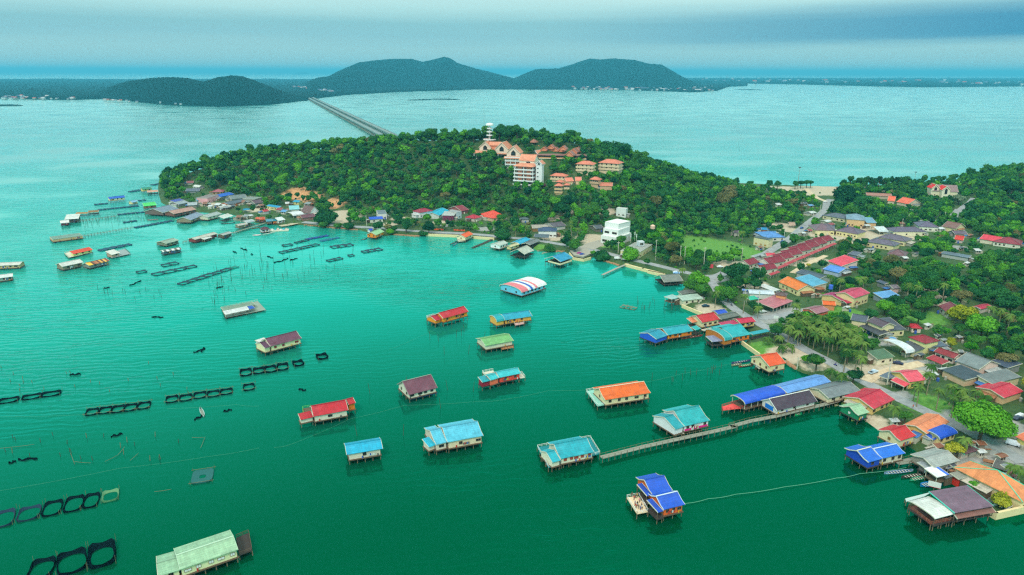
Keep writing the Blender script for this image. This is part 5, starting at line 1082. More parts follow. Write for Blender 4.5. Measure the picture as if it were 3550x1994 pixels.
def gabley(par, v, R0, W, dep, hr, s, rmat, wm, ang, hh, name='gable_roof', up=None, glass=True, hz=None, z=None, local=None):
    """a gable facing the viewer: R0 is the front tip of its ridge; hr the tip's height above the land (or z given)"""
    p = at(v, R0, z) if z is not None else hit(v, R0, hr)
    k = mat_of(par).inverted() @ (Matrix.Translation(p) @ Matrix.Rotation(ang, 4, 'Z'))
    q0 = Vector(local) if local else k.to_translation(); rz = k.to_euler().z
    rb = MB(); hw = W / 2
    for sgn in (-1, 1):
        vs = [(0, -.6, 0), (sgn * hw, -.6, -hw * s), (sgn * hw, dep, -hw * s), (0, dep, 0), (0, -.6, -.25), (sgn * hw, -.6, -hw * s - .25), (sgn * hw, dep, -hw * s - .25), (0, dep, -.25)]
        fs = [(0, 1, 2, 3), (7, 6, 5, 4), (0, 4, 5, 1), (1, 5, 6, 2), (3, 2, 6, 7)]
        if sgn < 0: fs = [f[::-1] for f in fs]
        rb.add(vs, fs, rmat); rb.bar((0, -.7, .02), (sgn * hw, -.7, -hw * s + .02), .35, .5, wm)
    rb.bar((0, -.7, .1), (0, dep, .1), .4, .25, wm)
    o = rb.build(name, par); o.location = q0; o.rotation_euler = (0, 0, rz)
    wb = MB(); w2 = hw - .5; e = -hw * s
    wb.add([(-w2, 0, e - hh), (w2, 0, e - hh), (w2, 0, e + .2), (0, 0, -.5), (-w2, 0, e + .2), (-w2, dep - .5, e - hh), (w2, dep - .5, e - hh), (w2, dep - .5, e + .2), (0, dep - .5, -.5), (-w2, dep - .5, e + .2)],
           [(0, 1, 2, 3, 4), (9, 8, 7, 6, 5), (1, 6, 7, 2), (5, 0, 4, 9), (0, 5, 6, 1)], wm)
    o = wb.build('wall', par); o.location = q0; o.rotation_euler = (0, 0, rz)
    if glass:
        gb = MB(); g = w2 * .34
        gb.add([(-g, -.06, e - hh * .55), (g, -.06, e - hh * .55), (g, -.06, e + hw * s * .1), (0, -.06, e + hw * s * .45), (-g, -.06, e + hw * s * .1), (-g, .02, e - hh * .55), (g, .02, e - hh * .55), (g, .02, e + hw * s * .1), (0, .02, e + hw * s * .45), (-g, .02, e + hw * s * .1)],
               [(0, 1, 2, 3, 4), (5, 6, 1, 0), (6, 7, 2, 1), (7, 8, 3, 2), (8, 9, 4, 3), (9, 5, 0, 4)], BLACK)
        o = gb.build('window', par); o.location = q0; o.rotation_euler = (0, 0, rz)
REDT = roofmat((226, 60, 50), 'tile', .3); IV = paint((242, 230, 206), .8, .15)
zt = x.location.z; gabley(x, 'D2', (1435, 292), 9, 12, 11, .9, REDT, IV, R_(-8), 8, z=zt + 12.5); gabley(x, 'D2', (1568, 312), 9, 12, 10, .9, REDT, IV, R_(-8), 8, z=zt + 12)
# around the crossroads and along the shore road
HL('D3', 'house', 'white walled shore house with a pale green roof beside the parked dark car', (605, 515), (862, 488), (550, 450), (190, 208, 196), (238, 228, 200), 'shed', .12, 2.8, win=3)
HL('D3', 'annex', 'grey roof', (590, 440), (768, 410), (690, 372), (112, 116, 112), (220, 214, 200), 'shed', .25, 3.0)
H('D3', 'porch_deck_house', 'pale aqua flat roofed porch over the water left of the white walled shore house', (470, 498), (570, 470), (425, 450), (176, 206, 204), (190, 190, 180), 'flat', 0, 2.4, walls=False, cat='porch')
HL('D3', 'restaurant', 'pale red sheet roofed open restaurant at the crossroads', (1745, 612), (1988, 520), (1560, 515), (196, 120, 130), (200, 140, 120), 'shed', .1, 3.0, walls=False)
HL('D3', 'house', 'small salmon two storey house with a brown hip roof behind the open restaurant', (1758, 440), (1905, 462), (1830, 405), (110, 84, 84), (240, 170, 120), 'hip', .3, 5.4, win=2, wdark=BLACK)
HL('D3', 'house', 'white and pale blue sheet roofed house left of the small salmon house', (1440, 425), (1760, 440), (1520, 385), (222, 230, 240), (236, 232, 226), 'gable', .2, 3.0)
HL('D3', 'shed', 'long blue sheet roof left of the white roofed house near the crossroads', (1345, 385), (1590, 415), (1370, 372), (130, 160, 226), (180, 180, 190), 'shed', .15, 2.6)
HL('D3', 'shed', 'small teal green roof in front of the white roofed house near the crossroads', (1450, 510), (1560, 490), (1455, 458), (40, 190, 160), (180, 180, 180), 'shed', .2, 2.6, walls=False)
HL('D3', 'shed', 'white broken sheet roof behind the crossroads houses', (1550, 325), (1740, 398), (1600, 315), (232, 232, 232), (200, 196, 190), 'shed', .1, 2.6, D=5)
HL('D3', 'house', 'bright orange roofed cream house in the middle of the right village', (1800, 275), (2045, 388), (1870, 197), (250, 138, 84), (244, 226, 176), 'gable', .45, 3.4, win=6, side=2, D=13)
HL('D4', 'house', 'light blue roofed long house behind the bright orange roof', (235, 440), (505, 570), (210, 378), (110, 176, 210), (226, 210, 190), 'shed', .2, 3.0, D=10)
HL('D4', 'house', 'dark slate roofed long building with a pale ridge behind the light blue roof', (250, 358), (600, 462), (330, 308), (84, 94, 112), (180, 180, 180), 'gable', .25, 3.0)
HL('D4', 'house', 'coral double pitched roof house at the end of the sandy lane', (720, 188), (925, 270), (845, 112), (236, 84, 104), (240, 216, 200), 'shed', .28, 3.0, D=13)
HL('D4', 'house', 'sky blue roofed house right below the coral double pitched roof', (650, 310), (885, 368), (790, 250), (104, 150, 226), (190, 196, 220), 'gable', .25, 2.8)
x = HL('D4', 'house', 'magenta roofed cream two storey villa in the middle of the right village', (1118, 742), (1348, 662), (1030, 640), (206, 76, 106), (246, 216, 170), 'gable', .32, 5.6, win=4, wdark=BLACK, side=1)
HL('D4', 'annex', 'purple red lower roof', (930, 782), (1080, 740), (800, 690), (176, 60, 110), (246, 206, 150), 'gable', .25, 3.0)
HL('D4', 'porch', 'lower roof', (1000, 815), (1175, 795), (960, 770), (200, 60, 90), (246, 206, 150), 'shed', .2, 2.6, walls=False)
HL('D4', 'house', 'small orange roofed house in front of the magenta roofed villa', (650, 835), (845, 850), (700, 780), (244, 120, 70), (230, 150, 110), 'gable', .4, 3.0)
HL('D4', 'house', 'faded violet roofed coral walled house left of the small orange roof', (560, 972), (750, 925), (560, 870), (166, 110, 122), (236, 120, 96), 'gable', .3, 2.8)
x = HL('D4', 'house', 'long cream two storey house with a stained dark violet roof by the coconut grove', (1295, 1075), (1525, 1172), (1440, 1070), (96, 76, 90), (248, 222, 180), 'gable', .4, 5.6, win=5, D=9, wdark=BLACK, side=0)
HL('D4', 'annex', 'dark lower roof', (1060, 1060), (1300, 1100), (1200, 985), (88, 92, 108), (240, 220, 180), 'gable', .3, 5.0)
HL('D4', 'porch', 'dark front roof', (1180, 1150), (1480, 1290), (1270, 1130), (72, 74, 84), (200, 190, 160), 'shed', .2, 2.8, walls=False, D=6)
HL('D4', 'annex', 'dark right roof', (1640, 1222), (1880, 1200), (1600, 1100), (80, 80, 94), (248, 222, 180), 'shed', .2, 3.4, win=2, D=12)
HL('D4', 'hut', 'tiny crimson hip roofed hut right of the long cream house', (1955, 1180), (2125, 1190), (2040, 1118), (190, 36, 62), (244, 220, 200), 'hip', .4, 2.4, win=1)
x = HL('D4', 'house', 'cream two storey house with a red hip roof and big dark windows, right village', (1905, 1312), (2165, 1412), (2060, 1262), (156, 44, 58), (246, 230, 170), 'hip', .4, 5.4, win=3, wdark=BLACK, D=10)
HL('D5', 'house', 'dark red roofed white house on the sandy yard at the right', (915, 215), (1035, 310), (1000, 170), (130, 50, 66), (230, 220, 216), 'gable', .5, 3.2, win=2, D=11)
HL('D4', 'shed', 'light blue roof patch in the trees right of the magenta villa', (1530, 742), (1790, 700), (1520, 712), (120, 170, 224), (150, 160, 170), 'shed', .2, 2.6, D=7)
HL('D4', 'shed', 'dark slate roof patch in the trees above the light blue one', (1435, 490), (1560, 535), (1440, 450), (88, 98, 120), (140, 140, 140), 'shed', .2, 2.8)
HL('D4', 'house', 'small white and red gabled house among the upper right trees', (1690, 600), (1795, 590), (1700, 540), (130, 120, 130), (236, 200, 196), 'gable', .4, 2.8)
HL('D5', 'house', 'olive green roofed white house with an arcade below the right village road', (155, 892), (372, 858), (75, 775), (86, 116, 86), (244, 226, 200), 'shed', .22, 3.0, win=4)
x = HL('D5', 'house', 'dark grey roofed house with a white arched carport before the red hip roofed house', (620, 798), (755, 745), (440, 705), (82, 84, 96), (236, 220, 180), 'shed', .15, 2.8)
HL('D5', 'carport', 'white arched carport roof', (510, 815), (625, 795), (335, 685), (236, 240, 246), (200, 200, 200), 'arch', .3, 2.6, walls=False, par=x)
HL('D5', 'shed', 'flat slate roof right behind the red hip roofed cream house', (850, 735), (1050, 720), (830, 640), (96, 104, 124), (220, 200, 160), 'shed', .06, 3.0)
HL('D5', 'house', 'brown red hip roofed low house right of the red hip roofed two storey one', (855, 790), (1115, 880), (950, 752), (146, 46, 54), (226, 206, 196), 'gable', .4, 2.8, win=3, D=7)
HL('D5', 'shed', 'red striped sheet roof in front of the brown red low house', (760, 870), (965, 955), (830, 820), (176, 36, 60), (190, 130, 110), 'shed', .2, 2.6, walls=False, rk='sheet')
HL('D5', 'house', 'large grey roofed pink walled gabled house at the right', (1125, 905), (1428, 1018), (1215, 828), (134, 142, 144), (250, 206, 196), 'gable', .38, 3.8, win=6, side=0, D=15)
HL('D5', 'shed', 'black slate flat roof with pale skylights in front of the pink walled house', (950, 1015), (1255, 1152), (1090, 960), (58, 66, 80), (226, 190, 160), 'shed', .08, 3.0, D=11)
HL('D5', 'hall', 'broad weathered grey roof reaching the right edge of the picture', (1595, 1200), (1960, 1110), (1480, 1070), (124, 128, 130), (236, 220, 180), 'shed', .16, 3.6)
HL('D5', 'house', 'crimson roofed house at the right edge below the broad grey roof', (1742, 1376), (1990, 1290), (1625, 1245), (206, 44, 76), (230, 190, 150), 'gable', .25, 3.0)
HL('D5', 'house', 'dull crimson strip roof among trees near the right edge', (1450, 262), (1590, 225), (1400, 228), (190, 50, 80), (220, 200, 190), 'gable', .3, 2.6)
x = HL('D5', 'house', 'coral roofed yellow walled house with a porch beside the shore road', (555, 1175), (772, 1145), (440, 1090), (236, 104, 120), (246, 206, 130), 'gable', .38, 3.2, win=2, D=11)
HL('D5', 'porch', 'porch', (490, 1235), (560, 1195), (320, 1150), (240, 96, 110), (246, 206, 130), 'shed', .15, 2.6, walls=False)
HL('D5', 'carport', 'thin grey roofed carport left of the coral roofed yellow house', (290, 1140), (430, 1075), (230, 1070), (110, 118, 136), (120, 110, 110), 'flat', 0, 2.4, walls=False)
HL('D5', 'shed', 'slate roof at the far edge behind the large grey roof', (1560, 910), (1790, 1000), (1640, 880), (72, 82, 104), (150, 150, 150), 'shed', .1, 3.0, D=9)

# ---- white building at the hill foot
x = HL('C7', 'white_building', 'tall stepped white concrete building at the foot of the wooded hill', (1695, 462), (1895, 498), (1810, 382), (240, 240, 240), (240, 240, 240), 'flat', 0, 15.0, ov=.1, ovx=.1, cat='building', wmat=WHITE, rmat=WHITE, D=16)
def lbox(par, v, A, B, dep, ztop, hh, m, name='wall', fwd=0.0, win=0, wm=BLACK, wh=1.4, ww=None):
    """a storey: front top edge A-B in the picture at height ztop, going dep metres back"""
    a, b = at(v, A, ztop), at(v, B, ztop); inv = mat_of(par).inverted(); a = inv @ a; b = inv @ b
    e = (b - a); L = e.length; e.normalize(); n = Vector((-e.y, e.x, 0)); ang = math.atan2(e.y, e.x)
    mb = MB(); mb.box(0, L, -fwd, dep, -hh, 0, m); o = mb.build(name, par); o.location = a; o.rotation_euler = (0, 0, ang)
    for i in range(win):
        W_ = ww or L / win * .6; me = window_mesh(round(W_, 1), wh, wm, PALE)
        p = a + e * (L * (i + .5) / win) - n * (fwd + .03); inst('window', me, par, (p.x, p.y, a.z - hh * .5 - wh / 2), ang)
    return o
zt = x.location.z
for (A, B, zz, dep, hh, wn) in [((1668, 555), (1890, 590), 11.2, 18, 5.6, 2), ((1632, 660), (1872, 700), 6.4, 22, 7.5, 2)]:
    lbox(x, 'C7', A, B, dep, zt + zz, hh, WHITE, 'storey', 0, wn, BLACK, 1.6)
lbox(x, 'C7', (1695, 475), (1895, 512), 5, zt + 14.2, 3.6, WHITE, 'storey', .4, 2, BLACK, 1.8)
HL('C7', 'house', 'small white two level block above the tall stepped white building', (1858, 262), (2005, 275), (1880, 246), WHT, (240, 238, 236), 'flat', 0, 7.0, win=2, ov=.1, ovx=.1, wmat=WHITE)
x = HL('C7', 'station', 'cream flat roofed station with aerials and a rooftop hut, right of the white building', (2190, 925), (2392, 800), (1990, 835), (176, 176, 170), (240, 224, 180), 'flat', 0, 4.2, win=4, ov=.1, ovx=.1, D=14)
lbox(x, 'C7', (2195, 760), (2275, 755), 4, x.location.z + 8.2, 3.6, paint((210, 214, 220)), 'rooftop_hut', 0, 1)
for i, p in enumerate([(2070, 700), (2130, 665), (2155, 700)]):
    q = mat_of(x).inverted() @ at('C7', (p[0], p[1] + 60), x.location.z + 5); mb = MB(); mb.tube([(0, 0, -1), (0, 0, 6)], .12, PALE); mb.box(-.3, .3, -.2, .2, 3.4, 6, WHITE); o = mb.build('aerial', x); o.location = q
# water tower behind the station
p = hit('C7', (2385, 720)); t = empty('water_tower', p, 0, 'pale water tank on a green lattice tower at the edge of the wood', 'water tower')
mb = MB(); GN = paint((90, 150, 130))
for sx in (-1, 1):
    for sy in (-1, 1): mb.bar((sx * 1.4, sy * 1.4, 0), (sx, sy, 8), .22, .22, GN)
for k in range(3):
    z_ = 1 + k * 2.4
    for (a, b) in (((-1.3, -1.3), (1.3, -1.3)), ((1.3, -1.3), (1.3, 1.3)), ((1.3, 1.3), (-1.3, 1.3)), ((-1.3, 1.3), (-1.3, -1.3))): mb.bar((a[0], a[1], z_), (b[0], b[1], z_ + 2.3), .12, .12, GN)
mb.build('tower_frame', t); mb = MB(); mb.tube([(0, 0, 8), (0, 0, 8.6), (0, 0, 11), (0, 0, 11.8)], [1.2, 1.9, 1.9, .6], paint((236, 196, 176)), 12); mb.build('tank', t)
p = hit('D4', (748, 720)); t = empty('water_tank', p, 0, 'blue water tank on a thin stand left of the magenta roofed villa', 'water tank')
mb = MB(); [mb.bar((sx * .8, sy * .8, 0), (sx * .8, sy * .8, 5), .15, .15, GN) for sx in (-1, 1) for sy in (-1, 1)]; mb.build('stand', t); mb = MB(); mb.tube([(0, 0, 5), (0, 0, 7.4)], [1.2, 1.2], paint((70, 110, 210)), 12); mb.build('tank', t)

# ------------------------------------------------------------------ hotel on the hill
SALR = roofmat((232, 160, 134), 'tile', .5); BRR = roofmat((160, 118, 112), 'tile', .6); CRM = paint((244, 232, 214), .8, .15); PCH = paint((236, 150, 120), .8, .2); HWH = paint((240, 236, 236), .7, .1); PKW = paint((246, 214, 196), .8, .2)
x = HL('C6', 'hotel', 'tall salmon roofed hotel block with stacked white balconies on the wooded hill', (842, 580), (1078, 592), (872, 462), (240, 150, 116), (244, 232, 214), 'gable', .75, 22.0, ov=.8, cat='hotel', rmat=SALR, wmat=CRM, D=15, low=-5)
zt = x.location.z
lev = [(22.0, (860, 592), (1065, 604)), (18.4, (780, 640), (1090, 660)), (15.0, (790, 680), (1092, 700)), (11.4, (790, 750), (1095, 770)), (7.6, (785, 820), (1092, 842)), (3.8, (775, 890), (1065, 905))]
inv = mat_of(x).inverted()
a0 = inv @ at('C6', (775, 665), zt + 18); b0 = inv @ at('C6', (1092, 668), zt + 18)
xa, xb = a0.x, b0.x; yf_ = min(a0.y, b0.y) 
mb = MB(); mb.add([(xa - .8, yf_ - 1.2, 18.2), (xb + .8, yf_ - 1.2, 18.2), (xb + .8, yf_ + 18, 18.2), (xa - .8, yf_ + 18, 18.2), (xa + 2.4, yf_ + 2.6, 20.0), (xb - 2.4, yf_ + 2.6, 20.0), (xb - 2.4, yf_ + 15, 20.0), (xa + 2.4, yf_ + 15, 20.0)],
                  [(0, 1, 5, 4), (1, 2, 6, 5), (2, 3, 7, 6), (3, 0, 4, 7), (4, 5, 6, 7), (3, 2, 1, 0)], SALR); mb.build('skirt_roof', x)
for i, zf_ in enumerate([14.6, 11.0, 7.4, 3.8, .2]):
    fw = i * .35
    mb = MB(); mb.box(xa + 1.5, xb - 1.5, yf_ + 2.2, yf_ + 16, zf_ + .02, zf_ + 3.55, PCH if i < 4 else BLACK); mb.build('storey', x)
    mb = MB(); mb.box(xa - fw * .4, xb + fw * .4, yf_ - fw, yf_ + 16.5, zf_ - .25, zf_, HWH); mb.box(xa - fw * .4, xb + fw * .4, yf_ - fw - .15, yf_ - fw, zf_ - .3, zf_ + 1.05, HWH)
    mb.box(xb + fw * .4, xb + fw * .4 + .15, yf_ - fw - .15, yf_ + 16, zf_ - .3, zf_ + 1.05, HWH); mb.box(xa - fw * .4 - .15, xa - fw * .4, yf_ - fw - .15, yf_ + 16, zf_ - .3, zf_ + 1.05, HWH); mb.build('balcony', x)
    for fx in (0.02, .5, .98):
        cx_ = xa + (xb - xa) * fx; mb = MB(); mb.box(cx_ - .25, cx_ + .25, yf_ + .1, yf_ + .6, zf_ + .003, zf_ + 3.3, HWH); mb.build('column', x)
    me = window_mesh(1.3, 2.1, BLACK, HWH)
    for fx in (.12, .42, .58, .88): inst('window', me, x, (xa + (xb - xa) * fx, yf_ + 2.17, zf_ + .2))
    for k in range(3): inst('window', me, x, (xb - 1.47, yf_ + 4.5 + k * 4, zf_ + .2), math.pi / 2)
mb = MB(); mb.box(xa + 1, xb - 1, yf_ + 1.5, yf_ + 15, -9, -.1, CRM); mb.build('foundation', x)
me = window_mesh(4.2, 2.0, BLACK, HWH); inst('window', me, x, ((xa + xb) / 2, -7.5 + .78, 19.3))
# stair tower
q = inv @ at('C6', (1160, 560), zt + 20); mb = MB(); ty = q.y; tx = xb + 1.4; ty = yf_ + 4.0; mb.box(tx, tx + 6.2, ty, ty + 6.0, -6, 20, HWH); mb.build('stair_tower', x)
gabley(x, 'C6', (1190, 520), 8.0, 8.5, 0, .8, SALR, HWH, x.rotation_euler.z + R_(-2), 1.4, z=zt + 24.2, local=(tx + 3.1, ty - .3, 24.0))
for k in range(4):
    inst('window', window_mesh(1.6, 1.0, BLACK, HWH), x, (tx + 2.0, ty - .03, 4 + k * 4)); inst('window', window_mesh(1.2, 1.0, BLACK, HWH), x, (tx + 6.24, ty + 3, 4 + k * 4), math.pi / 2)
gabley(x, 'C6', (1085, 432), 9, 10, 0, .8, SALR, HWH, x.rotation_euler.z - R_(25), 3, z=zt + 26)
# middle wing
p = hit('C6', (765, 372), 22); w_ = empty('hotel', Vector((p.x, p.y, p.z - 22)), R_(-12), 'middle hotel wing with one tall pointed gable, left of the tall block', 'hotel')
gabley(w_, 'C6', (765, 372), 15, 17, 0, .95, SALR, PKW, R_(-12), 4.5, z=p.z)
mb = MB()
for k, (zz, m_) in enumerate([(10.4, CRM), (6.8, PCH), (3.2, CRM)]):
    mb.box(-8.5, 8.5, -2.5, 14, zz - .3, zz, HWH); mb.box(-8.5, 8.5, -2.6, -2.45, zz, zz + 1.0, HWH); mb.box(-7.5, 7.5, 0, 13, zz - 3.6, zz - .3, m_)
    for fx in (-8, -2.7, 2.7, 8): mb.box(fx - .25, fx + .25, -2.4, -1.9, zz - 3.6, zz - .3, HWH)
mb.box(-7.4, 7.4, .1, 12.9, -6, -.4, CRM)
mb.build('gallery', w_)
mb = MB(); mb.add([(-9.5, -3.6, 9.9), (9.5, -3.6, 9.9), (9.5, .2, 11.6), (-9.5, .2, 11.6), (-9.5, -3.6, 9.7), (9.5, -3.6, 9.7), (9.5, .2, 11.4), (-9.5, .2, 11.4)], [(0, 1, 2, 3), (7, 6, 5, 4), (0, 4, 5, 1), (1, 5, 6, 2), (2, 6, 7, 3), (3, 7, 4, 0)], SALR); mb.build('skirt_roof', w_)
# left wing with two gables
p = hit('C6', (348, 305), 15); w_ = empty('hotel', Vector((p.x, p.y, p.z - 12)), R_(-14), 'left hotel wing with two pointed white gables and a long salmon skirt roof', 'hotel')
p2 = at('C6', (592, 318), p.z)
gabley(w_, 'C6', (348, 305), 14, 18, 0, .9, SALR, PKW, R_(-14), 4.5, z=p.z); gabley(w_, 'C6', (592, 318), 15, 22, 0, .9, SALR, PKW, R_(-14), 4.5, z=p.z)
q2 = mat_of(w_).inverted() @ p2
mb = MB(); mb.prism([(2, 8.2), (8, 11.6), (14, 8.2), (14, 7.9), (8, 11.3), (2, 7.9)], 3, q2.x - 3, SALR); mb.build('link_roof', w_)
mb = MB(); mb.box(3, q2.x - 3, 3, 13, 0, 7.9, PCH); mb.box(-7, q2.x + 7, .6, 14, -6, 1.5, CRM); mb.build('lower_wall', w_)
mb = MB(); xl, xr = -11.5, q2.x + 9; mb.add([(xl, -6, .2), (xr, -6, .2), (xr, .5, 2.6), (xl, .5, 2.6), (xl, -6, 0), (xr, -6, 0), (xr, .5, 2.4), (xl, .5, 2.4)], [(0, 1, 2, 3), (7, 6, 5, 4), (0, 4, 5, 1), (1, 5, 6, 2), (2, 6, 7, 3), (3, 7, 4, 0)], SALR); mb.build('skirt_roof', w_)
mb = MB(); [mb.box(fx - .3, fx + .3, -5.6, -5, -6, .2, HWH) for fx in (-11, -8, -2, 8, 16)]; mb.build('gallery', w_)
for bx in ((210, 280, 720, 455), (610, 345, 900, 620), (800, 465, 1120, 930), (1100, 350, 1740, 500), (1160, 510, 1290, 850)):
    a_, b_ = N('C6', bx[:2]), N('C6', bx[2:]); KEEPPX.append((a_[0], b_[0], a_[1], b_[1], 790))
# look-out tower
p = hit('C6', (415, 270), 6); t = empty('lookout_tower', Vector((p.x, p.y, p.z - 6)), 0, 'slim white look-out tower with disc decks and domed top behind the hotel', 'tower')
mb = MB(); mb.tube([(0, 0, 0), (0, 0, 23)], [1.1, .8], HWH, 10); mb.build('shaft', t)
for z_, r_ in ((5.5, 7.2), (10.0, 3.6), (13.8, 3.2), (17.4, 3.0)):
    mb = MB(); mb.tube([(0, 0, z_ - .2), (0, 0, z_), (0, 0, z_ + 1.3)], [r_ * .9, r_, r_], HWH, 20, False); mb.tube([(0, 0, z_ - .1), (0, 0, z_ + .1)], [r_ * .97, r_ * .97], PCH, 20); mb.build('deck', t)
mb = MB(); mb.tube([(0, 0, 20.6), (0, 0, 21.2), (0, 0, 22.4), (0, 0, 23.4), (0, 0, 23.9)], [2.0, 4.4, 4.2, 2.8, .3], WHITE, 20); mb.build('dome', t)
# long hall with saw tooth brown gables
p = hit('C6', (1200, 400), 9); w_ = empty('sala_hall', Vector((p.x, p.y, p.z - 9)), R_(-8), 'long dark hall with small brown saw tooth gables behind the tall hotel block', 'hall')
for i, q in enumerate([(1140, 362), (1215, 385), (1300, 384), (1385, 392), (1475, 398), (1320, 352), (1500, 368)]):
    gabley(w_, 'C6', q, 7.5, 8, 0, .85, BRR, PCH, R_(-20), 1.0, z=p.z + (2 if i > 4 else -i * .3), glass=False)
for i, q in enumerate([(1590, 448), (1650, 410), (1700, 395)]): gabley(w_, 'C6', q, 9, 11, 0, .85, BRR, PCH, R_(-20), 1.5, z=p.z - 1.5, glass=False)
mb = MB(); mb.box(-14, 46, -3, 10, -8, 1.8, DARKWOOD); mb.box(-15, 47, -4, 11, 1.8, 2.3, BRR); mb.box(-15, 46.5, -5.4, -3.0, -1.4, -.9, CRM); mb.box(-14, 46, -5.3, -5.1, -.9, .1, paint((230, 170, 120))); mb.build('hall_body', w_)
def villa(label, A, B, C, h, floors=2, dep=None, s=.45, wall=(250, 214, 182)):
    r = HL('C6', 'villa', label, A, B, C, (232, 144, 124), wall, 'hip', s, h, ov=1.3, ovx=1.3, cat='villa', rmat=roofmat((226, 142, 122), 'tile', .5), D=dep, low=-5)
    L = None
    for ch in r.children:
        if ch.name.startswith('wall'):
            xs = [v_.co.x for v_ in ch.data.vertices]; ys = [v_.co.y for v_ in ch.data.vertices]
    for f in range(floors):
        mb = MB(); z_ = h - 3.2 * (f + 1) + .3; mb.box(min(xs) - .9, max(xs) + .9, min(ys) - .9, max(ys) + .9, z_ - .9, z_ + .2, paint(wall)); mb.box(min(xs) - .9, max(xs) + .9, min(ys) - .95, min(ys) - .8, z_ + .2, z_ + 1.0, paint(wall)); mb.build('balcony', r)
        me = window_mesh(1.4, 1.5, BLACK, PALE)
        for k in range(4): inst('window', me, r, (min(xs) + (max(xs) - min(xs)) * (k + .5) / 4, min(ys) - .02, z_ + .9))
    return r
villa('salmon hip roofed villa, left of the two large villas right of the hotel', (1680, 632), (1950, 645), (1770, 560), 8.0, 2, 13)
villa('salmon hip roofed villa, right of the two large villas right of the hotel', (2015, 612), (2330, 632), (2180, 538), 9.0, 2, 15)
villa('salmon hip roofed pavilion villa just right of the white stair tower', (1300, 805), (1545, 818), (1385, 740), 6.0, 1, 10)
villa('small salmon roofed tower like villa on tall posts, lowest below the pavilion villa', (1365, 955), (1492, 960), (1430, 908), 9.0, 2, 7, .6, (226, 190, 150))
villa('small salmon hip roofed cottage right of the tower like villa', (1505, 945), (1598, 948), (1550, 902), 4.0, 1, 6, .6)
villa('small salmon roofed cottage just behind the tower like villa', (1385, 895), (1490, 905), (1430, 855), 4.0, 1, 6, .6)
HL('C6', 'villa', 'long salmon gable roofed cottage, left of the twin gables on the slope', (1545, 892), (1660, 885), (1650, 800), (240, 150, 130), (240, 200, 160), 'gable', .7, 3.5, D=9)
HL('C6', 'villa', 'salmon gable roofed cottage, right of the twin gables on the slope', (1680, 880), (1775, 880), (1735, 800), (240, 150, 130), (240, 200, 160), 'gable', .7, 3.5, D=9)
villa('salmon hip roofed cottage on posts at the right of the slope below the large villas', (1885, 858), (2025, 872), (1950, 808), 6.5, 1, 8, .6, (220, 180, 150))
HL('C6', 'villa', 'partly hidden salmon sheet roof lowest right on the slope below the large villas', (2035, 955), (2230, 960), (2110, 905), (220, 140, 120), (220, 180, 150), 'shed', .3, 3.5)
HL('C6', 'shelter', 'small brown pointed shelter on the crest between look-out tower and saw tooth hall', (995, 312), (1082, 318), (1010, 262), (176, 120, 104), (120, 90, 80), 'hip', .9, 2.6, walls=False, D=8)

SHEDC = [('grey', (150, 156, 160)), ('white', (226, 228, 230)), ('rust brown', (150, 100, 80)), ('dark', (84, 88, 98)), ('pale blue', (110, 160, 210)), ('dull red', (160, 60, 70))]
for v, area, pts in (('C4', 'left village', '480,372,0 570,322,1 640,302,2 705,292,0 335,335,1 250,352,1 160,262,4 185,322,2 350,250,0 925,345,2 1245,318,1 1490,318,0 1120,395,5 800,476,1 700,478,0 610,492,2 560,352,3 450,345,1 1180,420,4 1390,398,1'),
                     ('D5', 'right village', '690,845,3 1010,772,0 1770,975,1 1180,800,0 1310,1120,2 860,1090,1 330,640,4 1180,620,0'), ('D4', 'right village', '2350,1310,3 2430,1365,0 2190,1150,1 60,640,2 1180,1230,0 1010,880,1 860,760,1 430,560,4 560,690,2'),
                     ('D2', 'upper right village', '1480,850,1 1260,900,0 1740,1090,3 60,760,1 100,800,5 1820,1280,1 1030,1215,1 1850,930,2 600,1110,0 1180,1160,3 560,810,1 980,780,2 380,780,0 1930,1120,1'),
                     ('D1', 'inland road', '2130,530,3 2200,560,4 1790,545,1 2220,650,1 1720,900,4 2180,870,5 1560,1080,2 2100,900,1'), ('D7', 'right shore', '1430,560,2 1190,800,3 1270,845,1 1700,800,0 1650,690,2 1760,880,5 1500,860,0 1440,640,1 560,330,1 1010,590,2')):
    for q in pts.split():
        a, b, c = map(int, q.split(',')); w = random.uniform(42, 74) * (1.0 if v != 'D7' else 1.25); nm, cc = SHEDC[c]
        HL(v, 'shed', nm + ' roofed small shed squeezed between the houses of the ' + area, (a, b), (a + w, b - w * random.uniform(-.1, .3)), (a - w * .1, b - w * .42), cc, random.choice(((200, 190, 176), (150, 130, 112), (226, 216, 200))), random.choice(('shed', 'gable')), .25, 2.2, group=nm + ' roofed small sheds, ' + area, rk='sheet', win=random.choice((0, 1, 2)), low=0)
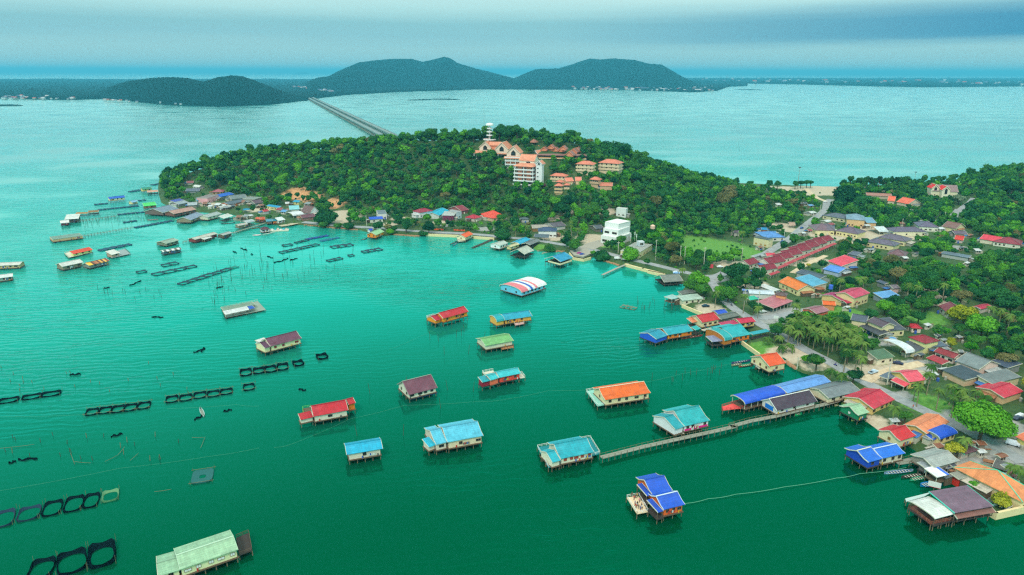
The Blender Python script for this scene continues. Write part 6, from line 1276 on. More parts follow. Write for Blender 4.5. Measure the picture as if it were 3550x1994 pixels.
# ------------------------------------------------------------------ fish cages, stakes, lines
def cage_mesh(L, Wd, net, seed, hole=.84, hz=.8):
    rr = random.Random(seed); mb = MB(); n = 20; outer = []; inner = []; low = []
    for i in range(n):
        t = 2 * math.pi * i / n; c, s_ = math.cos(t), math.sin(t)
        m_ = max(abs(c), abs(s_)) ** .85
        corner = (abs(c) * abs(s_) * 2) ** 2
        outer.append((c / m_ * L / 2, s_ / m_ * Wd / 2, hz * (.55 + .45 * corner) + rr.uniform(-.05, .05)))
        mi_ = m_ ** .55; inner.append((c / mi_ * L / 2 * hole * (1 + .06 * rr.random()), s_ / mi_ * Wd / 2 * hole * .92, .10)); low.append((c / mi_ * L / 2 * hole * .94, s_ / mi_ * Wd / 2 * hole * .86, -.6))
    o2 = [(x * .98, y * .98, .02 - .6) for x, y, z in outer]
    vs = o2 + outer + inner + low
    fs = []
    for k in range(3):
        for i in range(n): j = (i + 1) % n; fs.append((k * n + i, k * n + j, (k + 1) * n + j, (k + 1) * n + i))
    mb.add(vs, fs, net); return mb.mesh('net')
_cg = {}
def cage(p, ang, L, Wd, label, group, net=None, posts=True, rail=True, pm=None, hz=.8, hole=.84):
    root = empty('fish_cage', (p.x, p.y, 0), ang, label, 'fish cage', group)
    net = net or NETM; k = (round(L), round(Wd), net.name, random.randint(0, 2), hz, hole)
    if k not in _cg:
        ps = MB(); ps.tube([(0, 0, -1.2), (.05, 0, hz + .9)], [.07, .045], BAMBOO, 5)
        rl = MB(); rl.bar((-L / 2 - .5, 0, hz + .1), (L / 2 + .5, 0, hz + .1), .1, .1, BAMBOO)
        _cg[k] = (cage_mesh(L, Wd, net, k[3], hole, hz), ps.mesh('post'), rl.mesh('rail'))
    nm, psm, rlm = _cg[k]
    inst('net', nm, root)
    if posts:
        for sx in (-1, 1):
            for sy in (-1, 1): inst('post', psm, root, (sx * L / 2, sy * Wd / 2, 0), random.random() * 3)
    if rail:
        for sy in (-1, 1): inst('rail', rlm, root, (0, sy * Wd * .5 + .05, 0))
def cage_row(v, P0, P1, n, Wd, label, group, **kw):
    a, b = at(v, P0), at(v, P1); d = b - a; L = d.length / n; ang = math.atan2(d.y, d.x)
    lab = {0: 'left end ', n - 1: 'right end '}
    for i in range(n):
        c = a.lerp(b, (i + .5) / n) + Vector((random.uniform(-.3, .3), random.uniform(-.4, .4), 0)); cage(c, ang + random.uniform(-.06, .06), L * random.uniform(.93, 1.0), Wd * random.uniform(.88, 1.08), label % ordinal(i, n), group, **kw)
def ordinal(i, n):
    if n == 1: return 'single'
    if i == 0: return 'leftmost'
    if i == n - 1: return 'rightmost'
    return ['', 'second', 'third', 'fourth', 'fifth', 'sixth'][i]
G1 = 'black net fish cages in rows'
cage_row('E6', (-10, 558), (608, 468), 3, 5.0, '%s black net cage of the row cut by the left picture edge at mid height', G1, rail=False)
cage_row('E6', (845, 665), (1495, 588), 5, 6.0, '%s black net cage of the five in bamboo frames left of the boat', G1)
cage_row('E6', (1640, 545), (2320, 445), 5, 6.0, '%s black net cage of the five in bamboo frames above the small boat', G1)
cage_row('E2', (480, 1435), (1085, 1345), 4, 7.0, '%s black net cage of the four in tall frames below the brown purple roofed house', G1, hz=1.1)
cage_row('E6', (2400, 420), (2540, 400), 1, 6.0, '%s dark net cage hanging below the left end of the four tall framed ones', G1)
cage_row('E2', (1135, 1320), (1275, 1295), 1, 6.0, '%s black net cage just right of the four tall framed ones', G1, rail=False, hz=1.3)
cage_row('E2', (1435, 1240), (1580, 1215), 1, 6.0, '%s black net cage standing alone right of the brown purple roofed house', G1, rail=False, hz=1.3)
BLN = paint((10, 44, 66), .95, .1); PLN = paint((96, 140, 100))
cage_row('E7', (-60, 590), (160, 540), 1, 8.5, '%s blue rimmed net cage cut by the left edge in the lower row', G1, net=BLN, rail=False, hole=.88)
cage_row('E7', (170, 545), (415, 490), 1, 8.5, '%s blue rimmed net cage second in the lower left row', G1, net=BLN, rail=False, hole=.9)
cage_row('E7', (430, 490), (820, 410), 2, 8.5, '%s black net cage in the middle pair of the lower left row', G1, rail=False, hole=.88)
cage_row('E7', (845, 400), (1000, 375), 1, 8.0, '%s black four cornered net cage at the right of the lower left row', G1, rail=False, hole=.85)
cage_row('E7', (1015, 360), (1190, 320), 1, 6.5, '%s pale olive net cage at the right end of the lower left row', G1, net=PLN, rail=False)
cage_row('E7', (290, 1110), (540, 1060), 1, 9, '%s large black net cage at the bottom edge, left of three', G1, rail=False, hole=.9, hz=1.2)
cage_row('E7', (545, 1060), (860, 970), 1, 10, '%s large black net cage at the bottom edge, middle of three', G1, rail=False, hole=.9, hz=1.4)
cage_row('E7', (865, 975), (1150, 900), 1, 10, '%s large black net cage at the bottom edge, right of three with a raised corner', G1, rail=False, hole=.8, hz=1.8)
cage_row('E7', (1890, 170), (2120, 140), 1, 8, '%s faded teal net square hung between bare poles above the large pale green house', G1, net=paint((20, 92, 90)), hole=.3, hz=.5)
G2 = 'dark teal net cages in the upper left bay'
T2 = paint((16, 62, 74))
cage_row('E2', (-290, 320), (340, 120), 6, 6.0, '%s dark teal ring cage in the lower diagonal line of the upper left bay', G2, net=T2, rail=False, hole=.7)
cage_row('E2', (345, 118), (445, 90), 1, 5.0, '%s pale empty net frame at the upper end of the lower diagonal cage line', G2, net=paint((50, 130, 120)), rail=False, hole=.85)
cage_row('C3', (1165, 1400), (1295, 1380), 1, 6.0, '%s dark teal ring cage alone left of the diagonal cage lines', G2, net=T2, rail=False)
cage_row('C3', (1370, 1430), (1920, 1310), 4, 7.0, '%s dark teal ring cage in the upper diagonal line of the upper left bay', G2, net=T2, rail=False)
cage_row('C3', (1480, 1315), (1690, 1275), 2, 8.0, '%s dark teal ring cage of the pair above the upper diagonal line', G2, net=T2, rail=False)
cage_row('C4', (1180, 950), (1670, 840), 6, 6.0, '%s dark teal ring cage of the long middle row off the left village', G2, net=T2, rail=False)
cage_row('C4', (1210, 860), (1340, 840), 1, 6.0, '%s dark teal ring cage above the long middle row off the left village', G2, net=T2, rail=False)
cage_row('C4', (1370, 825), (1540, 785), 2, 4.5, '%s dark net cage of the short pair left of the blue nets', G2, net=T2, rail=False)
cage_row('C4', (1510, 782), (1800, 725), 4, 4.5, '%s deep blue net pen off the left village', G2, net=paint((10, 66, 130)), rail=False, hole=.3)
cage_row('C4', (1700, 800), (1935, 755), 3, 4.5, '%s blue green net pen below the deep blue ones', G2, net=paint((10, 100, 130)), rail=False, hole=.3)
cage_row('C4', (1830, 880), (2110, 840), 3, 9, '%s black cage of the dense cluster near the green water', G2, net=T2, rail=False, hole=.6)
cage_row('C4', (2225, 940), (2470, 900), 3, 8, '%s black cage of the dense cluster below the orange hut', G2, net=T2, rail=False, hole=.6)
cage_row('C4', (1780, 1055), (1975, 1015), 2, 5.5, '%s open black ring of the pair below the dense cluster', G2, net=T2, rail=False, hole=.85)
cage_row('C4', (2050, 990), (2125, 980), 1, 6, '%s small black cage right of the open ring pair', G2, net=T2, rail=False)
cage_row('N', (2152, 1062), (2205, 1072), 3, 5.5, '%s weathered frame of the small raft off the white walled shore house', 'raft frames off the right shore', net=paint((110, 130, 110), .9, .6), rail=False, hole=.7, hz=.5)
G3 = 'dark net troughs between the upper left piers'
NV = paint((24, 66, 92))
cage_row('C3', (640, 545), (812, 530), 2, 7, '%s slate net trough left of the bright blue roofed stilt house', G3, net=NV, rail=False, hole=.6)
cage_row('C3', (690, 612), (1200, 560), 5, 6, '%s slate net trough of the row in front of the bright blue roofed stilt house', G3, net=NV, rail=False, hole=.5)
cage_row('C3', (930, 672), (1380, 625), 4, 5, '%s slate net trough of the row below the light green roofed hut', G3, net=NV, rail=False, hole=.5)
cage_row('C3', (1145, 835), (1630, 745), 6, 6, '%s dark net trough of the long row reaching to the left village', G3, net=NV, rail=False, hole=.5)
cage_row('C3', (1005, 768), (1090, 760), 1, 5, '%s small net trough, left of the two above the long row', G3, net=NV, rail=False, hole=.5)
cage_row('C3', (1100, 755), (1175, 745), 1, 5, '%s small net trough, right of the two above the long row', G3, net=NV, rail=False, hole=.5)
cage_row('C3', (690, 1125), (1100, 1040), 4, 6, '%s black net float right of the orange red roofed raft house', G3, net=NV, rail=False, hole=.4)
cage_row('C3', (1080, 385), (1230, 360), 2, 8, '%s slate net trough left of the cream hut with a green ridge', G3, net=NV, rail=False, hole=.6)
cage_row('C3', (1190, 495), (1285, 485), 1, 6, '%s slate net trough right of the small cream hut', G3, net=NV, rail=False, hole=.6)
cage_row('C3', (1350, 300), (1480, 280), 1, 8, '%s slate net trough touching the wooded left point', G3, net=NV, rail=False, hole=.5)
# drowned net scraps
for i, (v, p, q) in enumerate([('C4', (670, 890), (760, 920)), ('C4', (565, 930), (625, 950)), ('C4', (800, 965), (832, 970)), ('C4', (1010, 990), (1075, 1015)), ('C4', (1100, 1075), (1230, 1050)), ('C4', (1215, 1045), (1295, 1020)),
                               ('C4', (1310, 1045), (1405, 1020)), ('E1', (1500, 835), (1570, 820)), ('E1', (1880, 790), (2030, 720)), ('E1', (2165, 1245), (2330, 1250)), ('E2', (180, 365), (270, 345)), ('E2', (0, 1165), (50, 1110)),
                               ('E6', (690, 295), (800, 285)), ('E6', (95, 1175), (160, 1150)), ('E6', (170, 1145), (370, 1125)), ('E6', (1930, 70), (2045, 30)), ('E4', (270, 325), (335, 345)), ('E6', (1930, 740), (2020, 700)), ('E6', (1100, 910), (1220, 880)), ('E6', (2220, 660), (2300, 640))]):
    a, b = at(v, p), at(v, q); n_ = 8; mb = MB(); d = b - a; sd = Vector((-d.y, d.x, 0)).normalized(); vs = []
    for k in range(n_ + 1):
        c = a.lerp(b, k / n_) + sd * math.sin(k * 1.3 + i) * .5; h_ = .35 + .5 * abs(math.sin(k * .9 + i))
        vs += [(c.x, c.y, -.4), (c.x + sd.x * .5, c.y + sd.y * .5, h_), (c.x + sd.x, c.y + sd.y, -.4)]
    mb.add(vs, [(k * 3 + j, (k + 1) * 3 + j, (k + 1) * 3 + j + 1, k * 3 + j + 1) for k in range(n_) for j in (0, 1)], NETM)
    tag(mb.build('net_scrap'), 'dark sagging scrap of net hanging in the open bay water', 'net', 'scraps of net in the bay')
# stakes
sm_ = []
for h_, r_, m_ in ((2.4, .09, STAKE), (3.0, .08, STAKE), (1.7, .1, STAKE), (2.2, .11, BAMBOO)):
    mb = MB(); mb.tube([(0, 0, -1), (.05, .05, h_)], [r_ * 1.2, r_], m_, 5); sm_.append(mb.mesh('stake'))
def stake(p, k, label, group, tall=1.0):
    o = inst('stake', sm_[k], None, (p.x, p.y, 0), random.random() * 6); o.rotation_euler = (random.uniform(-.12, .12), random.uniform(-.12, .12), random.random() * 6); o.scale = (1, 1, tall)
    tag(o, label, 'stake', group)
def scatter(v, quad, n, label, group, kk=(0, 1, 2), tall=1.0):
    for _ in range(n):
        s_, t_ = random.random(), random.random(); (a, b, c, d) = quad
        x = (a[0] * (1 - s_) + b[0] * s_) * (1 - t_) + (d[0] * (1 - s_) + c[0] * s_) * t_; y = (a[1] * (1 - s_) + b[1] * s_) * (1 - t_) + (d[1] * (1 - s_) + c[1] * s_) * t_
        stake(at(v, (x, y)), random.choice(kk), label, group, tall)
S1 = 'stakes standing in the upper left bay'
scatter('C3', [(470, 720), (1350, 660), (1300, 760), (520, 860)], 55, 'thin dark stake standing between the upper left piers', 'stakes between the upper left piers', tall=1.4)
scatter('C4', [(720, 860), (2120, 900), (1900, 1300), (60, 1350)], 78, 'thin dark stake standing in the water off the left village', S1, tall=1.5)
scatter('E2', [(0, 250), (1250, 20), (900, 400), (60, 600)], 34, 'thin dark stake standing in the water off the left village', S1, tall=1.5)
scatter('E1', [(1400, 820), (2400, 870), (2300, 1000), (1420, 980)], 14, 'thin dark stake standing in the water off the left village', S1, tall=1.3)
scatter('D3', [(0, 480), (700, 560), (560, 700), (0, 660)], 22, 'thin dark stake off the white walled shore house on the right shore', 'stakes off the right shore', tall=1.3)
scatter('E5', [(1150, 150), (1930, 40), (1930, 100), (1200, 210)], 16, 'dark stake along the pale line right of the orange roofed house', 'stakes along the pale lines', tall=1.2)
scatter('E6', [(0, 200), (1900, 150), (1900, 500), (0, 450)], 22, 'short pale stake breaking the rippled water at the left', 'pale stakes at the left', (3,), .6)
scatter('E6', [(0, 900), (2000, 850), (1700, 1150), (0, 1130)], 24, 'weathered bamboo stake in the lower left water', 'stakes in the lower left water', (2, 3), .9)
scatter('E3', [(400, 900), (1200, 900), (1700, 1250), (600, 1350)], 10, 'lone dark stake between the middle houses', 'stakes in the middle of the bay', (0, 1), 1.5)
scatter('E4', [(900, 200), (2400, 300), (2300, 1300), (100, 1300)], 9, 'lone dark stake in the near middle water', 'stakes in the near middle water', (1,), 1.6)
scatter('J', [(500, 480), (560, 480), (590, 670), (540, 670)], 9, 'tiny stake in the far pale water behind the ridge', 'far stakes', (0,), 2.4)
scatter('J', [(1000, 330), (2500, 330), (2500, 520), (1100, 400)], 26, 'tiny marker stake in the far right bay', 'far markers', (0,), 3.2)
scatter('G', [(400, 390), (500, 450), (2000, 400), (1500, 350)], 10, 'tiny stake beside the far end of the bridge', 'far bridge stakes', (0,), 3.4)
# lines between stakes
def line(pts, label, z=.45, r=.024):
    P = [at(v, p, z) for v, p in pts]; mb = MB(); full = []
    for a, b in zip(P, P[1:]):
        for k in range(8): c = a.lerp(b, k / 8); full.append((c.x, c.y, z - .3 * math.sin(math.pi * k / 8)))
    full.append(tuple(P[-1])); mb.tube(full, [r] * len(full), ROPE, 4); tag(mb.build('mooring_line'), label, 'line')
    return P
line([('E5', (1505, 1195)), ('E5', (1700, 1155)), ('E5', (1930, 1118)), ('N', (2720, 1688)), ('D7', (0, 890)), ('D7', (235, 845)), ('D7', (700, 785))], 'long pale line from the twin blue roofed houses to the right shore', .6, .09)
line([('E5', (0, 325)), ('E5', (380, 248)), ('E5', (690, 245))], 'thin pale line reaching the fenced deck of the orange roofed house', .5)
line([('E5', (1180, 180)), ('E5', (1480, 110)), ('E5', (1870, 30)), ('D6', (320, 200))], 'thin pale line from the orange roofed house to the moored boats', .5)
line([('E3', (0, 1185)), ('E3', (350, 1040)), ('E3', (1050, 700)), ('E3', (1550, 560))], 'thin line crossing the bay past the crimson roofed house', .5)
line([('E4', (0, 970)), ('E4', (200, 930)), ('E4', (850, 650)), ('E4', (1450, 500)), ('E4', (2290, 455)), ('E4', (2570, 435))], 'thin line crossing in front of the bright red roofed house', .5)
line([('E6', (0, 1435)), ('E6', (1200, 1210)), ('E6', (2070, 1095)), ('E6', (2570, 1010))], 'thin line over the lower left water', .5)
line([('E6', (0, 700)), ('E6', (840, 680))], 'thin line left of the five cages beside the boat', .5)
line([('E6', (1660, 620)), ('E6', (2350, 580)), ('E6', (2570, 595))], 'thin line right of the small boat', .5)
for i, (a, b) in enumerate([((0, 1015), (340, 975)), ((700, 1060), (740, 1170)), ((735, 1145), (900, 1160)), ((1040, 1145), (1170, 1080)), ((1170, 1080), (1235, 1000)), ((1905, 905), (2020, 905)), ((2035, 900), (1990, 1010)),
                            ((1530, 1445), (1700, 1420)), ((1290, 1135), (1375, 1060))]):
    a, b = at('E6', a, .5), at('E6', b, .5); mb = MB(); mb.tube([tuple(a), tuple((a + b) / 2 - Vector((0, 0, .1))), tuple(b)], [.06, .06, .05], BAMBOO, 5)
    tag(mb.build('bamboo_pole'), 'pale bamboo pole floating level in the lower left water', 'pole', 'floating bamboo poles')

# ------------------------------------------------------------------ boats, vehicles, people
def boat_mesh(L, Wd, m, mi):
    mb = MB(); n = 13; vs = []; 
    for i in range(n):
        t = i / (n - 1) * 2 - 1; w_ = Wd / 2 * (1 - abs(t) ** 2.6) + .05; zt_ = .42 + .38 * abs(t) ** 3; x = t * L / 2
        vs += [(x, -w_, zt_), (x, -w_ * .55, -.12), (x, w_ * .55, -.12), (x, w_, zt_), (x, w_ * .8, zt_ - .02), (x, w_ * .5, .08), (x, -w_ * .5, .08), (x, -w_ * .8, zt_ - .02)]
    fo = []; fi = []
    for i in range(n - 1):
        a = i * 8; b = a + 8
        for j in (0, 1, 2, 7): fo.append((a + j, b + j, b + (j + 1) % 8, a + (j + 1) % 8))
        for j in (3, 4, 5, 6): (fo if j == 3 else fi).append((a + j, b + j, b + j + 1, a + j + 1))
    mb.add(vs, fo, m); o = len(mb.v) - len(vs)
    k = mb.mi(mi)
    for f in fi: mb.f.append([q + o for q in f]); mb.m.append(k)
    return mb.mesh('hull')
def boat(v, P0, P1, label, m, mi=None, Wd=1.5, seats=5, z=0.0):
    a, b = at(v, P0, .3), at(v, P1, .3); d = b - a; L = d.length; c = (a + b) / 2; ang = math.atan2(d.y, d.x)
    r = empty('long_boat', (c.x, c.y, z), ang, label, 'boat', None); inst('hull', boat_mesh(L, Wd, m, mi or WOOD), r)
    mb = MB()
    for i in range(seats): x = (i - (seats - 1) / 2) * L / (seats + 2); sbm = MB(); sbm.box(x - .15, x + .15, -Wd * .4, Wd * .4, .28, .34, PALE); sbm.build('seat', r)
    return r
def P_(c): return paint(c, .5, .2)
boat('D7', (478, 842), (770, 812), 'long white and blue open boat, farthest left of the boats moored at the right shore', P_((170, 190, 220)), P_((60, 90, 120)), 1.6, 8)
boat('D7', (650, 882), (880, 850), 'dark weathered long boat between the white blue boat and the teal boat', P_((80, 70, 64)), P_((60, 54, 50)), 1.6, 6)
boat('D7', (735, 908), (930, 876), 'teal rimmed long boat beside the white canopy', P_((90, 190, 150)), P_((60, 90, 70)), 1.6, 6)
boat('D7', (838, 965), (1000, 940), 'bright blue wide boat under the white canopy', P_((30, 130, 200)), P_((40, 110, 160)), 2.6, 5)
boat('D7', (985, 960), (1055, 962), 'small deep blue boat right of the bright blue wide boat', P_((20, 70, 160)), P_((30, 60, 110)), 1.8, 3)
boat('D3', (1215, 1298), (1450, 1262), 'violet blue long boat moored left of the orange roofed gabled hut, upper one', P_((80, 70, 150)), P_((60, 70, 80)), 1.3, 6)
boat('D3', (1215, 1325), (1340, 1308), 'short pale long boat below the violet blue one', P_((190, 180, 150)), P_((90, 90, 80)), 1.3, 3)
boat('D3', (1305, 1340), (1490, 1312), 'red and green rimmed long boat moored left of the orange roofed gabled hut, lower one', P_((180, 70, 70)), P_((60, 150, 90)), 1.5, 5)
boat('D3', (590, 990), (850, 950), 'red long boat beside the long turquoise roofed house', P_((180, 60, 60)), P_((120, 60, 50)), 1.4, 6)
boat('D3', (585, 968), (815, 935), 'olive long boat between the red boat and the turquoise roofed house', P_((110, 120, 90)), P_((70, 70, 50)), 1.4, 6)
boat('D6', (1105, 862), (1190, 845), 'small bright green boat under the steep dark purple roofed house', P_((40, 190, 120)), P_((30, 130, 90)), 1.5, 2)
boat('D6', (1600, 748), (1650, 738), 'tiny olive boat at the shore end of the long walkway', P_((140, 150, 80)), P_((90, 90, 60)), 1.3, 2)
boat('D6', (1812, 928), (1855, 926), 'tiny cream boat under the small green walled hut', P_((220, 200, 120)), P_((120, 110, 80)), 1.1, 2)
boat('E6', (1985, 612), (2025, 700), 'narrow white ribbed boat alone in the lower left bay', P_((200, 220, 220)), P_((60, 110, 110)), 1.3, 7)
boat('C5', (1535, 970), (1630, 925), 'dark boat moored at the orange roofed cream hut, outer one', P_((40, 70, 80)), P_((40, 60, 60)), 1.4, 4)
boat('C5', (1570, 992), (1655, 935), 'blue boat moored at the orange roofed cream hut, inner one', P_((30, 110, 140)), P_((40, 80, 100)), 1.4, 4)
boat('C5', (215, 905), (305, 880), 'teal boat near the pale green roofed orange hut', P_((30, 130, 130)), P_((30, 80, 80)), 1.8, 3)
boat('C7', (690, 895), (800, 880), 'pinkish boat drawn up right of the open stilt pavilion, upper one', P_((210, 160, 150)), P_((120, 150, 150)), 1.6, 4)
boat('C7', (760, 930), (875, 905), 'pale boat drawn up right of the open stilt pavilion, lower one', P_((220, 200, 170)), P_((130, 140, 130)), 1.4, 4)
boat('C4', (832, 722), (940, 716), 'white fishing boat with a red hull moored at the maroon roofed float cabin', P_((244, 240, 240)), P_((200, 190, 190)), 4.0, 1)
boat('C4', (960, 712), (1115, 682), 'long low white boat in front of the maroon roofed float cabin', P_((240, 236, 226)), P_((180, 180, 170)), 1.6, 4)
boat('C4', (820, 638), (920, 618), 'brown long boat above the white fishing boat', P_((150, 90, 50)), P_((90, 60, 40)), 1.5, 4)
boat('C4', (430, 575), (610, 560), 'dark long boat in front of the almost white boat shed', P_((60, 80, 84)), P_((60, 60, 60)), 2.0, 5)
boat('C3', (1310, 735), (1440, 728), 'pinkish boat lying inside the upper left pier basin', P_((190, 130, 130)), P_((110, 90, 90)), 2.2, 3)
fl = empty('float', at('C4', (1120, 665), 0), math.atan2(.25, 1), 'white cluttered mooring float right of the maroon roofed cabin', 'float')
mb = MB(); mb.box(-12, 11, -3, 3, -.2, .7, PALE); mb.build('float_deck', fl)
for k in range(9):
    mb = MB(); x_ = -10 + k * 2.3; mb.box(x_, x_ + 1.5, -1.5 + (k % 3), .4 + (k % 3), .7, 1.5 + .4 * (k % 2), [WHITE, P_((70, 170, 190)), P_((220, 190, 180))][k % 3]); mb.build('crate', fl)

def car_meshes(c, kind):
    body = MB(); M = P_(c); L, Wd = (4.3, 1.75) if kind != 'pickup' else (5.1, 1.8)
    h0, h1, h2 = .32, .92, 1.48 if kind != 'van' else 1.9
    prof = {'car': [(-L / 2, .45), (-L / 2, .8), (-L * .32, .95), (-L * .2, 1.42), (L * .14, 1.46), (L * .28, .96), (L / 2, .82), (L / 2, .4)],
            'van': [(-L / 2, .45), (-L / 2, 1.1), (-L * .46, 1.85), (L * .2, 1.88), (L * .34, 1.15), (L / 2, .95), (L / 2, .4)],
            'pickup': [(-L / 2, .5), (-L / 2, 1.0), (-L * .08, 1.0), (-L * .06, 1.68), (L * .16, 1.68), (L * .28, 1.08), (L / 2, .98), (L / 2, .45)]}[kind]
    vs = []; n = len(prof)
    for sy, ins in ((-1, 0), (1, 0)):
        for x, z in prof: vs.append((x, sy * (Wd / 2 - (.18 if z > 1.2 else 0)), z))
    fs = [tuple(range(n)), tuple(range(2 * n - 1, n - 1, -1))] + [(i + n, (i + 1) % n + n, (i + 1) % n, i) for i in range(n)]
    body.add(vs, fs, M)
    if kind == 'pickup': body.box(-L / 2 + .15, -L * .1, -Wd / 2 + .15, Wd / 2 - .15, 1.001, 1.01, BLACK)
    glass = MB(); zt_ = 1.40 if kind == 'car' else 1.62 if kind == 'pickup' else 1.78
    xa_, xb_ = (-L * .2, L * .14) if kind == 'car' else (-L * .05, L * .15) if kind == 'pickup' else (-L * .44, L * .18)
    for sy in (-1, 1): glass.add([(xa_ - .1, sy * (Wd / 2 - .02), 1.0), (xb_ + .3, sy * (Wd / 2 - .02), 1.0), (xb_, sy * (Wd / 2 - .15), zt_ - .05), (xa_ + .1, sy * (Wd / 2 - .15), zt_ - .05)], [(0, 1, 2, 3) if sy < 0 else (3, 2, 1, 0)], GLASS)
    ws = MB(); ws.add([(xb_ + .12, -Wd * .38, zt_ - .06), (xb_ + .12, Wd * .38, zt_ - .06), (xb_ + .62, Wd * .42, 1.03), (xb_ + .62, -Wd * .42, 1.03)], [(0, 3, 2, 1)], GLASS)
    wh = MB(); wh.tube([(0, -.12, 0), (0, .12, 0)], [.33, .33], BLACK, 12)
    return body.mesh('body'), glass.mesh('side_window'), ws.mesh('windscreen'), wh.mesh('wheel'), L, Wd
def car(v, p, deg, c, kind, label):
    q = hit(v, p, .1); r = empty({'car': 'parked_car', 'van': 'parked_van', 'pickup': 'pickup_truck'}[kind], q, R_(deg), label, 'car' if kind == 'car' else kind)
    b, g, w_, wh, L, Wd = car_meshes(c, kind); inst('body', b, r); inst('side_window', g, r); inst('windscreen', w_, r)
    for sx in (-1, 1):
        for sy in (-1, 1): inst('wheel', wh, r, (sx * L * .32, sy * (Wd / 2 - .1), .33))
    KEEP.append((q.x, q.y, 3, 3, 0)); KEEPPX.append((*[project(q.x - 2, q.y, q.z)[0], project(q.x + 2, q.y, q.z)[0]], project(q.x, q.y, q.z + 1.5)[1], project(q.x, q.y, q.z)[1], q.y))
car('D3', (890, 592), 5, (24, 50, 74), 'car', 'dark blue car parked alone on the yard by the white walled shore house')
car('C7', (1250, 925), 10, (60, 70, 76), 'car', 'dark grey car, left of the three cars parked on the concrete terrace')
car('C7', (1312, 940), 30, (150, 40, 120), 'car', 'magenta car, middle of the three cars parked on the concrete terrace')
car('C7', (1355, 957), 30, (30, 60, 150), 'car', 'blue car, right of the three cars parked on the concrete terrace')
car('C7', (1872, 1018), 15, (240, 240, 240), 'van', 'white van parked at the turning place by the concrete jetty')
car('C7', (1980, 1030), 160, (220, 220, 226), 'car', 'pale car just right of the white van at the turning place')
car('D6', (2085, 340), 30, (206, 222, 240), 'pickup', 'pale blue pickup truck beside the shore road in the right village')
car('D5', (475, 1065), 15, (30, 40, 66), 'car', 'dark blue car on the sandy path behind the coral roofed yellow house')
car('D5', (410, 950), -30, (40, 40, 80), 'car', 'navy car below the arcade of the olive green roofed house')
car('D7', (1765, 560), -38, (226, 230, 240), 'van', 'silver van parked on the road near the right picture edge')
car('D7', (1820, 300), 20, (60, 70, 90), 'car', 'dark car at the right edge behind the big green tree, front one')
car('D7', (1845, 275), 20, (226, 230, 236), 'car', 'white car at the right edge behind the big green tree, rear one')
car('D1', (1070, 1330), 10, (240, 242, 246), 'car', 'white car parked at the field edge by the small billboard')
car('D1', (1850, 1015), 45, (60, 110, 170), 'pickup', 'blue pickup truck on the inland road beside the cream box house')
car('D1', (2095, 842), 45, (40, 80, 140), 'car', 'blue car on the inland road beside the thatched hut')
car('D2', (40, 512), 10, (236, 236, 240), 'car', 'white car on the bare ground at the top of the inland road')
car('D3', (525, 180), -10, (150, 190, 240), 'car', 'pale blue car by the thatch roofed shed at the sea wall')
car('D3', (1610, 665), 15, (200, 206, 206), 'car', 'pale car in the shade left of the pale red roofed restaurant')
car('D1', (520, 1400), -10, (236, 238, 240), 'car', 'white car at the end of the sea wall road')
def moto(v, p, deg, c, label):
    q = hit(v, p, .1); r = empty('motorbike_rider', q, R_(deg), label, 'motorbike'); mb = MB()
    mb.bar((-.6, 0, .55), (.55, 0, .6), .22, .3, P_(c)); mb.build('frame', r); wm = MB(); wm.tube([(0, -.06, 0), (0, .06, 0)], [.3, .3], BLACK, 10); m_ = wm.mesh('wheel'); inst('wheel', m_, r, (-.65, 0, .3)); inst('wheel', m_, r, (.65, 0, .3))
    q_ = inst('rider', person_mesh((60, 50, 110), (40, 40, 50), 1), r, (-.1, 0, .15))
_pm = {}
def person_mesh(top, leg, pose):
    k = (top, leg, pose)
    if k in _pm: return _pm[k]
    rnd = random.Random(str(k)); mb = MB(); SK = paint((170, 120, 90)); TP = paint(top); LG = paint(leg); HR = paint((24, 20, 18))
    a = .12 + .1 * pose
    for s_ in (-1, 1):
        mb.tube([(0, s_ * .09, .95), (a * .5 * s_, s_ * .10, .5), (a * s_ * .6, s_ * .11, .06)], [.095, .065, .045], LG, 7); mb.tube([(a * s_ * .6 - .06, s_ * .11, .04), (a * s_ * .6 + .16, s_ * .12, .04)], [.045, .035], HR, 6)
        mb.tube([(0, s_ * .17, 1.38), (.03 + .05 * pose, s_ * (.24 + .04 * pose), 1.1), (.10 + .15 * pose, s_ * .22, .88)], [.055, .042, .03], SK, 6)
        mb.tube([(.10 + .15 * pose, s_ * .22, .88), (.13 + .16 * pose, s_ * .22, .78)], [.035, .02], SK, 6)
        mb.tube([(0, s_ * .14, 1.40), (.02, s_ * .20, 1.24)], [.075, .065], TP, 6)
    mb.tube([(0, 0, .86), (0, 0, .98), (0, 0, 1.2), (0, 0, 1.38), (0, 0, 1.45)], [.13, .14, .15, .16, .07], TP, 10)
    mb.tube([(0, 0, 1.42), (0, 0, 1.52)], [.055, .05], SK, 8); mb.tube([(0, 0, 1.49), (.02, 0, 1.56), (.02, 0, 1.66), (.01, 0, 1.72)], [.05, .09, .085, .03], SK, 10)
    mb.tube([(-.03, 0, 1.58), (-.02, 0, 1.68), (-.01, 0, 1.745)], [.085, .095, .04], HR, 10)
    _pm[k] = mb.mesh('person'); return _pm[k]
def person(pos, deg, top, leg, pose, label, group=None):
    o = inst('person', person_mesh(top, leg, pose), None, pos, R_(deg)); tag(o, label, 'person', group)
names = [('red', (200, 50, 50)), ('yellow', (230, 200, 60)), ('black', (30, 30, 34)), ('white', (230, 230, 230)), ('blue', (50, 80, 170)), ('grey', (130, 130, 134)), ('pink', (230, 140, 160)), ('green', (50, 130, 80))]
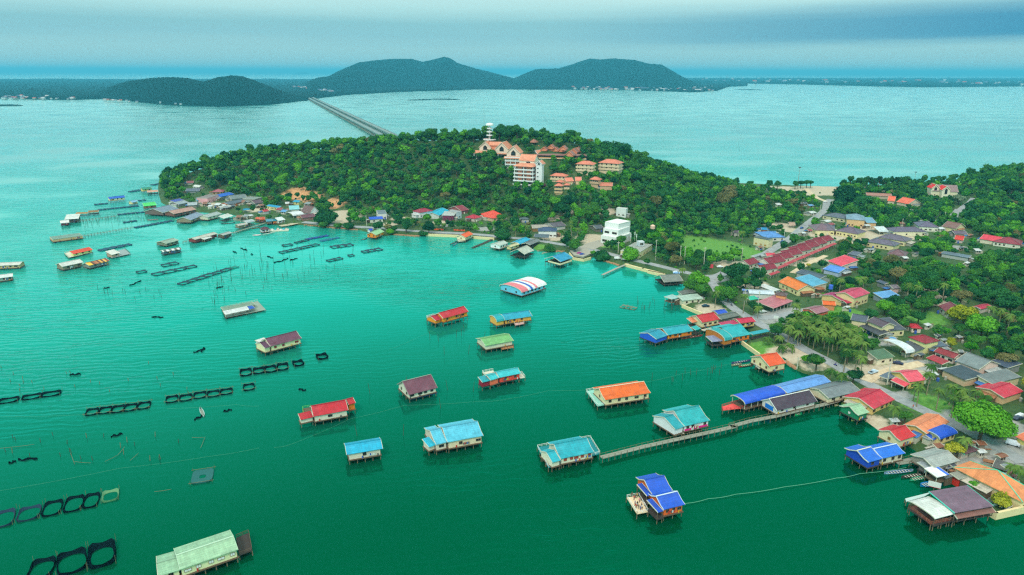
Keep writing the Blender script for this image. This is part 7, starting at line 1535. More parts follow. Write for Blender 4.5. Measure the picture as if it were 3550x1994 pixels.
spots = [(1062, 1132, 2), (1080, 1158, 0), (1092, 1142, 5), (1105, 1140, 1), (1128, 1160, 7), (1088, 1205, 4), (1100, 1222, 3), (1108, 1208, 2), (1118, 1235, 2), (1140, 1222, 5), (1146, 1238, 3), (1132, 1250, 4), (1125, 1180, 6), (1095, 1228, 0)]
for i, (a, b, c) in enumerate(spots):
    person(at('E5', (a, b + 6), 1.8), random.randint(0, 360), names[c][1], (40, 42, 52) if i % 2 else (70, 60, 60), i % 2, 'person in a %s top on the crowded pale platform, %s' % (names[c][0], ['at the back corner', 'at its back edge', 'near the back', 'beside the person in red', 'by the gangway', 'in the front group', 'front group, left', 'front group, middle', 'front group, front', 'front group, right', 'at the right rail', 'at the front right corner', 'in the middle', 'front group, rear left'][i]), 'people on the platform')
for i, (x_, y_) in enumerate([(1690, 825), (1705, 812), (1720, 830), (1700, 840)]): person(at('E3', (x_, y_ + 8), 1.6), 80 * i, names[(i * 3) % 8][1], (50, 50, 60), 0, 'person in a %s top on the pink terrace of the middle turquoise roofed house' % names[(i * 3) % 8][0])
person(hit('D7', (766, 190), .12), 200, (236, 90, 70), (40, 40, 60), 1, 'person in an orange red top walking on the shore road behind the salmon roof')
person(hit('D7', (1482, 735), .1), 20, (220, 50, 50), (60, 40, 40), 0, 'person in a red top on the yard by the umbrellas')
moto('D6', (1612, 245), 120, (60, 60, 160), 'motorbike rider in violet on the shore road, right of the sandy yard')
moto('D3', (1080, 175), 60, (40, 40, 40), 'motorbike rider in black at the crossroads')
moto('D3', (1215, 580), 110, (60, 60, 100), 'motorbike rider in blue on the shore road above the restaurant group')
# small shore things
for i, (p, c, lb) in enumerate([((1460, 825), (70, 200, 170), 'teal beach umbrella at the right shore'), ((1405, 832), (40, 80, 190), 'blue beach umbrella left of the teal one'), ((1510, 838), (60, 120, 180), 'steel blue beach umbrella right of the teal one'), ((1660, 860), (220, 226, 240), 'white round parasol before the dark grey flat roof')]):
    q = hit('D7', p, 2.2); r = empty('parasol', Vector((q.x, q.y, q.z - 2.2)), 0, lb, 'parasol'); mb = MB(); mb.tube([(0, 0, 0), (0, 0, 2.4)], .05, PALE); mb.build('pole', r); mb = MB(); mb.tube([(0, 0, 2.1), (0, 0, 2.25), (0, 0, 2.7)], [2.3, 2.2, .1], P_(c), 12); mb.build('canopy', r)
for i, (p, deg) in enumerate([((1440, 1040), 30), ((1465, 1030), 30), ((1490, 1022), 30), ((1515, 1014), 30), ((1540, 1005), 30), ((1620, 1160), 30), ((1680, 1180), 30), ((1730, 1195), 30)]):
    q = hit('D7', p); r = empty('dining_table', q, R_(deg), 'white clothed long dining table in the garden behind the broad brown restaurant roof', 'table', 'dining tables in the restaurant garden'); mb = MB(); mb.box(-2.2, 2.2, -.45, .45, .7, .78, WHITE); mb.build('table_top', r)
    mb = MB(); [mb.bar((x_, y_, 0), (x_, y_, .7), .07, .07, WOOD) for x_ in (-2, 2) for y_ in (-.35, .35)]; mb.build('table_frame', r)
mb = MB(); q = hit('D1', (935, 1350)); r = empty('billboard', q, R_(-5), 'small red and blue billboard on posts at the field edge near the crossroads', 'billboard'); mb.box(-2.6, 2.6, -.08, .08, .8, 3.4, P_((226, 90, 100))); mb.build('board', r)
mb = MB(); mb.box(-2.6, -.3, -.1, -.085, .8, 1.6, P_((60, 90, 190))); mb.build('stripe', r); mb = MB(); [mb.bar((x_, 0, 0), (x_, 0, .8), .14, .14, PALE) for x_ in (-2, 2)]; mb.build('post', r)
q = hit('D3', (1765, 800)); r = empty('sign_board', q, R_(-25), 'white roadside sign board at the crossroads of the shore road', 'sign'); mb = MB(); mb.box(-1.2, 1.2, -.05, .05, 2.6, 4.2, WHITE); mb.build('board', r); mb = MB(); mb.bar((0, .1, 0), (0, .1, 4), .12, .12, POST); mb.build('post', r)
p = at('D7', (975, 1000), 1.0); r = empty('sign_board', Vector((p.x, p.y, 0)), R_(-30), 'white sign board on a post between the blue boat and the brown roofed restaurant', 'sign'); mb = MB(); mb.box(-1.8, 1.8, -.05, .05, 1.6, 3.6, WHITE); mb.build('board', r); mb = MB(); mb.box(-1.8, 1.8, -.07, -.055, 1.6, 1.75, P_((200, 40, 80))); mb.build('stripe', r); mb = MB(); mb.bar((0, .1, -1), (0, .1, 3.4), .14, .14, POST); mb.build('post', r)
# utility poles
def pole(v, p, h, label, group='power poles of the villages', arms=1):
    q = hit(v, p); r = empty('power_pole', q, random.random(), label, 'pole', group); mb = MB(); mb.tube([(0, 0, 0), (0, 0, h)], [.24, .16], PALE, 7); mb.build('pole', r)
    if arms: mb = MB(); mb.box(-1.2, 1.2, -.08, .08, h - .9, h - .7, PALE); mb.build('crossarm', r)
for v, p, h, lb in [('D1', (260, 1240), 15, 'pale concrete pole at the left end of the sea wall road wood'), ('D1', (565, 1300), 14, 'pale concrete pole, left leg of the transformer pair'), ('D1', (622, 1290), 13, 'pale concrete pole, right leg of the transformer pair'), ('D1', (862, 1360), 16, 'tall pole beside the small billboard'),
                    ('D1', (1250, 1255), 7, 'short pole on the bare path above the crossroads'), ('D1', (1340, 1235), 9, 'pole on the bare path right of the short one'), ('D1', (1608, 1120), 8, 'pole in front of the cream box house'), ('D1', (1870, 990), 9, 'pole beside the pale blue roofed compound'),
                    ('D1', (2230, 750), 9, 'leaning pole beside the inland road'), ('D1', (2315, 700), 12, 'pole at the upper inland road by the slate roof'), ('D1', (2470, 610), 10, 'pole at the top of the inland road'), ('D3', (1555, 320), 12, 'pole beside the orange roofed house yard'), ('D3', (1535, 700), 14, 'pole in front of the pale red roofed restaurant'),
                    ('D3', (1370, 600), 11, 'pale pole between palms left of the restaurant'), ('D5', (270, 1210), 11, 'pole beside the coral roofed yellow house'), ('D6', (1130, 290), 6, 'stubby post at the sandy yard wall'), ('D2', (1525, 770), 10, 'pole at the top of the estate'), ('D2', (1075, 770), 8, 'pole left of the top bungalow'),
                    ('D2', (1000, 815), 7, 'short pole at the estate street'), ('D2', (760, 690), 9, 'pole beside the unfinished house'), ('D2', (120, 600), 8, 'pole beside the big tree'), ('D2', (1705, 340), 9, 'pole right of the temple hall'), ('C5', (302, 690), 9, 'pole left of the flat blue roof'), ('C7', (1885, 930), 9, 'pole beside the cream station')]:
    pole(v, p, h, lb)
for v, p, h, lb in [('D1', (2040, 335), 24, 'very tall floodlight mast on the bare shore, left one'), ('D2', (1155, 250), 12, 'tall floodlight mast behind the far trees, right one')]:
    q = hit(v, p); r = empty('floodlight_mast', q, 0, lb, 'mast'); mb = MB(); mb.tube([(0, 0, 0), (0, 0, h)], [.35, .15], CONC, 7); mb.build('mast', r); mb = MB(); mb.tube([(0, 0, h - .4), (0, 0, h + .4)], [1.4, 1.6], GLASS, 8); mb.build('lamp_ring', r)
q = hit('C6', (335, 250)); r = empty('radio_mast', q, 0, 'thin radio mast left of the look-out tower', 'mast'); mb = MB(); mb.tube([(0, 0, 0), (0, 0, 48)], [.3, .12], CONC, 5); mb.build('mast', r)
# sea walls
def wallrun(pts, h, t, m, label, z=None, name='sea_wall'):
    P = [at(v, p, 1.2) for v, p in pts]; mb = MB()
    for a, b in zip(P, P[1:]):
        d = (b - a).normalized() * (t / 2); mb.bar(Vector((a.x, a.y, h / 2 - .5)) - d * .9, Vector((b.x, b.y, h / 2 - .5)) + d * .9, t, h + 1, m)
    tag(mb.build(name), label, 'sea wall')
SW = paint((236, 214, 170), .9, .3)
wallrun([('C5', (1190, 825)), ('C5', (1660, 845))], 2.0, 1.2, SW, 'pale sea wall left of the orange roofed cream hut')
wallrun([('C5', (1870, 862)), ('C5', (2180, 885))], 2.0, 1.2, SW, 'pale sea wall right of the orange roofed cream hut')
wallrun([('C7', (2000, 1100)), ('C7', (2250, 1165)), ('C7', (2554, 1240)), ('D3', (180, 150)), ('D3', (370, 195))], 1.9, 1.6, SW, 'long pale sea wall from the turning place to the thatch roofed shed')
wallrun([('D3', (600, 580)), ('D3', (840, 680))], 2.0, .7, SW, 'sea wall below the yard with the dark car')
wallrun([('D3', (1350, 1040)), ('D3', (1565, 1195))], 2.0, .7, SW, 'sea wall of the garden left of the orange roofed gabled hut')
wallrun([('D7', (1548, 1240)), ('D7', (1600, 1268)), ('D7', (1881, 1205)), ('D7', (2150, 1145))], 2.4, .8, SW, 'cream sea wall right of the broad brown restaurant')
wallrun([('C7', (1165, 930)), ('C7', (1225, 1003)), ('C7', (1375, 1028)), ('C7', (1480, 1000))], 1.9, .6, SW, 'edge wall of the concrete car terrace')
pk = [hit('C7', p_, .0) for p_ in ((1172, 930), (1228, 1000), (1372, 1022), (1545, 930), (1420, 868), (1330, 860))]
mb = MB(); mb.polyslab([(p_.x, p_.y) for p_ in pk], 1.2, 2.35, CONC); tag(mb.build('car_park'), 'pale concrete car terrace at the water edge', 'car park')
RK = paint((170, 130, 100), .95, .7)
rk = []
for s_ in range(5):
    mb = MB(); rr = random.Random(s_); n_ = 7; vs = [(0, 0, .5)] 
    for k in range(2):
        for i in range(n_): t = 6.283 * i / n_; r_ = (.75, .9)[k] * rr.uniform(.7, 1.2); vs.append((r_ * math.cos(t), r_ * math.sin(t), (.35, -.3)[k] * rr.uniform(.6, 1.2)))
    mb.add(vs, [(0, 1 + i, 1 + (i + 1) % n_) for i in range(n_)] + [(1 + i, 8 + i, 8 + (i + 1) % n_, 1 + (i + 1) % n_) for i in range(n_)], RK); rk.append(mb.mesh('boulder'))
for v, a, b, n_, lb in [('C7', (1685, 1040), (1900, 1108), 22, 'boulder of the bank below the white van'), ('C5', (700, 825), (1090, 848), 34, 'boulder of the bank below the shore road'), ('C4', (1500, 590), (2180, 655), 34, 'boulder of the bank at the left centre shore'), ('D6', (1000, 200), (1130, 290), 10, 'boulder at the sandy yard wall'), ('C7', (900, 900), (1130, 905), 14, 'boulder left of the car terrace')]:
    for i in range(n_):
        q = at(v, (a[0] + (b[0] - a[0]) * i / n_ + random.uniform(-4, 4), a[1] + (b[1] - a[1]) * i / n_ + random.uniform(-6, 2)), .3); o = inst('boulder', rk[i % 5], None, q, random.random() * 6, (1.2, 1.2, 1.2)); tag(o, lb, 'rock', lb.replace('boulder', 'boulders'))
# bridge
BRC = paint((136, 150, 148), .9, .3)
def bridge(p0, p1, off, label):
    a, b = at('G', p0, 8), at('G', p1, 8); d = (b - a); L = d.length; ang = math.atan2(d.y, d.x); n = Vector((-math.sin(ang), math.cos(ang), 0)); a = a + n * off
    r = empty('road_bridge', Vector((a.x, a.y, 0)), ang, label, 'bridge'); mb = MB(); mb.box(0, L, -5.5, 5.5, 6.8, 8, BRC); mb.build('deck', r)
    for s_ in (-1, 1): mb = MB(); mb.box(0, L, s_ * 5.3 - .2, s_ * 5.3 + .2, 8.003, 9.3, BRC); mb.build('parapet', r)
    mb = MB(); k = int(L / 22)
    pm = MB(); pm.prism([(-6, 6.79), (-4.2, 5.2), (4.2, 5.2), (6, 6.79)], -.8, .8, CONC); pm.box(-.6, .6, -4, -2.6, -2, 5.2, CONC); pm.box(-.6, .6, 2.6, 4, -2, 5.2, CONC); pm.box(-1.6, 1.6, -5, 5, -2, 1.2, CONC); m_ = pm.mesh('pier')
    k = min(k, 99)
    for i in range(k): inst('pier', m_, r, (L * (i + .5) / k, 0, 0))
bridge((1640, 955), (330, 290), 0, 'nearer of the two parallel long concrete bridges to the far shore')
bridge((1900, 975), (400, 285), 0, 'farther of the two parallel long concrete bridges to the far shore')

# far shore houses
fh = []
for i, (c, d) in enumerate([((190, 180, 160), (170, 90, 80)), ((200, 200, 196), (120, 130, 140)), ((180, 170, 150), (90, 110, 140)), ((200, 190, 186), (190, 190, 190))]):
    mb = MB(); mb.box(-6, 6, -4, 4, 0, 5, paint(c)); mb.prism([(-5, 5.05), (5, 5.05), (0, 8)], -7, 7, paint(d)); fh.append(mb.mesh('far_house'))
def farrow(v, a, b, n, spread, z, label, group, sc=1.6, zz=None):
    for i in range(n):
        t = random.random(); x = a[0] + (b[0] - a[0]) * t; y = a[1] + (b[1] - a[1]) * t - abs(random.gauss(0, 1)) * spread
        q = at(v, (x, y), z); o = inst('far_house', random.choice(fh), None, (q.x, q.y, z - 4 if zz is None else zz), random.uniform(-.4, .4), [sc * random.uniform(.45, .9)] * 3); tag(o, label, 'house', group)
farrow('C1', (20, 388), (560, 392), 50, 10, 7, 'tiny house of the village on the far left shore', 'houses on the far left shore', 1.5)
farrow('C1', (720, 398), (1380, 430), 18, 4, 8, 'tiny house at the foot of the far left hill', 'houses at the foot of the far left hill', 1.3)
farrow('G', (60, 110), (800, 200), 45, 12, 12, 'tiny house of the far town behind the bridge', 'houses of the far town behind the bridge', 1.7)
farrow('C2', (1420, 240), (2230, 250), 95, 10, 9, 'tiny house along the shore under the far right hill', 'houses under the far right hill', 1.9)
farrow('J', (250, 172), (2560, 196), 80, 16, 15, 'tiny pale building on the farthest right shore', 'buildings on the farthest right shore', 4.0)
a = at('G', (850, 105), 12); b = at('G', (1390, 105), 12); d = b - a; r = empty('warehouse', Vector((a.x, a.y, 4)), math.atan2(d.y, d.x), 'long low pale warehouse at the foot of the middle far hill', 'warehouse'); mb = MB(); mb.box(0, d.length, 0, 60, 0, 12, PALE); mb.build('wall', r); mb = MB(); mb.prism([(-3, 12.05), (63, 12.05), (30, 20)], -2, d.length + 2, PALE); mb.build('roof', r)
# ------------------------------------------------------------------ trees
def foliage(name, lo, mid, hi, var=.5):
    m, nt, b = new_mat(name)
    tc = nd(nt, 'ShaderNodeTexCoord'); oi = nd(nt, 'ShaderNodeObjectInfo'); at_ = nd(nt, 'ShaderNodeAttribute', attribute_name='tint')
    n1 = nd(nt, 'ShaderNodeTexNoise', i_Scale=.42, i_Detail=3.0); nt.links.new(tc.outputs['Object'], n1.inputs['Vector'])
    n2 = nd(nt, 'ShaderNodeAttribute', attribute_name='leaf')
    s_ = nd(nt, 'ShaderNodeMath', operation='ADD'); nt.links.new(oi.outputs['Random'], s_.inputs[0]); nt.links.new(at_.outputs['Fac'], s_.inputs[1])
    f = nd(nt, 'ShaderNodeMath', operation='FRACT'); nt.links.new(s_.outputs[0], f.inputs[0])
    k = nd(nt, 'ShaderNodeMath', operation='MULTIPLY_ADD'); nt.links.new(f.outputs[0], k.inputs[0]); k.inputs[1].default_value = var; nt.links.new(n1.outputs[0], k.inputs[2])
    k2 = nd(nt, 'ShaderNodeMath', operation='MULTIPLY_ADD'); nt.links.new(n2.outputs['Fac'], k2.inputs[0]); k2.inputs[1].default_value = .26; nt.links.new(k.outputs[0], k2.inputs[2])
    nt.links.new(ramp(nt, k2.outputs[0], [(.30, lo), (.60, mid), (1.0, hi)]), b.inputs['Base Color'])
    b.inputs['Roughness'].default_value = .9; b.inputs['Specular IOR Level'].default_value = .06
    tl = nd(nt, 'ShaderNodeBsdfTranslucent'); tl.inputs[0].default_value = (*mid, 1); ms = nd(nt, 'ShaderNodeMixShader'); ms.inputs[0].default_value = .18
    nt.links.new(b.outputs[0], ms.inputs[1]); nt.links.new(tl.outputs[0], ms.inputs[2])
    nt.links.new(ms.outputs[0], [q for q in nt.nodes if q.type == 'OUTPUT_MATERIAL'][0].inputs[0])
    return m
GREEN = foliage('broad_leaves', (.005, .040, .014), (.018, .105, .028), (.075, .235, .035))
DEEP = foliage('deep_green_leaves', (.002, .022, .012), (.010, .074, .032), (.04, .18, .045))
BRIGHT = foliage('bright_green_leaves', (.012, .085, .008), (.035, .21, .014), (.13, .38, .03))
OLIVE = foliage('dry_olive_leaves', (.04, .06, .02), (.10, .12, .035), (.22, .20, .08))
YELL = foliage('yellow_green_leaves', (.10, .16, .01), (.28, .32, .02), (.50, .46, .05))
PALMM = foliage('palm_leaves', (.01, .05, .01), (.035, .11, .02), (.15, .24, .05))
BARK = paint((96, 78, 60), .95, .5)
def crown_np(seed, R=1.0, flat=.8, lobes=9, nleaf=600, ls=.16, core=True, open_=0.0):
    """verts, quads, leaf value of a crown of leaf sized faces around several lobes; unit radius"""
    r = np.random.default_rng(seed); V = []; Q = []; LF = []
    cs = []
    for i in range(lobes):
        a = r.uniform(0, 2 * math.pi); el = r.uniform(-.25, 1) ; rad = R * r.uniform(.25, .62)
        c = np.array([math.cos(a) * rad * math.sqrt(max(0, 1 - el * el * .6)), math.sin(a) * rad * math.sqrt(max(0, 1 - el * el * .6)), el * .5 * flat]); cs.append((c, r.uniform(.32, .5) * R))
    cs.append((np.zeros(3), .55 * R))
    tot = sum(q[1] ** 2 for q in cs)
    for c, s_ in cs:
        n = int(nleaf * s_ * s_ / tot)
        d = r.normal(size=(n, 3)); d[:, 2] = np.abs(d[:, 2]) * .9 - .25 * r.random(n); d /= np.linalg.norm(d, axis=1)[:, None]
        p = c + d * (s_ * r.uniform(.78, 1.12, n))[:, None] * np.array([1, 1, flat])
        nr = d + r.normal(size=(n, 3)) * .45; nr /= np.linalg.norm(nr, axis=1)[:, None]
        t = np.cross(nr, r.normal(size=(n, 3))); t /= np.linalg.norm(t, axis=1)[:, None]; b = np.cross(nr, t)
        sz = ls * r.uniform(.6, 1.35, n)[:, None]
        o = len(V) and sum(len(x) for x in V)
        q4 = np.stack([p - t * sz, p - b * sz * .7 + nr * sz * .15, p + t * sz, p + b * sz * .7 + nr * sz * .15], 1).reshape(-1, 3)
        V.append(q4); Q.append(np.arange(n * 4).reshape(n, 4) + o); LF.append(np.repeat(r.random(n), 4))
        if core:
            # solid heart of the lobe, so that the crown is not see-through
            o = sum(len(x) for x in V); nu, nv = 7, 4; g = []
            for j in range(nv + 1):
                ph = math.pi * j / nv
                for i in range(nu): th = 2 * math.pi * i / nu; rr = s_ * .78 * r.uniform(.85, 1.1); g.append(c + np.array([math.cos(th) * math.sin(ph) * rr, math.sin(th) * math.sin(ph) * rr, math.cos(ph) * rr * flat]))
            V.append(np.array(g)); Q.append(np.array([[j * nu + i, (j + 1) * nu + i, (j + 1) * nu + (i + 1) % nu, j * nu + (i + 1) % nu] for j in range(nv) for i in range(nu)]) + o); LF.append(np.full(len(g), .1))
    return np.concatenate(V), np.concatenate(Q), np.concatenate(LF)
CR_HI = [crown_np(100 + i, nleaf=2600, ls=.078, lobes=10 + i % 3, flat=.72 + .08 * (i % 4)) for i in range(8)]
CR_LO = [crown_np(200 + i, nleaf=260, ls=.165, lobes=5 + i % 3, flat=.85 + .1 * (i % 3)) for i in range(8)]
CR_HI.append(crown_np(155, nleaf=9000, ls=.045, lobes=26, flat=.6))
_cm = {}
def crown_mesh(i, mat_, set_='hi'):
    k = (i, mat_.name)
    if k not in _cm: V, Q, LF = CR_HI[i]; _cm[k] = np_mesh('crown', V, Q, [mat_], False, {'leaf': LF})
    return _cm[k]
_tm = []
for i in range(3):
    mb = MB(); rr = random.Random(i); mb.tube([(0, 0, -.1), (.01, .01, .45), (.03, .0, .8)], [.055, .04, .025], BARK, 7)
    for k in range(4): a = k * 1.6 + i; mb.tube([(0, 0, .4 + .08 * k), (math.cos(a) * .18, math.sin(a) * .18, .68 + .05 * k), (math.cos(a) * .33, math.sin(a) * .33, .85)], [.025, .016, .008], BARK, 5)
    _tm.append(mb.mesh('trunk'))
PLANTED = []
def tree(x, y, rad, ht, mat_, label, group, ci=None, name='broadleaf_tree', flat=1.0):
    z = ground(x, y); r = empty(name, (x, y, z), random.random() * 6.28, label, 'tree', group)
    t = inst('trunk', random.choice(_tm), r, (0, 0, 0), 0, (ht * 1.0, ht * 1.0, ht))
    c = inst('crown', crown_mesh(random.randrange(8) if ci is None else ci, mat_), r, (0, 0, ht * .97 - rad * .58 * flat), random.random() * 6.28, (rad, rad, rad * flat))
    PLANTED.append((x, y, rad)); return r
def T(v, p, rad, ht, mat_, label, group='named trees', base=False, **k):
    q = hit(v, p, ht * .6)        # p: middle of the crown in the picture
    return tree(q.x, q.y, rad, ht, mat_, label, group, **k)

# coconut palms
def palm_crown(seed):
    r = random.Random(seed); mb = MB(); n = 17; LFv = []
    for i in range(n):
        a = 2 * math.pi * i / n + r.uniform(-.15, .15); up = r.uniform(-.25, 1.0); L = r.uniform(2.6, 3.5); pts = []
        for k in range(7):
            t = k / 6; rr_ = L * (t - .12 * t * t); z = up * 1.5 * t - (1.5 + .9 * (1 - up)) * t * t * 1.35; pts.append(Vector((math.cos(a) * rr_, math.sin(a) * rr_, z)))
        sd = Vector((-math.sin(a), math.cos(a), 0)); vs = []
        for k, p in enumerate(pts):
            w_ = .50 * math.sin(math.pi * min(1, .12 + k / 6 * .86)) + .03; dr = Vector((0, 0, -w_ * .55)); vs += [p - sd * w_ + dr, p, p + sd * w_ + dr]
        fs = []
        for k in range(6):
            for j in (0, 1): fs.append((k * 3 + j, k * 3 + j + 1, (k + 1) * 3 + j + 1, (k + 1) * 3 + j))
        mb.add(vs, fs, PALMM)
        # combed leaflets
        for k in range(1, 7):
            p = pts[k]; w_ = .62 * math.sin(math.pi * min(1, .12 + k / 6 * .80)) + .1; d = (pts[k] - pts[k - 1]).normalized()
            for s_ in (-1, 1):
                for h_ in (0, .5):
                    q = p - d * (.25 * h_); e = q + sd * (s_ * w_) + d * .35 + Vector((0, 0, -w_ * .7)); mb.add([q, q + d * .14, e], [(0, 1, 2)], PALMM)
    mb.tube([(0, 0, -.4), (0, 0, .3)], [.28, .12], BARK, 6)
    me = mb.mesh('crown'); a_ = me.attributes.new('leaf', 'FLOAT', 'POINT'); vals = []
    rr = random.Random(seed + 9)
    v = rr.random()
    for i in range(len(me.vertices)):
        if i % 45 == 0: v = rr.random()
        vals.append(v)
    a_.data.foreach_set('value', vals); return me
PC = [palm_crown(i) for i in range(4)]
PT = []
for i in range(3):
    mb = MB(); b_ = (.3, -.2, .1)[i]; mb.tube([(0, 0, -.02), (b_ * .02, 0, .3), (b_ * .08, 0, .65), (b_ * .16, 0, 1)], [.028, .022, .018, .016], paint((150, 136, 112), .9, .4), 7); PT.append((mb.mesh('trunk'), b_ * .16))
def palm_at(x, y, h, label, group, s=1.0):
    z = ground(x, y); r = empty('coconut_palm', (x, y, z), random.random() * 6.28, label, 'palm tree', group); tm, off = random.choice(PT)
    inst('trunk', tm, r, (0, 0, 0), 0, (h, h, h)); inst('crown', random.choice(PC), r, (off * h, 0, h), random.random() * 6, (s, s, s)); PLANTED.append((x, y, 2.6))
def palm(v, p, h, label, group, s=1.0):      # p: middle of the palm's crown in the picture
    q = hit(v, p, h); palm_at(q.x, q.y, h, label, group, s)
grove = [(200, 1040), (290, 1000), (330, 1070), (420, 1010), (440, 1090), (520, 1050), (560, 1130), (620, 1080), (690, 1110), (350, 1150), (250, 1110), (470, 1170), (600, 1190), (700, 1250), (770, 1150), (830, 1220), (900, 1110), (960, 1180), (1010, 1120), (1060, 1200),
         (890, 1270), (1010, 1270), (1110, 1260), (540, 1250), (760, 1330), (980, 1370), (1080, 1350), (1180, 1300), (1170, 1180), (640, 1000), (160, 1150), (300, 1220), (880, 1030), (1230, 1380), (1140, 1400)]
for i, p in enumerate(grove): palm('D4', p, random.uniform(8, 11), 'coconut palm of the dense grove between the crossroads and the long cream house', 'coconut palms of the dense grove', random.uniform(1.1, 1.4))
for i, (v, p, h, lb) in enumerate([('D3', (1025, 400), 10, 'palm above the yard with the dark car'), ('D3', (1385, 440), 11, 'tall palm left of the crossroads restaurant'), ('D3', (1560, 590), 7, 'low palm in front of the pale red roofed restaurant'),
        ('D6', (1560, 300), 8, 'palm at the shore end of the light blue hall, left one'), ('D6', (1700, 340), 8, 'palm at the shore end of the light blue hall, right one'), ('D6', (1760, 40), 11, 'palm right of the shore road behind the hall, left one'), ('D6', (1900, 60), 11, 'palm right of the shore road behind the hall, right one'),
        ('D6', (1970, 130), 10, 'leaning palm beside the pale blue pickup'), ('D7', (590, 170), 8, 'single palm between the crimson house and the big salmon roof'), ('D4', (1200, 440), 11, 'tall palm above the magenta villa, left one'), ('D4', (1270, 430), 11, 'tall palm above the magenta villa, right one'),
        ('D4', (920, 460), 10, 'palm behind the light blue roofed house'), ('D4', (760, 400), 10, 'palm by the sky blue roofed house'), ('D4', (1930, 520), 12, 'palm at the edge of the upper right wood'), ('D4', (2050, 560), 12, 'second palm at the edge of the upper right wood'), ('D4', (2460, 530), 12, 'palm at the right edge above the dark red roofed house'),
        ('D5', (820, 1060), 10, 'palm behind the coral roofed yellow house'), ('D5', (850, 960), 9, 'palm in front of the striped red roof'), ('D5', (690, 1230), 9, 'palm right of the coral roofed yellow house'), ('D5', (640, 1190), 8, 'low palm at the corner of the coral roofed yellow house'), ('D5', (1600, 230), 12, 'tall palm by the dull crimson strip roof'), ('D5', (1720, 260), 11, 'palm right of the dull crimson strip roof'),
        ('D5', (1830, 330), 11, 'palm at the far right wood edge'), ('D5', (1100, 1210), 9, 'palm before the black slate roof'), ('D5', (1230, 1260), 9, 'palm right before the black slate roof'), ('D5', (1400, 1280), 9, 'palm below the pink walled house'), ('D5', (940, 1260), 9, 'palm at the green yard by the shore road'), ('D5', (1130, 1360), 9, 'palm at the lawn below'),
        ('D5', (1300, 1370), 9, 'palm left of the crimson roof at the right edge'), ('D5', (1520, 1350), 9, 'palm just left of the crimson roof at the right edge'), ('D7', (1780, 760), 7, 'palm at the right edge above the restaurant garden'), ('D7', (1850, 800), 7, 'second palm at the right edge above the restaurant garden'), ('D7', (1290, 490), 6, 'low palm by the vivid blue roofed shop'),
        ('C7', (1290, 560), 11, 'tall palm left of the tall white building'), ('C7', (1200, 520), 10, 'palm behind the tall one left of the white building'), ('C7', (1050, 590), 9, 'palm beside the dark blue hip roof'), ('C7', (450, 490), 9, 'palm at the centre shore lane, left one'), ('C7', (540, 520), 8, 'palm at the centre shore lane, right one'), ('C7', (1190, 450), 10, 'palm above the dark roofed house'),
        ('C5', (1110, 660), 6, 'palm on the centre shore lawn'), ('C5', (1440, 660), 6, 'palm in front of the slanted pale roof'), ('C5', (2290, 600), 9, 'palm below the wide coral bungalow'), ('C5', (2500, 700), 9, 'palm right of the wide coral bungalow'), ('D1', (1230, 790), 10, 'palm in the scrub left of the cream box house'), ('D1', (1360, 880), 10, 'tall palm left of the cream box house'),
        ('D1', (360, 890), 10, 'palm behind the cream station'), ('D1', (150, 560), 11, 'palm on the wooded slope above the station'), ('D1', (600, 1340), 7, 'palm at the end of the sea wall road'), ('D2', (790, 720), 6, 'banana like palm right of the unfinished house'), ('D3', (1680, 980), 4, 'banana palm in the water side garden, left one'), ('D3', (1830, 960), 4, 'banana palm in the water side garden, right one'),
        ('D3', (1960, 1060), 4, 'small palm at the edge of the water side garden'), ('D3', (1850, 1080), 3.5, 'yellowish small palm in the water side garden'), ('D3', (2050, 640), 11, 'palm at the left edge of the dense grove'), ('D3', (2040, 560), 10, 'palm right of the pale red roofed restaurant')]):
    palm(v, p, h, 'coconut palm, ' + lb, 'single coconut palms', 1.0)
# named trees
T('D7', (1480, 300), 11.5, 14, BRIGHT, 'huge bright green spreading tree over the road near the lower right corner', ci=8)
T('D7', (1180, 600), 3.6, 6, YELL, 'small yellow green tree beside the brown flat roofed kiosk')
T('D7', (1640, 1095), 3.8, 4.5, YELL, 'bright yellow leaved tree behind the broad brown restaurant roof')
T('D7', (1560, 960), 2.2, 4, BRIGHT, 'small bright tree between the dining tables and the salmon roof'); T('D7', (1380, 975), 2.2, 4, BRIGHT, 'small tree at the corner of the broad restaurant roof')
T('D2', (290, 420), 13, 18, DEEP, 'very large dark tree at the top of the inland road'); T('D2', (520, 490), 10, 13, DEEP, 'large dark tree right of the very large one at the top of the inland road'); T('D2', (200, 520), 9, 11, DEEP, 'dark tree at the foot of the very large one')
T('D3', (790, 230), 8, 9, BRIGHT, 'spreading bright tree over the sea wall corner'); T('D3', (730, 330), 6, 8, GREEN, 'green tree above the white walled shore house'); T('D3', (860, 380), 6, 8, GREEN, 'green tree right of the white walled shore house'); T('D3', (1100, 390), 5.5, 8, BRIGHT, 'bright tree above the dark parked car')
T('D3', (1240, 150), 9, 12, DEEP, 'big dark tree at the crossroads by the first townhouse'); T('D3', (1340, 140), 6, 9, DEEP, 'dark tree right of the big crossroads one'); T('D3', (1550, 180), 4.5, 11, DEEP, 'columnar dark tree before the nearest townhouse', flat=1.8); T('D3', (1180, 440), 6, 8, GREEN, 'green tree left of the crossroads houses'); T('D3', (1280, 290), 5, 8, GREEN, 'green tree on the sandy plot below the crossroads')
T('D3', (1500, 590), 4, 7, DEEP, 'dark tree in front of the pale red roofed restaurant'); T('D3', (1810, 860), 5, 7, GREEN, 'round green tree where the shore road leaves the crossroads')
T('D1', (1190, 400), 11, 17, OLIVE, 'tall olive crowned tree standing out of the wood left of the inland road'); T('D1', (1110, 480), 9, 14, OLIVE, 'olive brown tree just below the tall olive crowned one'); T('C6', (2280, 400), 19, 17, DEEP, 'great dark domed tree on the right end of the hill crest', flat=.8)
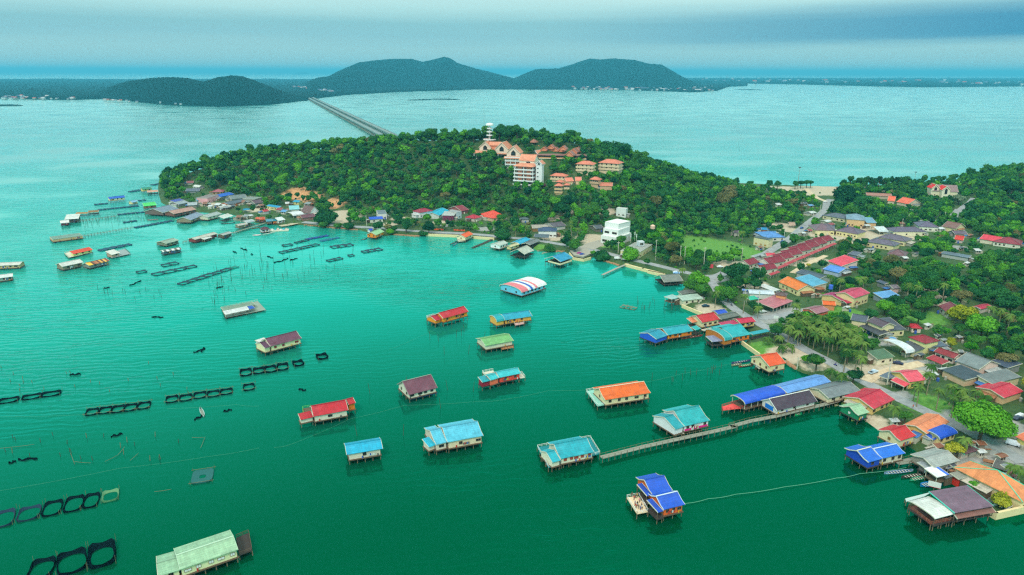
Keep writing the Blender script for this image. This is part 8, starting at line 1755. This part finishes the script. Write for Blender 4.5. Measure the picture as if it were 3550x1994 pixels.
T('C6', (560, 150), 10, 17, DEEP, 'dark tall tree right of the look-out tower'); T('C6', (700, 170), 10, 16, DEEP, 'second dark tall tree right of the look-out tower'); T('C6', (820, 160), 9, 18, DEEP, 'third dark tall tree right of the look-out tower')
T('C6', (1190, 960), 4, 7, foliage('purple_leaves', (.04, .01, .03), (.12, .02, .06), (.2, .06, .09)), 'dark purple leaved tree at the foot of the white stair tower')
T('C5', (1460, 255), 6, 11, OLIVE, 'dry tan crowned tree in the wood above the centre shore'); T('C5', (2290, 560), 5, 7, GREEN, 'green tree hiding the corner of the wide coral bungalow')
T('C7', (1930, 740), 5, 8, GREEN, 'dense green tree beside the cream station'); T('C7', (2080, 930), 8, 8, BRIGHT, 'spreading bright tree before the cream station'); T('C7', (1680, 950), 8, 7, DEEP, 'dark round tree at the water edge by the turning place'); T('C7', (870, 850), 5, 5, GREEN, 'green bush tree at the water edge beside the beached boats')
T('C7', (190, 650), 8, 8, DEEP, 'dark tree behind the white walled stilt hut'); T('C7', (1250, 800), 6, 9, GREEN, 'green tree on the shore left of the car terrace'); T('C4', (1770, 470), 12, 11, DEEP, 'large dark round tree right of the A frame roof'); T('C4', (1740, 580), 5, 6, GREEN, 'green tree on the bank of the left centre shore')
T('C4', (1910, 590), 4, 5, GREEN, 'small green tree on the bank of the left centre shore'); T('C4', (2060, 600), 5, 6, DEEP, 'dark small tree on the bank left of the blue roof'); T('C5', (480, 680), 6, 8, DEEP, 'dark tree behind the pale green roofed orange hut'); T('C5', (640, 780), 4, 5, BRIGHT, 'bright bush right of the pale green roofed orange hut')
T('C5', (880, 680), 5, 11, DEEP, 'slim dark tree between road and bank at the centre shore', flat=1.5); T('C5', (1220, 730), 5.5, 9, DEEP, 'dark tree at the left end of the pale sea wall'); T('C5', (1140, 800), 4.5, 5, DEEP, 'round dark bush at the water left of the pale sea wall'); T('C5', (1210, 570), 5, 7, BRIGHT, 'bright green tree hiding the maroon hip roofed house')
T('D5', (1480, 470), 8, 11, BRIGHT, 'pale bright spreading tree at the right wood edge'); T('D5', (1240, 330), 8, 10, YELL, 'yellowish green tree right of the dark red roofed house'); T('D5', (1070, 690), 3, 6, YELL, 'small yellow tree behind the red hip roofed cream house'); T('D5', (390, 180), 6, 8, DEEP, 'domed dark tree below the light blue roof patch')
T('D5', (1790, 880), 5, 7, OLIVE, 'olive tree on the slope right of the slate roof'); T('D4', (440, 255), 2, 3, YELL, 'low yellow bush by the sandy lane'); T('D4', (1700, 180), 7, 10, OLIVE, 'olive tree in the mid right wood'); T('D4', (1770, 400), 7, 10, OLIVE, 'wide olive tree in the mid right wood')
T('D2', (1720, 470), 7, 10, foliage('white_flowering', (.03, .10, .03), (.12, .2, .09), (.5, .5, .40)), 'white flowering tree below the temple hall'); T('D2', (1560, 620), 6, 9, BRIGHT, 'pale green tree left of the far lane'); T('D6', (1250, 150), 3, 3.5, BRIGHT, 'bright banana clump by the sandy yard'); T('D1', (1690, 285), 5, 10, DEEP, 'small dark tree on the far shore wall, left one')
for i, p in enumerate([(1450, 280), (1795, 288), (2015, 290), (2085, 280), (2160, 275), (2210, 275)]): T('D1', p, 4.5, 9, DEEP, 'dark shore tree on the bare far shore, number %s from the left' % ['one', 'two', 'three', 'four', 'five', 'six'][i])
for i, p in enumerate([(355, 235), (465, 255), (520, 260), (570, 250), (620, 265), (665, 270), (720, 245), (800, 255), (880, 245), (940, 255), (1025, 260)]): T('D2', p, 3.6, 13, DEEP, 'tall feathery shore pine on the far skyline left of the mast', 'feathery pines on the far shore', name='pine_tree', flat=1.9)

# free planting of wood and garden trees
def poly_in(x, y, P):
    c = False; n = len(P)
    for i in range(n):
        ax, ay = P[i]; bx, by = P[(i + 1) % n]
        if (ay > y) != (by > y) and x < (bx - ax) * (y - ay) / (by - ay) + ax: c = not c
    return c
FIELD = [hit(s, p) for s, p in [('D1', (560, 950)), ('D1', (1150, 960)), ('D1', (1480, 1080)), ('D1', (1500, 1190)), ('D1', (1200, 1240)), ('D1', (700, 1190)), ('D1', (560, 1070))]]
FIELD = [(p.x, p.y) for p in FIELD]
CLEAR = [[(lambda q: (q.x, q.y))(hit(s, p)) for p in pts] for s, pts in [
    ('D1', [(1640, 770), (1900, 790), (2060, 850), (1960, 900), (1700, 860)]), ('D1', [(1290, 255), (2560, 310), (2530, 560), (2330, 560), (2130, 440), (1800, 400), (1300, 345)]), ('D2', [(440, 230), (760, 240), (740, 370), (520, 380)]), ('D4', [(850, 930), (1060, 930), (1040, 1040), (800, 1000)]),
    ('C7', [(1340, 690), (1560, 680), (1830, 780), (1650, 880), (1420, 840)]), ('C7', [(1460, 290), (1850, 300), (1830, 350), (1480, 350)]), ('C4', [(1830, 380), (2060, 400), (2060, 560), (1870, 560)]),
    ('D5', [(640, 330), (900, 360), (980, 440), (800, 480), (620, 420)]), ('D5', [(0, 960), (720, 900), (740, 960), (100, 1120)]), ('D7', [(1130, 680), (1500, 640), (1800, 500), (1870, 900), (1400, 950), (1120, 850)]), ('D6', [(900, 60), (1110, 20), (1300, 120), (1150, 200), (1000, 170)]),
    ('D3', [(1360, 1030), (1560, 990), (2000, 1090), (1900, 1210), (1580, 1190)]), ('D3', [(660, 560), (1100, 560), (1000, 690), (850, 680)]), ('D3', [(1500, 640), (2100, 640), (1700, 860)]), ('D2', [(450, 860), (950, 900), (560, 1040), (400, 1000)]), ('D7', [(760, 110), (980, 90), (1100, 170), (900, 240)]),
    ('C4', [(1240, 150), (1450, 160), (1640, 215), (1610, 290), (1250, 240)]), ('C4', [(1765, 250), (1930, 300), (1920, 400), (1760, 330)])]]
KP = np.array([(k[0], k[1], max(k[2], k[3])) for k in KEEP]); RP = np.array(ROADPTS)
def blocked(x, y, rad, ht, strict=True):
    for (cx_, cy_, hx, hy, an) in KEEP:
        dx, dy = x - cx_, y - cy_
        if abs(dx) > hx + hy + rad or abs(dy) > hx + hy + rad: continue
        c, s_ = math.cos(-an), math.sin(-an); lx, ly = dx * c - dy * s_, dx * s_ + dy * c
        if abs(lx) < hx + rad * .7 and abs(ly) < hy + rad * .7: return True
    if (np.hypot(RP[:, 0] - x, RP[:, 1] - y) < RP[:, 2] + rad * .55).any(): return True
    if poly_in(x, y, FIELD): return True
    for P in CLEAR:
        if poly_in(x, y, P): return True
    z = ground(x, y); u, v, w_ = project(x, y, z + ht * .55); rp = rad * FPX / w_; hp = ht * .5 * FPX / w_
    for (u0, u1, v0, v1, yy) in KEEPPX:
        if y < yy and u > u0 - rp * .7 and u < u1 + rp * .7 and v + hp * .3 > v0 and v - hp * .9 < v1 - (v1 - v0) * .12: return True
    # keep the road in view of the viewer
    pz = project(x, y, z + ht)
    return False
def in_view(x, y, z, m=60):
    u, v, w_ = project(x, y, z); return -m < u < 3550 + m and v < 1994 + 5 * m
cand = []
xs = np.arange(-460, 900, 4.6)
for yy in np.arange(160, 985, 4.6):
    for xx in xs:
        x = xx + random.uniform(-2.2, 2.2); y = yy + random.uniform(-2.2, 2.2)
        if abs(x / y) > 1.15: continue
        sd = float(sd_at(x, y))
        if sd < 2.0: continue
        cand.append((x, y, sd))
random.shuffle(cand)
hillH = hill + hill2
def hill_at(x, y):
    i = int((x - GX0) / GS); j = int((y - GY0) / GS); return float(hillH[min(j, ny - 1), min(i, nx - 1)])
grid = {}
def near(x, y, rad, f=.62):
    gx_, gy_ = int(x // 8), int(y // 8)
    for i in range(gx_ - 2, gx_ + 3):
        for j in range(gy_ - 2, gy_ + 3):
            for (a, b, r) in grid.get((i, j), ()):
                if (a - x) ** 2 + (b - y) ** 2 < ((r + rad) * f) ** 2: return True
    return False
for (x, y, r) in PLANTED: grid.setdefault((int(x // 8), int(y // 8)), []).append((x, y, min(r, 8)))
vill = [hit('C3', p) for p in ((1650, 470), (2500, 350))]
trees = []
for (x, y, sd) in cand:
    h_ = hill_at(x, y); wood = h_ > 2.0
    z = ground(x, y)
    if not in_view(x, y, z + 8, 1100): continue
    if not wood:
        dens = vnoise(np.array([x]), np.array([y]), 38, 17)[0]
        if x < -120 and y < 760: keepp = .34
        elif x < 60: keepp = .62
        elif sd < 14: keepp = .45
        else: keepp = .75 + .5 * dens
        if random.random() > keepp: continue
    rad = random.triangular(2.2, 8.2, 3.8) if wood else random.triangular(2.0, 7.4, 3.6)
    if y > 560 and not wood: rad *= .9
    ht = rad * random.uniform(1.25, 1.7) + (2.2 if wood else 1.0)
    if near(x, y, rad, .56 if wood else .62): continue
    if blocked(x, y, rad, ht): continue
    grid.setdefault((int(x // 8), int(y // 8)), []).append((x, y, rad))
    u, v, w_ = project(x, y, z + ht * .6)
    trees.append((rad * ht / (w_ * w_) * (1 if in_view(x, y, z + 8) else 0), x, y, z, rad, ht, wood))
trees.sort(reverse=True)
# the nearest ones are trees of their own, the wood beyond is one mass
NIND = 300 - 90
lab = {0: ('broad green garden tree among the houses near the right shore road', 'garden trees near the right shore road'), 1: ('broad green tree of the belt inland of the right village', 'trees of the inland belt at the right')}
for i, (sz, x, y, z, rad, ht, wood) in enumerate(trees[:NIND]):
    m_ = random.choices([GREEN, DEEP, BRIGHT, OLIVE, YELL], [48, 30, 17, 4, 1])[0]
    k = 0 if y < 330 else 1
    kd = {GREEN.name: 'mid green', DEEP.name: 'dark green', BRIGHT.name: 'bright green', OLIVE.name: 'olive', YELL.name: 'yellow green'}[m_.name]
    tree(x, y, rad, ht, m_, lab[k][0].replace('broad green', kd), kd + ' ' + lab[k][1])
def mass(lst, name, label, mats, cat):
    Vs = []; Qs = []; Ls = []; Ts = []; MI = []; o = 0
    for (sz, x, y, z, rad, ht, wood) in lst:
        V, Q, LF = CR_LO[random.randrange(8)]; a = random.random() * 6.28; c, s_ = math.cos(a), math.sin(a)
        st = random.uniform(.75, 1.25)
        P = np.stack([(V[:, 0] * c - V[:, 1] * s_) * rad, (V[:, 0] * s_ + V[:, 1] * c) * rad, V[:, 2] * rad * st], 1) + np.array([x, y, z + ht - rad * .72])
        Vs.append(P); Qs.append(Q + o); o += len(P); Ls.append(LF); Ts.append(np.full(len(P), random.random())); MI.append(np.full(len(Q), random.choices(range(len(mats)), [48, 32, 19, 1][:len(mats)])[0]))
    me = np_mesh(name, np.concatenate(Vs), np.concatenate(Qs), mats, False, {'leaf': np.concatenate(Ls), 'tint': np.concatenate(Ts)})
    me.polygons.foreach_set('material_index', np.concatenate(MI).astype(np.int32)); me.update()
    ob = bpy.data.objects.new(name, me); COL.objects.link(ob); return tag(ob, label, cat, None, 'stuff')
print('TREES', len(trees))
mass(trees[NIND:], 'woodland', 'dense green woodland covering the hill and filling the gaps between the far village houses', [GREEN, DEEP, BRIGHT, OLIVE], 'woodland')
# low shrubs and rough grass clumps under and between the trees
sh = []
for _ in range(5200):
    x = random.uniform(-420, 560); y = random.uniform(170, 900)
    if abs(x / y) > .8 or float(sd_at(x, y)) < 2: continue
    if (np.hypot(RP[:, 0] - x, RP[:, 1] - y) < RP[:, 2] + 1).any(): continue
    if any(abs(x - k[0]) + abs(y - k[1]) < (k[2] + k[3]) for k in KEEP): continue
    if any(poly_in(x, y, P) for P in CLEAR) and random.random() < .9: continue
    sh.append((0, x, y, ground(x, y), random.uniform(.7, 1.5), random.uniform(.9, 1.9), False))
GV = [hit('D4', p) for p in ((130, 1040), (700, 980), (1250, 1150), (1300, 1440), (850, 1440), (300, 1280))]; GV = [(p.x, p.y) for p in GV]
for _ in range(1500):
    x = random.uniform(min(p[0] for p in GV), max(p[0] for p in GV)); y = random.uniform(min(p[1] for p in GV), max(p[1] for p in GV))
    if poly_in(x, y, GV) and not (np.hypot(RP[:, 0] - x, RP[:, 1] - y) < RP[:, 2] + 2.5).any() and not any(abs(x - k[0]) + abs(y - k[1]) < (k[2] + k[3]) for k in KEEP): sh.append((0, x, y, ground(x, y), random.uniform(1.4, 2.6), random.uniform(1.6, 3.4), False))
mass(sh, 'undergrowth', 'low green undergrowth between houses and trees', [GREEN, BRIGHT, DEEP, OLIVE], 'shrubs')
HAZE_D = 0.00009
# ------------------------------------------------------------------ haze
hz = MB(); hz.box(-62000, 62000, -500, 92000, -12, 245, WATER)
hm = bpy.data.materials.new('haze_air'); hm.use_nodes = True; nt = hm.node_tree; nt.nodes.clear()
o = nt.nodes.new('ShaderNodeOutputMaterial'); pv = nt.nodes.new('ShaderNodeVolumePrincipled')
pv.inputs['Color'].default_value = (.15, .70, 1.0, 1); pv.inputs['Density'].default_value = HAZE_D; pv.inputs['Anisotropy'].default_value = .2
nt.links.new(pv.outputs[0], o.inputs['Volume'])
hz.mats = [hm]
tag(hz.build('haze'), kind='stuff', label='thin blue air haze over the bay fading the far hills', cat='haze')
